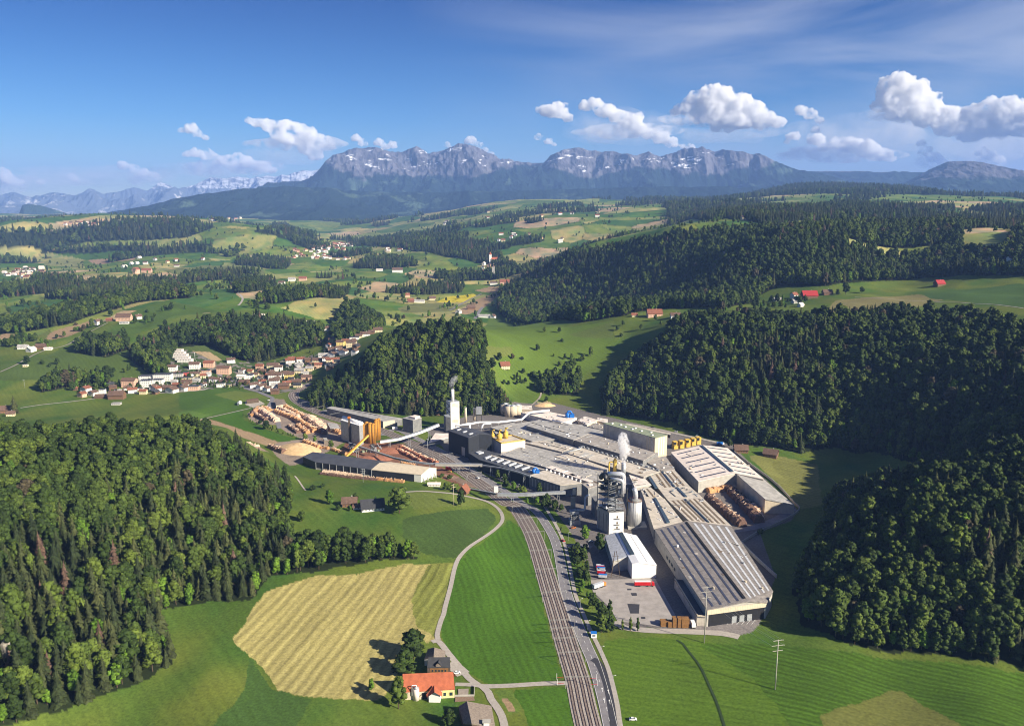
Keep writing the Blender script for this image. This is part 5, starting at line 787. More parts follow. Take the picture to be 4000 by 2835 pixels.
for z in np.linspace(22, ztop - 4, 6):
    mb = MB(); a, b, c, d = fp(-.04, .06, z), fp(1.03, .06, z), fp(1.03, 1, z), fp(-.04, 1, z); mb.add(([a, b, c, d] + [q + Vector((0, 0, .25)) for q in (a, b, c, d)], [[3, 2, 1, 0], [4, 5, 6, 7], [0, 1, 5, 4], [1, 2, 6, 5], [2, 3, 7, 6], [3, 0, 4, 7]]))
    for k in range(11): q = fp(-.04 + 1.07 * k / 10, .05, z); mb.beam(q, q + Vector((0, 0, 1.2)), .1)
    mb.beam(fp(-.04, .05, z + 1.2), fp(1.03, .05, z + 1.2), .12); mb.out('platform', 'galv' if z < 30 else 'darksteel', ft)
rr = random.Random(5)
for k in range(26):
    u, v, z = rr.uniform(0, .9), rr.uniform(.0, .8), rr.uniform(20.5, ztop - 7); q = fp(u, v, z)
    if k % 3 == 0: MB().cyl(q, rr.uniform(.8, 1.8), rr.uniform(3, 7), 14).out('vessel', rr.choice(['galv', 'darksteel', 'concdark', 'tanroof']), ft, True)
    else: e_ = fp(rr.uniform(0, 1), rr.uniform(0, .9), z + rr.uniform(-3, 5)); MB().tube([q, (q.x, q.y, e_.z), e_], rr.uniform(.25, .6), 8).out('pipe', rr.choice(['galv', 'darksteel', 'darksteel', 'steel', 'oldwood']), ft, True)
for k in range(14):
    u = rr.choice((-.02, .5)); z = 20 + (ztop - 24) * k / 14; MB().beam(fp(u, .05, z), fp(u + .5, .05, z + (ztop - 24) / 14), .22).out('brace', 'galv', ft)
MB().tube([fp(.05, .8, ztop - 5), fp(.0, .6, ztop - 1), fp(.3, .6, ztop - 1.5), fp(.3, .3, ztop - 4)], 2.2).out('hood', 'darksteel', ft, True); MB().tube([fp(-.05, .3, ztop - 6), fp(-.05, .3, ztop - 1), fp(.3, .8, ztop - .5)], 1.8).out('hood', 'darksteel', ft, True)
sb = P('C', 540, 905, 12); zs = zat('C', 540, 828, sb); 
e = root('chimney', sb, 'grey steaming chimney stack behind the pipe tower', 'chimney'); MB().cyl((sb.x, sb.y, 9), 2.4, zs - 9, 24).out('shaft', 'galv', e, True); MB().cyl((sb.x, sb.y, zs), 2.55, .8, 24).out('rim', 'steel', e, True); STACK = Vector((sb.x, sb.y, zs))
zz = lambda x, y, q: zat('U', x, y, q)
e = root('duct', fp(.6, .5, 0), 'thick polished silver duct bending over the top of the pipe tower', 'duct'); q1, q2 = fp(.25, .55, 0), fp(1.18, .35, 0); z1 = zz(1050, 290, q1); z2 = zz(1300, 292, q2)
MB().tube([(q1.x, q1.y - 3, z1), (q2.x, q2.y - 3, z2), (q2.x, q2.y - 3, zz(1350, 620, q2))], 2.0, 18).out('pipe', 'steel', e, True)
e = root('duct', fp(.4, .1, 0), 'second silver duct curving down the front of the pipe tower', 'duct'); q1, q2 = fp(.2, .2, 0), fp(.82, -.05, 0); MB().tube([(q1.x, q1.y, zz(980, 385, q1)), (q2.x, q2.y, zz(1180, 420, q2)), (q2.x, q2.y, zz(1215, 690, q2))], 1.5, 18).out('pipe', 'steel', e, True)
sc = P('U', 1455, 1225, 1.5); sc.y += 6; e = root('round_silo', Vector((sc.x, sc.y, 0)), 'big ribbed cylindrical silo with a silver elbow on top', 'silo'); zt = zat('U', 1455, 800, (sc.x, sc.y - 5)); MB().cyl((sc.x, sc.y, 2), 6.2, zt - 2, 40).out('body', mat('silo_steel', (.62, .62, .62), rough=.45, metal=.3, var=.15, scale=.2), e, True); MB().cyl((sc.x, sc.y, zt), 6.3, 2.0, 40, 2).out('cap', 'concdark', e, True)
for k in range(20): a_ = k * 2 * math.pi / 20; MB().box((sc.x + 6.2 * math.cos(a_), sc.y + 6.2 * math.sin(a_), 2), (.14, .14, zt - 2), a_).out('rib', 'galv', e)
MB().tube([(sc.x + .5, sc.y, zt), (sc.x + .5, sc.y, zt + 7.5), (sc.x - 1, sc.y + 2, zt + 11)], 2.1, 20).out('elbow', 'steel', e, True); mb = MB(); mb.box((sc.x + 2, sc.y, .0), (17, 14, 2)); mb.out('platform', 'conc', e)
mb = MB()
for k in range(24): a_ = k * 2 * math.pi / 24; mb.beam((sc.x + 6.1 * math.cos(a_), sc.y + 6.1 * math.sin(a_), zt), (sc.x + 6.1 * math.cos(a_), sc.y + 6.1 * math.sin(a_), zt + 1.1), .12)
mb.out('railing', 'orange', e)
MB().box((sc.x - 7.2, sc.y - 1, 0), (.9, .9, zt + 12)).out('ladder_mast', 'darksteel', e); MB().cyl((sc.x - 6.3, sc.y + 2, 14), .9, 10, 12).out('vessel', 'yellow', e, True)
bld('filter_house', 'square concrete building with a brown roof left of the pipe tower', [('U',648,568,17),('U',838,500,17),('U',720,445,17),('U',535,478,17)], [[0,1,2,3]], 'concdark', 'brownroof', strips=[('roof_vent',0,.3,.6,.3,.6,1,'pinkroof')]); bld('boiler_house', 'narrow tall dark block between filter house and furnace block', [('U',770,790,15),('U',835,770,15),('U',790,690,15),('U',705,700,15)], [[0,1,2,3]], 'concdark', 'concdark')
fc_ = P('U', 420, 1195, 0); e = root('dust_filter', fc_, 'low dark steel filter unit with lattice legs beside the trees', 'filter'); MB().box((fc_.x, fc_.y + 4, 0), (9.5, 8, 4.5), .1).out('base', 'galv', e); MB().box((fc_.x, fc_.y + 4, 4.5), (6.5, 6, 6), .1).out('body', 'darksteel', e); MB().box((fc_.x - .5, fc_.y + 4, 10.5), (7.5, 7, 2.2), .1).out('top', 'galv', e)
mb = MB()
for sx in (-4, -1.3, 1.3, 4): mb.beam((fc_.x + sx, fc_.y - .4, 0), (fc_.x + sx * .8, fc_.y - .2, 10.5), .3)
for k in range(6): mb.beam((fc_.x - 4 + (k % 2) * 8, fc_.y - .5, 4 + k), (fc_.x + 4 - (k % 2) * 8, fc_.y - .5, 5 + k), .22)
mb.out('lattice', 'galv', e); pt = [(fc_.x - 1, fc_.y + 3, 13.5), (fc_.x + 9, fc_.y + 3, 13.5), (fc_.x + 9.5, fc_.y + 8, 24), (fc_.x + 14, fc_.y + 12, 25)]; MB().tube(pt, 1.0).out('duct', 'galv', e, True)
p = P('U', 370, 830, 0); p = Vector((fc_.x - 1, fc_.y + 12, 0)); e = root('chimney', p, 'square brown dark chimney between filter house and conveyor bridge', 'chimney'); MB().box((p.x, p.y, 0), (4.2, 4.2, 24)).out('shaft', 'concdark', e); MB().box((p.x, p.y, 24), (5, 5, 1)).out('collar', 'darksteel', e); MB().box((p.x + .8, p.y, 25), (2.6, 2.6, 6)).out('flue', 'conc', e)
p = P('U', 1105, 262, 12); e = root('cyclone', p, 'pair of yellow cyclones on the roof left of the steaming stack', 'cyclone', 'yellow cyclones')
MB().cyl((p.x, p.y, 11), 1.9, 13, 16).out('body', 'yellow', e, True); MB().cyl((p.x, p.y, 24), 1.9, 2, 16, .4).out('cone', 'yellow', e, True); MB().tube([(p.x - 1, p.y, 22), (p.x - 6, p.y, 22), (p.x - 6, p.y, 12)], .8).out('duct', 'yellow', e, True)
# steam: lumpy volumes
def steam(name, pos, pts, dens, label):
    vm = bpy.data.materials.new(name + '_vapour'); vm.use_nodes = True; t = vm.node_tree; t.nodes.clear(); o_ = t.nodes.new('ShaderNodeOutputMaterial'); v = t.nodes.new('ShaderNodeVolumePrincipled'); v.inputs['Color'].default_value = (.97, .97, .98, 1); v.inputs['Anisotropy'].default_value = .2
    tc = t.nodes.new('ShaderNodeTexCoord'); n = t.nodes.new('ShaderNodeTexNoise'); n.inputs['Scale'].default_value = .42; n.inputs['Detail'].default_value = 6; t.links.new(tc.outputs['Object'], n.inputs['Vector']); mr = t.nodes.new('ShaderNodeMapRange'); mr.inputs[1].default_value = .42; mr.inputs[2].default_value = .62; mr.inputs[4].default_value = dens; t.links.new(n.outputs['Fac'], mr.inputs[0])
    t.links.new(mr.outputs[0], v.inputs['Density']); t.links.new(v.outputs[0], o_.inputs['Volume']); mb = MB(); rr = random.Random(3)
    n_ = 16; rings = []
    for x, y, z, q in pts:
        rings.append([(pos.x + x + math.cos(6.2832 * k / n_) * q * rr.uniform(.75, 1.2), pos.y + y + math.sin(6.2832 * k / n_) * q * rr.uniform(.8, 1.15), pos.z + z + rr.uniform(-.2, .2) * q) for k in range(n_)])
    V = [v for r_ in rings for v in r_]; Fs = [[i * n_ + k, i * n_ + (k + 1) % n_, (i + 1) * n_ + (k + 1) % n_, (i + 1) * n_ + k] for i in range(len(rings) - 1) for k in range(n_)] + [list(range(n_))[::-1], list(range(len(V) - n_, len(V)))]
    o = mesh_obj(name, [tuple(Vector(v) - pos) for v in V], Fs, vm); o.location = pos; tag(o, label, 'steam', kind='stuff')
steam('steam', STACK + Vector((0, 0, .9)), [(0,0,0,1.9),(-.5,0,3,2.8),(-.6,0,7,4.2),(.2,0,11,5.6),(.3,0,15,6.3),(-.8,0,20,6.2),(-1.6,0,24,6.0),(-2,0,28,5.2),(-1.2,0,31,3.6),(-2.4,0,33,1.2)], .6, 'white steam plume rising from the grey chimney')
c = cen([P('B', 745, 347, 35.6), P('B', 790, 318, 35.6)]); steam('smoke', Vector((c.x, c.y, zat('B', 765, 203, c) + .3)), [(0,0,0,1.6),(-1,0,3,2.8),(-1,0,7,4),(1.5,0,11,5),(3,0,15,4.5),(5,0,18,2.5)], .16, 'thin grey smoke drifting off the drying tower stack')

ribbon('ditch', line_px([('E',1130,1355),('E',1180,1380),('E',1225,1440),('E',1290,1520),('E',1340,1600),('E',1400,1730),('E',1465,1880),('E',1530,2080)], 4), -.8, .8, mat('ditch', (.025, .05, .012)), .22, kind='structure', label='dark overgrown ditch winding across the right hand meadow')
M['mastgrey'] = mat('mast_grey', (.26, .26, .25), .6)
# ------------------------------------------------------------------ silos, conveyors, timber store
r, ps = bld('silo_block', 'tall bluish grey silo block with a white rounded top beside the ochre silos', [('R',308,308,25),('R',585,392,25),('R',640,365,25),('R',365,272,25)], [[0,1,2,3]], 'galv', 'whiteroof')
mb = MB(); mb.tube([ps[3].lerp(ps[0], .3) + Vector((0, 0, 1)), ps[2].lerp(ps[1], .3) + Vector((0, 0, 1))], 2.4, 16); mb.out('top_cover', 'whiteroof', r, True); q = ps[0].lerp(ps[1], .48); MB().box((q.x, q.y - 1.4, 0), (2, 2, 31)).out('elevator', 'oldwood', r); MB().box((q.x, q.y - 1.4, 31), (3, 3, 2)).out('elevator_head', 'orange', r)
for i, (x, y, h, rr_) in enumerate([(705,640,25,2.6),(755,655,25,2.6),(800,655,24,2.6),(845,612,26,2.4),(882,600,26,2.4),(640,600,20,3.0)]):
    p = P('R', x, y); e = root('storage_silo', p, ('leftmost slim ochre silo of the cluster beside the silo block', 'second slim ochre silo of the cluster', 'third slim ochre silo in front of the cluster', 'fourth slim ochre silo of the cluster', 'rightmost slim ochre silo of the cluster', 'fat ochre silo half hidden by the silo block')[i], 'silo', 'ochre silos')
    MB().cyl(p, rr_, h, 20).out('body', 'ochre', e, True); MB().cyl((p.x, p.y, h), rr_, 1.2, 20, rr_ * .5).out('cap', 'ochre', e, True); MB().box((p.x + rr_ * .8, p.y - rr_ * .8, 0), (.3, .3, h)).out('ladder', 'darksteel', e)
bld('mill_block', 'dark panelled block with a small pale penthouse above the conveyor', [('R',1232,280,17),('R',1385,314,17),('R',1515,273,17),('R',1355,243,17)], [[0,1,2,3]], 'concdark', 'greyroof', strips=[('penthouse',0,.45,.95,.3,.9,2.5,'pinkroof')])
r, ps = bld('goods_shed', 'long grey roofed goods shed beside the tracks below the wooded hill', [('R',100,130,9),('R',940,327,9),('R',1228,285,9),('R',180,106,9)], [[0,1,2,3]], 'concdark', 'greyroof', strips=[('rooflight',0,.3,.75,.7,.78,.15,'dark'),('rooflight',0,.0,.55,.0,.03,.1,'striplight')]); wallpanel(r, ps[1], ps[2], 0, .6, 0, 8.8, 'cream', 'end_wall')
bld('yard_shed', 'small pale roofed shed at the foot of the black hall', [('R',1620,650,5),('R',1915,570,5),('R',1915,510,5),('R',1720,505,5)], [[0,1,2,3]], 'concdark', 'pinkroof')
r, ps = bld('timber_store', 'long open sided timber store with a dark grey roof', [('A',1530,1018,8),('R',768,1047,8),('R',888,948,11),('A',1640,945,11),('R',1045,935,8.5),('A',1500,905,8.5),('A',1385,957,8)], [[0,1,2,3],[3,2,4,5],[0,3,5,6]], 'oldwood', 'blackroof')
for k in range(9): q = ps[0].lerp(ps[1], k / 8); MB().box((q.x, q.y - .7, 0), (.5, .5, 8.2)).out('post', 'galv', r)
wallpanel(r, ps[0], ps[1], 0, 1, 2.2, 8, 'blackwall', 'open_side_shade', .3); wallpanel(r, ps[0], ps[1], 0, 1, 0, 1.8, 'conc', 'plinth', .5)  # black panel stands in for the shade inside the open side
r, ps = bld('timber_store', 'tan roofed end of the timber store with a white buttressed gable', [('R',772,1048,8),('R',1508,1126,8),('R',1632,1018,11.2),('R',890,948,11.2),('R',1735,1026,9),('R',1045,935,9)], [[0,1,2,3],[3,2,4,5]], 'whitewall', 'cream')
wallpanel(r, ps[0], ps[1], 0, .86, 0, 7.6, 'blackwall', 'open_side_shade', .25)  # shade of the open side again put in as a black panel
for u in (.1, .35, .6, .85): q = ps[1].lerp(ps[4], u); MB().add(([(q.x, q.y - .3, 0), (q.x + 3, q.y - 2, 0), (q.x, q.y - .3, 6), (q.x, q.y + .3, 0), (q.x + 3, q.y - 1.4, 0), (q.x, q.y + .3, 6)], [[0, 1, 2], [5, 4, 3], [0, 3, 4, 1], [1, 4, 5, 2], [2, 5, 3, 0]])).out('buttress', 'whitewall', r)
def gallery(label, pts, w_, h_, m, legs=True, sup=None):
    W_ = [P(*q) for q in pts]; e = root('conveyor', Vector((W_[0].x, W_[0].y, 0)), label, 'conveyor'); mb = MB()
    for a, b in zip(W_, W_[1:]): mb.beam(a, b, w_, h_)
    mb.out('gallery', m, e); mb = MB()
    for a, b in zip(W_, W_[1:]): up = Vector((0, 0, h_ / 2 + .1)); mb.beam(a + up, b + up, w_ * 1.08, .2)
    mb.out('gallery_roof', 'galv' if m != 'yellow' else 'ochre', e)
    if legs:
        for a, b in zip(W_, W_[1:]):
            q = a.lerp(b, .5); mb = MB(); mb.beam((q.x - 1.2, q.y, 0), (q.x - .6, q.y, q.z), .4); mb.beam((q.x + 1.2, q.y, 0), (q.x + .6, q.y, q.z), .4); mb.beam((q.x - 1.1, q.y, q.z * .3), (q.x + .8, q.y, q.z * .7), .2); mb.out('trestle', 'galv', e)
gallery('yellow inclined conveyor rising over the timber store towards the ochre silos', [('R',385,853,7),('R',720,535,22)], 2, 2, 'yellow')
gallery('white covered conveyor gallery rising from the silos to the drying tower', [('R',900,632,8),('R',1178,590,11),('R',1488,492,17),('R',1770,378,22)], 3, 3, 'white')
gallery('long thin conveyor belt crossing the bark yard and the railway', [('R',430,650,6),('R',590,705,7),('R',1100,872,8),('R',1330,922,9),('R',1560,952,9),('R',1725,965,9)], 1.8, 1.6, 'galv')
gallery('grey covered conveyor bridge over the road to the black roofed shed', [('B',575,1042,9),('B',1100,1050,9)], 3, 2.6, 'conc'); gallery('thin pipe conveyor running along the front of the black roofed shed', [('B',1100,1052,10),('B',1300,1080,11),('B',1500,1130,12.5),('B',1640,1178,13)], 1.2, 1.2, 'galv')
gallery('grey conveyor bridge over the tracks and road to the dust filter', [('B',1270,1378,8),('B',1600,1380,8),('B',1870,1362,8),('B',2030,1355,8)], 3, 2.4, 'galv'); p = P('B', 1255, 1400); e = root('transfer_tower', p, 'small white transfer house on legs at the end of the conveyor bridge', 'transfer house'); MB().box((p.x, p.y, 5), (4, 4, 5)).out('house', 'whitewall', e)
for sx in (-1.6, 1.6): MB().box((p.x + sx, p.y, 0), (.4, .4, 5)).out('leg', 'galv', e)
gallery('dark belt running into the transfer house from the railway side', [('B',950,1315,3),('B',1250,1372,8)], 1.8, 1.6, 'darksteel', False)
p = P('R', 580, 790); e = root('sorting_plant', p, 'green and grey sorting machinery under the yellow conveyor', 'machinery'); rr = random.Random(9)
for k in range(12): MB().box((p.x + rr.uniform(-12, 24), p.y + rr.uniform(-6, 12), 0), (rr.uniform(2, 6), rr.uniform(2, 5), rr.uniform(2, 9)), rr.uniform(0, 1)).out('machine', rr.choice(['galv', 'darksteel', 'chipred', 'conc', 'greenroof']), e)
for k in range(10): a = (p.x + rr.uniform(-12, 26), p.y + rr.uniform(-6, 12), rr.uniform(3, 9)); MB().beam(a, (a[0] + rr.uniform(-9, 9), a[1] + rr.uniform(-4, 4), rr.uniform(2, 10)), .7).out('belt', 'galv', e)
# ------------------------------------------------------------------ logs, chips
def log_pile(fr, a, b, w_, h_, m, label, group='log piles in the yards'):
    A_, B_ = P(fr, *a), P(fr, *b); d = (B_ - A_); L = d.length; d.normalize(); n = Vector((-d.y, d.x, 0)); e = root('log_pile', A_, label, 'log pile', group); mb = MB(); rr = random.Random(int(a[0] * 7 + a[1])); s = 0
    while s < L:
        l_ = rr.uniform(2.6, 4.4); hh = h_ * rr.uniform(.7, 1.12); ww = w_ * rr.uniform(.85, 1.05); c = A_ + d * (s + l_ / 2) + n * rr.uniform(-.4, .4); V = []
        for q in (-.5, .5):
            for u, z in ((-.5, 0), (-.46, .5), (-.36, .85), (-.12, 1.0), (.14, .97), (.37, .82), (.47, .45), (.5, 0)): V.append(c + d * q * l_ * .93 + n * u * ww + Vector((0, 0, z * hh * (1 + rr.uniform(-.08, .08)))))
        mb.add((V, [[i, i + 1, i + 9, i + 8] for i in range(7)] + [list(range(8))[::-1], list(range(8, 16))])); s += l_
    mb.out('logs', m, e); mb = MB(); s = 0
    while s < L:   # loose logs on top and sticking out at the sides
        c = A_ + d * (s + 1); q = n * rr.uniform(-.5, .5) * w_ * .7; mb.beam(c + q + Vector((0, 0, h_ * rr.uniform(.8, 1))), c + q + n * rr.uniform(1, 3) + d * rr.uniform(-1, 1) + Vector((0, 0, h_ * rr.uniform(.8, 1.05))), .45); s += rr.uniform(1, 2.5)
    mb.out('loose_logs', 'logpale', e)
LG = [('A',(880,420),(820,500),7,4.5,'log','short log pile at the left rim of the round log yard'),('A',(820,480),(970,560),7,5,'logdark','dark sided log pile on the left rim of the round log yard'),('A',(900,430),(1090,560),10,5,'logpale','wide pale log pile in the round log yard'),('A',(940,410),(1010,440),8,4,'log','small orange log pile at the top of the round log yard'),
 ('A',(1080,455),(1290,540),7,5,'log','brown log pile in front of the old pink shed'),('A',(1100,410),(1330,520),6,4.5,'logpale','pale log pile beside the railway path'),('A',(1180,400),(1400,520),6,4.5,'log','log pile closest to the railway path'),
 ('A',(1225,620),(1330,690),7,4,'logdark','small dark log pile at the lower tip of the log yard'),('A',(1320,610),(1440,700),7,4,'log','small brown log pile right of the dark one'),('A',(1300,545),(1520,680),8,6,'log','long brown log pile in the lower log yard'),('A',(1390,540),(1620,700),8,6,'logdark','long dark sided log pile in the lower log yard'),
 ('A',(1450,530),(1640,660),13,6.5,'logpale','widest pale log pile beside the railway'),('A',(1700,665),(1805,700),8,5,'log','log pile under the grey shelter roof'),
 ('A',(250,620),(560,710),7,4,'logdark','first dark log row beside the ploughed strip'),('A',(320,665),(610,755),7,4,'logdark','second dark log row beside the ploughed strip'),('A',(30,620),(220,620),8,3.5,'log','reddish log row at the upper end of the wood edge'),('A',(100,640),(420,740),8,3.5,'logpale','pale log row along the wood edge'),('A',(420,745),(650,820),8,3.5,'logpale','pale log row further down the wood edge'),('A',(650,800),(860,855),10,3.5,'logpale','pale log row at the lower end of the wood edge'),
 ('A',(1010,850),(1170,915),7,5,'logdark','dark log pile in front of the chip heap'),('A',(1400,790),(1560,860),6,4,'log','log pile behind the chip heap'),('A',(1540,850),(1660,870),4,3,'log','low log pile right of the chip heap'),('A',(1720,880),(1860,930),5,3,'log','low log pile behind the dark roofed timber store'),
 ('R',(1150,760),(1500,930),5,3.5,'chipred','reddish bark log row beside the siding'),('R',(1200,720),(1540,880),5,3.5,'chipred','second reddish bark row beside the siding'),('R',(1540,880),(1740,960),6,3.5,'chipred','reddish bark row near the conveyor bridge'),('R',(1180,960),(1400,990),5,3,'log','low log row behind the tan roof'),
 ('R',(10,1110),(420,1165),5,2.6,'logdark','dark log row in front of the open timber store, left end'),('R',(420,1165),(840,1200),5,2.6,'logdark','dark log row in front of the open timber store, middle'),('R',(840,1195),(1240,1235),5,2.6,'log','brown log row in front of the open timber store, right end'),('R',(40,1080),(640,1130),5,2,'logpale','pale log row along the plinth of the timber store'),('R',(640,1130),(1240,1190),5,2,'logpale','second pale log row along the plinth of the timber store'),
 ('C',(1300,1155),(1590,1380),10,7,'logdark','large dark log pile in the left bay below the pale hall'),('C',(1490,1070),(1750,1350),10,7,'logdark','large dark log pile in the right bay beside the tall shed'),('C',(1290,1085),(1450,1060),8,5,'log','brushwood and log heap against the pale hall wall'),('C',(1700,1225),(1770,1340),7,5,'logpale','pale log end of the right bay')]
for fr, a, b, w_, h_, m, lb in LG: log_pile(fr, a, b, w_, h_, m, lb)
def heap(fr, x, y, rx, ry, h, m, label, ang=0.0):
    p = P(fr, x, y); e = root('chip_heap', p, label, 'heap'); V = []; n = 48; k = 16
    for i in range(k + 1):
        for j in range(n):
            t = i / k; a = 6.2832 * j / n; xx = math.cos(a) * rx * t; yy = math.sin(a) * ry * t; z = h * (1 - t ** 1.6) * (.75 + .5 * float(fbm(np.array([xx / 9 + x]), np.array([yy / 9 + y]), 3, 4)[0])); V.append((p.x + xx * math.cos(ang) - yy * math.sin(ang), p.y + xx * math.sin(ang) + yy * math.cos(ang), z - .2 * (i == k)))
    part('heap', V, [[i * n + j, (i + 1) * n + j, (i + 1) * n + (j + 1) % n, i * n + (j + 1) % n] for i in range(k) for j in range(n)], m, e, True)
heap('A', 1330, 880, 32, 20, 8, 'chips', 'huge pale heap of wood chips in front of the timber store', -.5); heap('B', 1800, 385, 16, 9, 4, 'chips', 'pale sand heap at the far end of the mill'); heap('R', 1100, 760, 20, 14, 2.5, 'chipred', 'low reddish bark heap under the long conveyor'); heap('R', 800, 880, 24, 12, 2.5, 'chipred', 'low brown bark heap beside the sorting machinery')
bld('shelter', 'grey mono pitch shelter roof over logs beside the silo block', [('A',1690,640,5),('A',1800,640,5),('A',1770,590,6.5),('A',1655,575,6.5)], [[0,1,2,3]], 'oldwood', 'greyroof'); bld('old_shed', 'narrow old shed with a brownish gabled roof at the top of the log yard', [('A',1085,385,5),('A',1165,370,5),('A',1140,318,5),('A',1070,322,5)], [[0,1,2,3]], 'cream', 'shingle')
bld('yard_office', 'small cream cabin between the log piles and silos', [('A',1620,770,5),('A',1665,775,5),('A',1650,745,5),('A',1610,745,5)], [[0,1,2,3]], 'cream', 'conc'); bld('old_shed', 'low reddish shed at the left of the pale gravel patch', [('A',755,335,4),('A',890,318,4),('A',880,300,5),('A',750,318,5)], [[0,1,2,3]], 'oldwood', 'tiledark')
p = P('A', 680, 365); e = root('storage_dome', p, 'small white rounded tank on the meadow edge by the gravel patch', 'tank'); MB().cyl(p, 3, 3.4, 20).out('body', 'white', e, True); MB().cyl((p.x, p.y, 3.4), 3, 1.2, 20, .8).out('cap', 'white', e, True); bld('storage_dome', 'small grey box left of the white tank by the gravel patch', [('A',648,360,3),('A',668,362,3),('A',665,348,3),('A',648,348,3)], [[0,1,2,3]], 'galv', 'galv')
# timber stacks by the striped warehouse
for i, (x0, x1, y, h_, n_) in enumerate([(1002,1060,1245,4.2,6),(1062,1096,1250,4.0,5),(1099,1130,1252,6.2,6),(1140,1172,1253,6.2,6),(1174,1234,1255,6.2,8)]):
    a, b = P('E', x0, y), P('E', x1, y); e = root('timber_stack', a, ('leftmost', 'second', 'third', 'fourth', 'rightmost')[i] + ' stack of sawn timber beside the striped warehouse, counted from the left', 'timber stack', 'stacks of sawn timber'); c = (a + b) / 2; w_ = (b - a).length
    for k in range(int(h_ / .62)): MB().box((c.x, c.y + 2, .1 + k * .66), (w_ * (.97 + .03 * ((k * 7) % 3)), 4, .54)).out('board_layer', 'wood', e)
# ------------------------------------------------------------------ vehicles
def wheels(e, xs, w_, rr=.5):
    for x in xs:
        for y in (-w_ / 2 + .1, w_ / 2 - .1):
            V, Fs = cylv((0, 0, 0), rr, .3, 14); V = [(x + a, y + c - .15, rr + b) for a, b, c in V]; part('wheel', V, Fs, 'tyre', e, world=False)
def lorry(fr, x, y, rz, cabm, boxm, L, label, grp='lorries', roof=None, cab=True, h_=2.7):
    p = P(fr, x, y, .2); e = root('lorry' if cab else 'lorry_trailer', p, label, 'lorry' if cab else 'trailer', grp, rz); MB().box((-L * .08 if cab else 0, 0, 1.1), (L * .8 if cab else L, 2.5, h_)).out('body', boxm, e, world=False); MB().box((0, 0, .75), (L, 1.2, .32)).out('chassis', 'darksteel', e, world=False)
    if roof: MB().box((-L * .08 if cab else 0, 0, 1.12 + h_), (L * .79 if cab else L * .98, 2.4, .12)).out('tarpaulin', roof, e, world=False)
    if cab:
        hx = L / 2 - .9; V = [(hx + a, b, c) for a in (-1.1,) for b, c in ((-1.2, .7), (1.2, .7), (1.2, 3.4), (-1.2, 3.4))] + [(hx + 1.1, -1.2, .7), (hx + 1.1, 1.2, .7), (hx + .9, 1.2, 3.0), (hx + .9, -1.2, 3.0)]; cb = part('cab', V, [[0, 1, 2, 3], [7, 6, 5, 4], [0, 4, 5, 1], [1, 5, 6, 2], [2, 6, 7, 3], [3, 7, 4, 0]], cabm, e, world=False)
        MB().box((hx + 1.02, 0, 1.9), (.12, 2.1, .9)).out('windscreen', 'glass', cb, world=False)
    wheels(e, (-L * .38, -L * .30, -L * .22) + ((L * .18, L * .42) if cab else ()), 2.4); return e
lorry('E', 866, 912, 0, 'red', 'red', 15.2, 'long bright red lorry with a white top alone on the lorry park', roof='white'); lorry('E', 500, 925, .62, 'orange', 'striplight', 12, 'grey tarpaulin lorry with an orange cab at the left of the lorry park')
for x, y, m, lb in ((510,770,'red','dark red trailer at the top of the four parked trailers'),(515,790,'blue','blue trailer second of the four parked trailers'),(520,815,'red','dark red trailer third of the four parked trailers'),(530,848,'blue','blue trailer nearest the lorry park of the four parked')): lorry('E', x, y, -.15, m, 'striplight' if m == 'blue' else 'red', 6.5, lb, 'parked trailers', 'striplight' if m == 'red' else 'blue', False, 2.0)
lorry('E', 1262, 1240, 1.57, 'white', 'white', 7, 'white lorry parked beside the timber stacks'); lorry('E', 1435, 1215, .1, 'red', 'white', 9, 'white and red lorry at the loading bay of the striped warehouse'); lorry('E', 1520, 470, 2.1, 'blue', 'white', 11, 'white and blue lorry between the striped roof and log bays'); lorry('C', 1405, 660, .1, 'white', 'blue', 9, 'blue and white tank lorry behind the pale hall'); lorry('R', 1920, 1060, -.5, 'red', 'red', 7, 'red machine beside the yellow loader under the conveyor bridge'); lorry('R', 1120, 450, .1, 'white', 'white', 7, 'white lorry in front of the goods shed end wall')
def car(fr, x, y, rz, m, label, z=None):
    p = hit(fr, x, y); p.z += .35; e = root('car', p, label, 'car', 'cars', rz); prof = [(-2.1,.35),(-2.15,.85),(-1.9,1.0),(-1.3,1.05),(1.1,1.0),(2.0,.85),(2.15,.35)]; V = [(a, b, c) for b in (-.88, .88) for a, c in prof]; n = 7; part('body', V, [list(range(n)), list(range(2 * n - 1, n - 1, -1))] + [[i, i + n, (i + 1) % n + n, (i + 1) % n] for i in range(n)], m, e, world=False)
    pr = [(-1.6,1.02),(-1.1,1.5),(.3,1.5),(1.0,1.0)]; V = [(a, b * (.95 if c < 1.2 else .8), c) for b in (-.82, .82) for a, c in pr]; part('cabin', V, [[0, 1, 2, 3], [7, 6, 5, 4], [0, 4, 5, 1], [1, 5, 6, 2], [2, 6, 7, 3]], 'glass', e, world=False); MB().box((-.4, 0, 1.5), (1.35, 1.25, .05)).out('roof', m, e, world=False); wheels(e, (-1.35, 1.35), 1.8, .33)
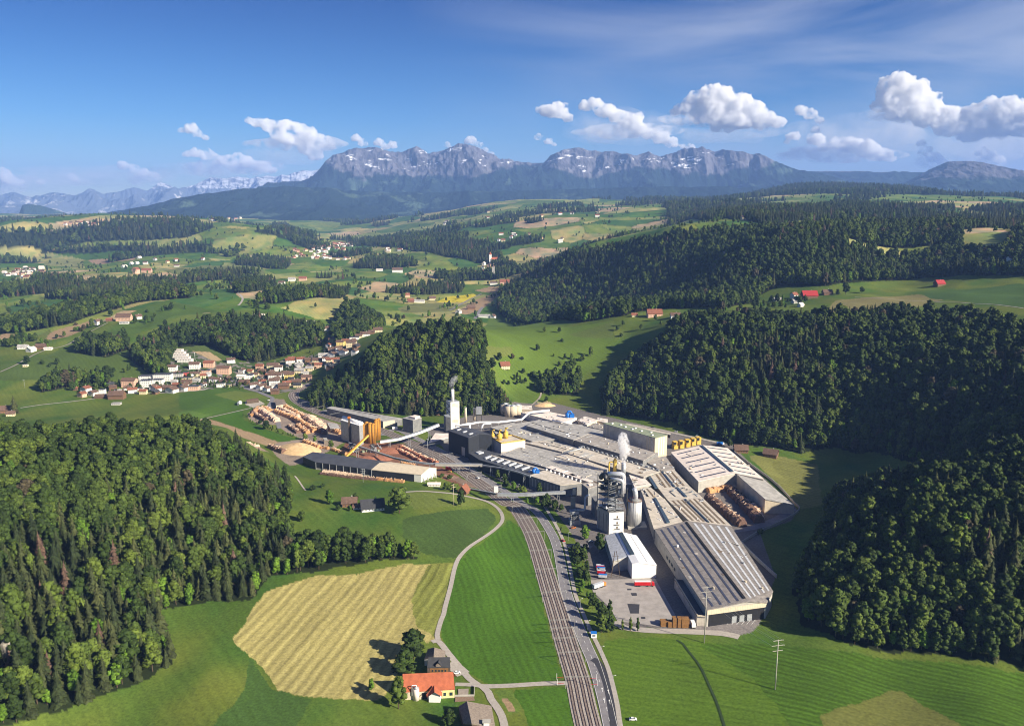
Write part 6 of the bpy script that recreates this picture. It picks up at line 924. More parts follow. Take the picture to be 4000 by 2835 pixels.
for fr, x, y, rz, m, lb in [('G',2235,1068,0,'white','white car at the right end of the side road at the bottom'),('B',48+1000,1200,2.3,'white','white car driving between the railway and the lamp near the mill'),('C',800,505,-.3,'blackwall','dark car on the service road behind the tall hall'),('C',1010,545,-.3,'white','white car on the service road behind the tall hall'),('C',1200,585,-.3,'striplight','silver car at the end of the service road behind the tall hall'),('U',398,1245,.2,'orange','small orange car beside the dust filter'),('U',690,1480,0,'striplight','silver car by the side road near the olive tree'),
 ('V',1065,860,.2,'white','white car on the paved yard beside the dark roofed farmhouse'),('R',1935,1085,-.4,'yellow','yellow loader beside the red machine'),('A',1000,330,1.2,'white','white car at the village junction'),('E',205,550,2.2,'red','red car at the junction of the main road')]: car(fr, x, y, rz, m, lb)
p = P('G', 1915, 388); e = root('kiosk', p, 'small bright blue and white cabin beside the main road', 'cabin'); MB().box((p.x, p.y, 0), (3.6, 3, 3)).out('wall', 'white', e); MB().box((p.x, p.y, 3), (4, 3.4, .3)).out('roof', 'blue', e); MB().box((p.x, p.y - 1.55, 1.2), (2, .1, 1)).out('window', 'glass', e)
# ------------------------------------------------------------------ masts, lamps, pylons
tl = RAILC
def near_idx(fr, x, y): q = P(fr, x, y); return int(np.argmin(np.hypot(tl[:, 0] - q.x, tl[:, 1] - q.y)))
for i, (fr, x, y) in enumerate([('G',1820,800),('G',1745,600),('G',1700,480),('G',1670,400),('G',1640,320),('G',1590,100),('F',2160,770),('F',2110,630),('F',2060,490),('F',2010,380),('F',1960,300),('B',1230,1380),('B',1020,1210),('B',880,1110),('B',700,1000),('B',540,890),('R',1240,680),('R',400,190+60),('A',1560,460),('A',1430,400)]):
    k = near_idx(fr, x, y); c = tl[k]; t = tl[min(k + 1, len(tl) - 1)] - tl[max(k - 1, 0)]; t /= np.hypot(*t); n = np.array([t[1], -t[0]]); z0 = float(gz(c[0], c[1])); e = root('catenary_mast', Vector((c[0], c[1], z0)), 'grey overhead line gantry spanning the railway tracks', 'catenary mast', 'overhead line gantries along the railway')
    for sd in (-8.4, 8.4): MB().box((c[0] + n[0] * sd, c[1] + n[1] * sd, z0), (.25, .25, 8.2)).out('post', 'mastgrey', e)
    mb = MB(); A_ = Vector((c[0] - n[0] * 8.4, c[1] - n[1] * 8.4, z0 + 8)); B_ = Vector((c[0] + n[0] * 8.4, c[1] + n[1] * 8.4, z0 + 8)); mb.beam(A_, B_, .14); mb.beam(A_ - Vector((0, 0, .7)), B_ - Vector((0, 0, .7)), .1)
    for q in range(10): a = A_.lerp(B_, q / 10); b = A_.lerp(B_, (q + 1) / 10); mb.beam(a if q % 2 else a - Vector((0, 0, .7)), b - Vector((0, 0, .7)) if q % 2 else b, .1)
    mb.out('gantry', 'mastgrey', e)
def lamp(fr, x, y, label, h=8):
    p = hit(fr, x, y); e = root('street_lamp', p, label, 'street lamp', 'street lamps along the road'); MB().cyl(p, .12, h, 8, .08).out('pole', 'galv', e); MB().beam((p.x, p.y, p.z + h), (p.x + 1.2, p.y - .2, p.z + h + .2), .1).out('arm', 'galv', e); MB().box((p.x + 1.2, p.y - .2, p.z + h + .1), (.9, .4, .2)).out('lamp_head', 'white', e)
for fr, x, y, lb in [('E',142,460,'street lamp beside the dust filter verge'),('E',250,545,'street lamp at the side road junction'),('E',348,1100,'street lamp beside the roadside below the blossoming tree'),('E',408,1280,'street lamp beside the blue kiosk'),('E',520,1495,'street lamp on the footpath above the bend'),('G',2072,800,'street lamp beside the turning lane at the bottom'),('B',1308,1270,'street lamp in front of the black roofed shed'),('B',1500,1345,'street lamp left of the small dark tree'),('B',1675,1475,'street lamp under the conveyor bridge end'),('B',698,1000,'street lamp at the foot of the black hall'),('B',548,960,'lamp post left of the black hall'),('R',1225,540,'lamp post in front of the dark panelled block'),('R',1045,545,'lamp post in front of the goods shed'),('B',920,1260,'lamp post beside the railway behind the hut'),('A',1595,370,'lamp post by the tracks below the wooded hill'),('A',1778,400,'lamp post behind the goods shed')]: lamp(fr, x, y, lb)
def pylon(fr, x, y, h, arms, label, m='conc', r_=.35, al=3.2):
    p = hit(fr, x, y); e = root('power_pole', p, label, 'power pole'); MB().cyl((p.x, p.y, p.z - 1), r_, h + 1, 12, r_ * .6).out('pole', m, e, True)
    for k, z in enumerate(arms): MB().beam((p.x - al * (1 + .25 * (k == 1)), p.y - .8, p.z + z), (p.x + al * (1 + .25 * (k == 1)), p.y + .8, p.z + z), .22).out('crossarm', m, e)
    return p
p1 = pylon('E', 1356, 1375, 40, (39.3, 36, 32), 'tallest pale power pole in front of the striped warehouse'); p2 = pylon('I', 222, 1375, 32, (31.5, 28.3, 25), 'pale power pole standing on the striped meadow at the right'); p3 = pylon('R', 645, 1240, 15, (14.6, 12.4, 10.4), 'dark lattice pole in front of the timber store', 'galv', .25, 2); p4 = pylon('B', 780, 1508, 22, (21, 18.5), 'thin pole beside the dark round tree on the knoll', 'cream', .22, 1.6); p5 = pylon('J', 158, 760, 13, (12.5,), 'thin pole on the meadow above the lone conifer', 'galv', .2, 1.5); pylon('A', 1665, 780, 24, (23,), 'dark mast beside the log piles', 'darksteel', .3, .6)
pylon('B', 490, 960, 22, (21.5,), 'thin mast between the bark rows and the black hall', 'galv', .2, 1); pylon('T', 465, 305, 14, (13.7,), 'thin white mast on the building site above the village', 'white', .25, .8)
p = hit('E', 630, 835); e = root('power_pole', p, 'wooden double legged power pole beside the white shed', 'power pole')
for sx in (-2.0, 2.4): MB().beam((p.x + sx * 1.6, p.y - 1, 0), (p.x + sx * .25, p.y, 21), .4).out('leg', 'oldwood', e)
for z in (13, 17): MB().beam((p.x - 2.6, p.y, z), (p.x + 2.6, p.y, z), .25).out('crossarm', 'oldwood', e)
for k, (a, b, za, zb) in enumerate([((p1.x + dx, p1.y), (p2.x + dx, p2.y), 36, 28.3 + p2.z) for dx in (-3.9, 3.9)] + [((p1.x + dx, p1.y), (p2.x + dx, p2.y), 39.3, 31.5 + p2.z) for dx in (-3, 3)]):
    pts = [(a[0] + (b[0] - a[0]) * t, a[1] + (b[1] - a[1]) * t, za + (zb - za) * t - 2.5 * math.sin(math.pi * t)) for t in np.linspace(0, 1, 12)]; tag(mesh_obj('power_line', *tubev(pts, .06, 5), M['galv']), 'thin power line wire between the two tall pale poles', 'power line', 'wires between the tall poles')
# ------------------------------------------------------------------ houses
def housewall(name, col):
    m = mat(name, col, .85, .12, .5); t = m.node_tree; b = t.nodes['Principled BSDF']; src = b.inputs['Base Color'].links[0].from_socket
    tc = t.nodes.new('ShaderNodeTexCoord'); sx = t.nodes.new('ShaderNodeSeparateXYZ'); t.links.new(tc.outputs['Object'], sx.inputs[0]); sn = t.nodes.new('ShaderNodeSeparateXYZ'); t.links.new(tc.outputs['Normal'], sn.inputs[0])
    u = mth(t, 'ADD', mth(t, 'MULTIPLY', sx.outputs[0], mth(t, 'ABSOLUTE', sn.outputs[1])), mth(t, 'MULTIPLY', sx.outputs[1], mth(t, 'ABSOLUTE', sn.outputs[0]))); fu = mth(t, 'FRACT', mth(t, 'DIVIDE', mth(t, 'ADD', u, 60), 2.9)); fv = mth(t, 'FRACT', mth(t, 'DIVIDE', mth(t, 'ADD', sx.outputs[2], 56), 2.8))
    w_ = mth(t, 'MULTIPLY', mth(t, 'MULTIPLY', mth(t, 'GREATER_THAN', fu, .33), mth(t, 'LESS_THAN', fu, .70)), mth(t, 'MULTIPLY', mth(t, 'GREATER_THAN', fv, .34), mth(t, 'LESS_THAN', fv, .78)))
    mx = t.nodes.new('ShaderNodeMixRGB'); mx.inputs[2].default_value = (.05, .06, .08, 1); t.links.new(mth(t, 'MULTIPLY', w_, .85), mx.inputs[0]); t.links.new(src, mx.inputs[1]); t.links.new(mx.outputs[0], b.inputs['Base Color']); return m
HW = {'white': housewall('render_white', (.80, .78, .74)), 'cream': housewall('render_cream', (.70, .60, .38)), 'pink': housewall('render_pink', (.66, .42, .30)), 'yellow': housewall('render_yellow', (.72, .56, .20)), 'wood': housewall('timber_wall', (.20, .11, .06)), 'grey': housewall('render_grey', (.50, .49, .46)), 'red': housewall('render_red', (.55, .10, .07))}
HR = {'brown': 'tiledark', 'red': 'oldtile', 'grey': 'greyroof', 'dark': 'slate', 'flat': 'blackroof', 'pale': 'pinkroof', 'crimson': 'redroof'}
M['redroof'] = mat('redroof', (.35, .03, .03), .7, .2, .5)
def house(p, w_, l_, h_, rh, rz, wall, roof, label, group=None, name='house', chim=True, cat='house'):
    e = root(name, p, label, cat, group, rz); x, y = w_ / 2, l_ / 2; flat = rh < .5
    if flat: V = [(a, b, c) for a in (-x, x) for b in (-y, y) for c in (-2.5, h_)]; part('wall', V, [[0, 1, 3, 2], [4, 6, 7, 5], [0, 4, 5, 1], [2, 3, 7, 6], [1, 5, 7, 3]], HW[wall], e, world=False); MB().box((0, 0, h_ + .02), (w_ + .5, l_ + .5, .35)).out('roof', HR[roof], e, world=False); return e
    V = [(-x, -y, -2.5), (x, -y, -2.5), (x, y, -2.5), (-x, y, -2.5), (-x, -y, h_), (x, -y, h_), (x, y, h_), (-x, y, h_), (-x, 0, h_ + rh), (x, 0, h_ + rh)]; part('wall', V, [[0, 1, 5, 4], [2, 3, 7, 6], [1, 2, 6, 9, 5], [3, 0, 4, 8, 7]], HW[wall], e, world=False)
    ov = .9; k = rh / y; V = []
    for sg in (-1, 1):
        a = [(-x - ov, sg * (y + ov), h_ - k * ov), (x + ov, sg * (y + ov), h_ - k * ov), (x + ov, 0, h_ + rh), (-x - ov, 0, h_ + rh)]; V += [(q[0], q[1], q[2] + .06) for q in a] + [(q[0], q[1], q[2] + .34) for q in a]
    rf = part('roof', V, [f for o in (0, 8) for f in [[o, o + 3, o + 2, o + 1], [o + 4, o + 5, o + 6, o + 7], [o, o + 1, o + 5, o + 4], [o + 1, o + 2, o + 6, o + 5], [o + 3, o, o + 4, o + 7]]], HR[roof], e, world=False)
    if chim: MB().box((x * .3, y * .3, h_ + rh * .4), (.8, .8, rh * .6 + 1)).out('chimney', 'conc', rf, world=False)
    return e
# village: x, y of the base middle and width in the enlarged view, wall, roof, storeys, landmark phrase
TOWN = [(215,425,95,'white','brown',3,.2,'pink white house below the terraced flats'),(465,395,110,'white','brown',3,.2,'white house with brown roof below the building site'),(625,380,110,'pink','red',3,.15,'pinkish block of flats right below the bare earth slope'),(790,455,140,'pink','brown',4,.1,'tall block with a red painted front beside the village road'),(590,455,95,'pink','flat',2,.1,'small flat roofed salmon coloured house left of the tall red block'),
 (865,330,90,'white','brown',2,.5,'white house with brown roof at the foot of the dark wood'),(990,445,70,'white','brown',2,1.3,'white gabled house right of the tall red block'),(1060,505,120,'white','flat',2,.05,'long white flat roofed building in the village centre'),(985,520,90,'white','pale',2,.1,'white low house in front of the long flat roofed building'),(1190,400,85,'pink','red',2,.1,'house with an orange red roof at the upper village edge'),
 (1340,405,130,'cream','brown',3,.15,'cream house with a large dark brown roof near the upper edge'),(1400,425,90,'white','brown',3,.2,'white house in front of the large brown roof'),(1135,495,85,'cream','brown',2,.1,'cream low house right of the long white building'),(1215,455,80,'wood','brown',2,.1,'brown wooden house with dark roof in the village middle'),(1535,350,105,'white','red',3,.3,'white house with reddish roof at the left of the upper row'),
 (1645,335,85,'white','red',3,.3,'second white house with reddish roof in the upper row'),(1725,325,65,'wood','brown',2,.3,'dark wooden house in the upper row'),(1835,335,110,'cream','brown',2,.1,'long cream house with brown roof in the upper row'),(1900,280,110,'white','grey',2,.3,'white workshop with a grey roof in the upper row'),(2000,265,90,'white','brown',2,1.3,'white gabled house above the workshop row'),
 (1925,315,75,'white','brown',2,.3,'small white house below the grey roofed workshop'),(2040,325,80,'pink','red',2,.2,'house with orange roof beside the wooded hill'),(1845,385,85,'pink','red',2,.2,'pinkish house with a reddish roof left of the wooded hill'),(1635,385,90,'grey','grey',2,.0,'low grey roofed hall in the village'),(1640,465,110,'cream','grey',3,.1,'cream grey block with a flat hipped roof'),
 (1750,425,85,'cream','grey',2,.1,'cream house with grey roof beside the block'),(1365,515,150,'white','brown',3,.15,'big cream white double house with brown roofs'),(1520,510,110,'yellow','brown',3,.2,'yellow house with a round corner and brown roof'),(1715,540,115,'pink','brown',3,.2,'pale pink house with brown roof near the railway'),(1600,575,110,'wood','brown',2,.25,'dark brown roofed house below the pink house'),
 (1355,580,115,'white','brown',3,.25,'white house with large brown roof in the lower village'),(1460,620,115,'wood','brown',2,.2,'chalet with broad brown roof in the lower village'),(1360,680,90,'wood','brown',2,.2,'lowest brown roofed house by the village junction'),(1120,610,95,'white','brown',2,.6,'white house with long dark roof beside the road'),(1190,630,70,'white','brown',2,1.2,'small white gable right of the long dark roof'),
 (1265,655,70,'white','brown',2,1.2,'last small white gable beside the road bend'),(1235,600,60,'wood','brown',1,.2,'little brown shed roof behind the white gables'),(1015,565,110,'wood','brown',1,.1,'dark low roof between the road and white flat roof'),(755,605,85,'white','flat',2,.1,'white bungalow at the edge of the football field'),(835,600,65,'cream','flat',1,.1,'cream bungalow at the edge of the football field'),
 (715,550,70,'white','brown',2,.1,'white house behind the bungalows'),(655,545,55,'white','brown',2,.1,'small white house left of the bungalow group'),(770,560,75,'wood','brown',1,.1,'dark roofed bungalow behind the two bungalows'),(560,605,45,'white','brown',2,1.3,'narrow white gable left of the meadow corner'),(455,635,115,'pink','flat',2,.05,'salmon flat roofed house on the meadow edge'),
 (335,645,105,'white','brown',2,1.2,'white wide gabled house on the meadow edge'),(210,665,115,'white','brown',2,1.2,'white gabled house in the middle of the meadow edge'),(35,655,85,'white','red',2,1.2,'white gabled house with reddish roof left on the meadow edge'),(285,490,100,'grey','flat',2,.1,'flat black roofed house behind the meadow edge'),(360,480,60,'red','flat',2,.1,'small bright red box shaped house'),
 (295,525,90,'cream','flat',1,.05,'low cream flat building below the red box'),(400,520,90,'cream','flat',1,.05,'low cream terrace right below the red box'),(440,485,45,'white','brown',2,.2,'narrow white house right of the red box'),(495,485,60,'cream','brown',2,.2,'cream house with brown roof right of the narrow white one'),(370,565,100,'wood','brown',1,.1,'low dark brown roof behind the white gabled houses'),
 (140,625,95,'wood','brown',1,.1,'broad dark brown roof between white gables'),(250,595,65,'wood','red',1,.2,'small reddish roof behind the white gables'),(480,545,80,'grey','grey',1,.1,'low grey car port roof in the village'),
 (60,590,110,'white','flat',4,.05,'big white block of flats on the meadow side'),(110,530,190,'white','flat',4,.05,'long white block of flats behind the big one'),(-75,600,115,'white','flat',4,.05,'white pink block of flats left of the big one'),(-70,530,150,'white','flat',3,.05,'long white block behind the left flats'),(-265,600,145,'pink','brown',4,.05,'large salmon block of flats with a brown roof'),(-145,640,60,'white','flat',1,.05,'white garage row below the flats'),
 (-450,655,65,'wood','brown',3,.3,'dark brown tall house above the sawmill barn'),(-570,690,60,'white','flat',3,.1,'narrow white tower like house left of the sawmill barn'),(-675,700,85,'white','brown',2,1.2,'white gabled house third from the village end'),(-755,670,95,'white','red',3,1.2,'white pink house with reddish gabled roof near the village end'),(-800,715,80,'pink','red',2,1.2,'pink house with red roof at the left village end'),(-870,640,40,'wood','red',1,.2,'small brown hut at the left village end'),
 (2000,110,80,'yellow','brown',3,.2,'yellow house left in the upper far cluster'),(2090,160,85,'yellow','brown',4,.1,'tall yellow block of flats in the far cluster'),(2150,130,80,'yellow','red',3,.2,'yellow house behind the tall yellow block'),(2215,150,110,'cream','brown',3,.1,'large cream house with a dark roof in the far cluster'),(2130,235,90,'white','brown',2,1.2,'white gabled house below the yellow block'),(2030,170,70,'cream','brown',2,.2,'cream house below the left yellow house'),
 (1990,205,70,'pink','brown',2,.2,'pinkish house above the gabled white house'),(2250,80,110,'white','flat',2,.1,'white flat building at the far end of the cluster'),(2150,85,100,'white','brown',1,.1,'low white building behind the yellow house'),(2300,60,80,'cream','brown',2,.1,'cream house furthest up the village valley'),(2370,40,70,'white','brown',2,.2,'white house beyond the far cluster'),(2440,15,70,'wood','brown',2,.2,'brown house beyond the far cluster'),(2510,-10,70,'white','red',2,.2,'white house with red roof where the village ends')]
for x, y, wd, wa, ro, st, rz, lb in TOWN:
    p = hit('T', x, y); d = math.hypot(p.x, p.y); w_ = wd / 2.865 / F * math.hypot(d, HC) * .92; l_ = min(max(8, w_ * .75), 14); h_ = 2.8 * st + 1.3; big_ = ro == 'flat'
    if .9 < rz: w_, l_ = l_ * 1.0, w_
    house(p, w_, l_, h_ * .85, 0 if ro == 'flat' else min(w_, l_) * .25, rz - .08 if not big_ else rz, wa, ro, lb, 'village houses')
rr = random.Random(77); placed = [hit('T', q[0], q[1]) for q in TOWN]; k = 0; tries = 0
while k < 46 and tries < 900:
    tries += 1; x, y = rr.choice([(rr.uniform(1000, 1720), rr.uniform(430, 620)), (rr.uniform(160, 900), rr.uniform(450, 620)), (rr.uniform(1500, 2060), rr.uniform(300, 420)), (rr.uniform(1960, 2300), rr.uniform(60, 260)), (rr.uniform(-500, 100), rr.uniform(600, 690))]); p = hit('T', x, y)
    if min((p - q).length for q in placed) < 15: continue
    placed.append(p); k += 1; wa = rr.choice(['white', 'white', 'cream', 'white', 'pink', 'wood']); ro = rr.choice(['brown', 'brown', 'red', 'dark', 'grey']); house(p, rr.uniform(8, 13), rr.uniform(7, 10), rr.uniform(3.5, 6.5), 2.4, rr.choice((rr.uniform(-.1, .4), 1.2)), wa, ro, 'small %s walled house with a %s roof squeezed between the larger village houses' % (wa, ro), 'small %s houses with %s roofs in the village' % (wa, ro))
for k in range(5):   # terraced flats climbing the slope
    p = hit('T', 355 - k * 26, 325 - k * 27); house(p, 26, 9, 5.5 , 0, -.08, 'white', 'pale', ('lowest', 'second', 'third', 'fourth', 'topmost')[k] + ' white terrace of the stepped flats beside the building site', 'stepped terrace flats', 'terrace_flats')
# elsewhere
FARM = [('J',750,830,22,13,7,5,.05,'wood','brown','large dark brown sawmill barn at the left of the village'),('J',650,825,16,10,3,3,.05,'wood','brown','low dark wing of the sawmill barn'),('J',745,868,12,8,2.5,0,.05,'grey','grey','flat grey shelter in front of the sawmill barn'),('J',200,528,12,14,5,4,1.2,'white','pale','white barn beside the lane at the far left'),('J',150,510,18,10,4,4,.1,'white','grey','grey roofed wing of the white barn'),('J',270,510,20,14,5,5,.1,'wood','brown','brown roofed barn right of the white barn'),('J',310,518,14,7,3,2,.1,'white','pale','low white shed right of the brown barn'),
 ('J',795,330,30,14,8,7,.05,'pink','brown','big hill farm barn with a long brown roof'),('J',795,350,18,7,3,1.5,.05,'white','grey','low white shed in front of the hill farm barn'),('J',625,355,12,10,7,4,1.2,'white','brown','white gabled house left of the hill farm'),('J',700,335,12,8,4,3,.2,'wood','red','small reddish house between hill farm and white house'),('J',885,320,12,10,6,4,.9,'white','brown','white house right of the hill farm barn'),('J',165,625,8,6,3,0,.1,'cream','pale','tiny pale shed beside the lane crossing'),('J',30,920,16,12,5,5,.4,'wood','brown','old brown roofed house at the left edge beside the conifer'),('J',70,940,10,8,4,3,.4,'cream','brown','cream small house below the lone conifer'),
 ('K',1590,630,14,11,4,5,.3,'cream','red','red roofed chalet alone on the pasture'),('L',345,250,26,14,6,7,.05,'pink','red','red roofed farm at the upper pasture edge'),('L',455,255,16,12,4,4,.0,'white','brown','dark roofed house right of the red hill farm'),('L',240,250,10,7,3,3,.0,'cream','red','small cream house left of the red hill farm'),
 ('L',1160,155,26,16,6,8,.0,'wood','crimson','barn with a big crimson roof on the plateau'),('L',1080,155,11,10,7,4,.5,'white','red','white house left of the crimson roof'),('L',1255,135,16,12,4,5,.0,'wood','brown','brown roofed shed right of the crimson roof'),('L',995,165,14,9,3,2,.0,'white','grey','pale blue grey roofed shed left of the plateau farm'),('L',1090,180,13,9,4,3,.2,'grey','grey','grey house below the crimson roof'),('L',1115,200,9,7,4,3,.6,'white','pale','white house half hidden in trees below the plateau farm'),
 ('L',800,962,15,12,4,4.5,-.1,'wood','brown','brown roofed barn with open dark bays left of the other barn'),('L',958,985,15,12,4,4.5,-.5,'wood','brown','brown roofed barn with a pale stone base right of the other barn'),('L',1845,90,16,12,5,6,.2,'wood','crimson','dark red roofed chalet at the upper right meadow edge'),('B',895,1362,9,9,3.5,5,1.2,'wood','red','small hut with a steep red roof beside the track'),
 ('F',870,262,20,13,3.5,6,.25,'white','dark','white farmhouse with a dark slate roof on the knoll'),('F',700,235,13,10,4,4,.1,'wood','brown','brown roofed house left of the knoll farmhouse'),('F',770,258,10,6,2.5,1.5,.1,'white','brown','low white shed between the knoll houses'),('F',1330,90,12,6,2.5,1.2,.0,'white','pale','low white garden shed below the timber store gable'),
 ('O',2090,1005,22,14,5,4,.0,'pink','brown','brown farm building at the far right edge'),('O',2230,1010,24,14,4,4,.0,'white','brown','long white and brown farm building at the right edge'),('O',1660,850,34,20,8,8,.0,'wood','brown','large brown farm on the upper plateau'),('O',1750,850,20,16,10,6,.5,'white','red','white house beside the large upper plateau farm'),('O',1590,855,20,14,4,2,.0,'white','grey','low pale shed left of the upper plateau farm'),('O',925,890,10,9,9,3,.5,'white','brown','tiny white house in the dark upper forest'),('O',385,980,14,10,6,4,.3,'white','grey','white and blue cabin in the forest clearing'),
 ('K',1295,285,14,12,7,4,1.2,'white','grey','white house in the valley beyond the wooded hill'),('K',1460,310,30,16,5,3,.0,'white','grey','white workshops beside the far road'),('K',1515,315,14,12,6,4,1.2,'white','brown','white gabled house right of the far workshops'),('K',1375,260,22,14,6,6,.2,'wood','brown','dark farm beside the tan field in the valley'),('K',1045,215,30,16,5,4,.0,'white','grey','long farm buildings left of the yellow field'),('K',990,215,18,14,6,6,.2,'wood','red','reddish farmhouse left of the long farm buildings'),('K',1125,200,22,14,6,6,.2,'cream','brown','brown farm beside the yellow field'),('K',965,180,16,12,7,5,.3,'pink','red','farmhouse with reddish roof behind the dark pines'),
 ('K',345,350,24,12,6,0,.0,'white','pale','white flat building on the edge of the upper hamlet'),('K',370,395,16,12,5,4,1.2,'white','brown','white gable left in the upper hamlet'),('K',405,408,14,12,5,4,1.2,'white','brown','lower white gable in the upper hamlet'),('K',450,395,22,12,6,4,.2,'white','brown','white house with brown roof in the upper hamlet'),('K',20,305,22,12,4,2,.0,'white','pale','low white farm shed by the wood above the village'),('K',780,405,18,12,6,4,.2,'cream','brown','brown roofed house at the far tip of the village valley'),('K',700,430,18,12,5,4,.2,'white','brown','white house at the far tip of the village valley'),('K',1590,100,34,20,10,8,.1,'pink','red','large red roofed farm at the foot of the dark forest'),('K',1520,100,26,16,7,4,.0,'white','brown','long house left of the red roofed farm below the forest'),
 ('K',300,75,26,18,8,7,.1,'pink','red','orange farm on the hill beyond the pines'),('K',230,78,24,16,7,6,.1,'white','grey','grey roofed barn left of the orange hill farm'),('K',165,98,20,14,6,5,.0,'white','brown','white barn in front of the dark pine wood'),('J',745,170,26,16,6,5,.1,'red','crimson','red roofed barn behind the pine belt'),('J',940,25,36,20,10,8,.1,'pink','red','salmon farmhouse group on the green mound'),('J',870,30,24,18,16,8,1.2,'pink','red','tall salmon house on the green mound'),('K',905,22,40,20,10,8,.1,'white','brown','white farm on the far valley slope'),('K',790,15,26,16,6,3,.1,'white','pale','white shed on the far valley slope'),
 ('K',1475,35,30,20,10,8,.3,'white','red','white house with red roof below the church'),('K',1385,38,30,20,9,7,.2,'white','red','white house left of the church tower')]
for fr, x, y, w_, l_, h_, rh, rz, wa, ro, lb in FARM: house(hit(fr, x, y), w_, l_, h_, rh, rz, wa, ro, lb, None, 'barn' if 'barn' in lb or 'shed' in lb else 'house', cat='barn' if 'barn' in lb or 'shed' in lb else 'house')
# church with a tower in the far valley
p = hit('N', 1025, 1030); e = root('church', p, 'white church with a square tower in the far valley', 'church', None, .2); d = math.hypot(p.x, p.y) / 1000; MB().box((-12, 0, -3), (10, 10, 40)).out('tower', HW['white'], e, world=False); MB().cyl((-12, 0, 37), 7, 12, 4, .2).out('spire', 'tile', e, world=False); MB().box((8, 0, -3), (34, 16, 20)).out('nave', HW['cream'], e, world=False); MB().add(([(-9, -10, 17), (25, -10, 17), (25, 10, 17), (-9, 10, 17), (-9, 0, 26), (25, 0, 26)], [[0, 1, 5, 4], [2, 3, 4, 5], [1, 2, 5], [3, 0, 4]])).out('roof', 'tile', e, world=False)
p = hit('K', 1518, 60); e = root('grain_tower', p, 'tall grey tower among trees in the far valley', 'tower'); MB().box((p.x, p.y, p.z - 2), (10, 10, 44)).out('body', 'conc', e); MB().cyl((p.x, p.y, p.z + 42), 7, 7, 4, .3).out('roof', 'tiledark', e)
# far villages: small houses, each its own
VIL = [('M',(1870,915),(2230,1010),46,'far village with white houses left of the valley'),('M',(2060,900),(2230,940),10,'upper edge of the far white village'),('M',(90,1065),(280,1110),16,'hamlet at the far left edge'),('M',(410,775),(640,795),14,'village on the far left ridge'),('N',(275,705),(425,728),26,'white village below the rocky massif'),('N',(0,905),(120,925),14,'hamlet in the far valley gap'),('M',(2130,905),(2290,925),12,'houses in the far valley gap'),('N',(960,1015),(1180,1065),14,'hamlet around the church'),('N',(370,895),(600,900),7,'farms on the round green hill'),('N',(320,940),(470,965),7,'farms below the round green hill'),('N',(650,690),(1000,790),9,'farms on the far middle slope'),('N',(1050,840),(1700,900),12,'farms on the far central pastures'),('N',(1300,690),(1700,740),9,'farms on the far high pastures'),('O',(480,735),(680,760),7,'farms on the far right slope'),('M',(1340,735),(1560,760),9,'farms on the far left hilltop'),('M',(760,980),(1300,1060),10,'scattered farms of the left plain'),('J',(20,20),(200,60),10,'second hamlet at the left edge')]
NUM = ('first', 'second', 'third', 'fourth', 'fifth', 'sixth', 'seventh', 'eighth', 'ninth', 'tenth')
for fr, a, b, n_, lb in VIL:
    rr = random.Random(int(a[0] + b[1])); hs = sorted([(rr.uniform(a[0], b[0]), rr.uniform(a[1], b[1])) for _ in range(n_)])
    for k, (x, y) in enumerate(hs):
        p = hit(fr, x, y); d = math.hypot(p.x, p.y); 
        if d > 12500: continue
        s = 1 + .08 * max(0, d / 1000 - 3); wa = rr.choice(['white', 'white', 'white', 'cream', 'pink']); ro = rr.choice(['brown', 'red', 'red', 'brown', 'pale']); house(p, rr.uniform(12, 22) * s, rr.uniform(10, 13) * s, rr.uniform(5, 9) * s, 4.5 * s, rr.choice((rr.uniform(-.3, .4), 1.2)), wa, ro, '%s house with %s roof in the %s' % (wa if wa != 'pink' else 'salmon', {'brown': 'brown', 'red': 'red', 'pale': 'pale'}[ro], lb), 'houses of the ' + lb, 'house', False)
# ------------------------------------------------------------------ the near farm
r, ps = bld('farm_barn', 'large farm barn with a bright orange red tiled roof at the bottom', [('V',285,1130,5),('V',1030,1088,5),('V',1005,838,13),('V',275,868,13)], [[0,1,2,3]], 'cream', 'tile', rs=.3)
h0 = cen(ps); 
V = [ps[3], ps[2], ps[2] + Vector((1.5, 8, -8)), ps[3] + Vector((.5, 8, -8))]; part('rear_roof', [v + Vector((0, 0, .3)) for v in V], [[0, 1, 2, 3]], 'tile', r); wallpanel(r, ps[0], ps[1], .76, .99, .2, 4.8, 'yellowwall', 'yellow_wall'); wallpanel(r, ps[0], ps[1], .78, .83, 1.4, 3.4, 'glass', 'window', .3); wallpanel(r, ps[0], ps[1], .9, .96, 1.4, 3.4, 'glass', 'window', .3); wallpanel(r, ps[0], ps[1], .36, .46, 0, 4, 'dark', 'barn_door')
g = P('V', 735, 1290); V = [P('V', 632, 1200, 4), P('V', 840, 1190, 4), P('V', 735, 1130, 7.5), P('V', 735, 1025, 7.5), P('V', 625, 1150, 5), P('V', 845, 1130, 5)]
MB().add(([P('V',628,1205,4.3), P('V',735,1130,7.8), P('V',732,1022,8.6), P('V',615,1160,5), P('V',848,1192,4.3), P('V',850,1130,5)], [[0, 1, 2, 3], [1, 4, 5, 2]])).out('porch_roof', 'tile', r); a, b = P('V', 655, 1275), P('V', 820, 1280); MB().add(([a, b, Vector((b.x, b.y, 4.2)), Vector(((a.x + b.x) / 2, (a.y + b.y) / 2, 7.2)), Vector((a.x, a.y, 4.2)), Vector((b.x, b.y + 7, 0)), Vector((b.x, b.y + 7, 4.2)), Vector((a.x, a.y + 7, 0)), Vector((a.x, a.y + 7, 4.2))], [[0, 1, 2, 3, 4], [1, 5, 6, 2], [7, 0, 4, 8]])).out('porch_wall', 'whitewall', r)
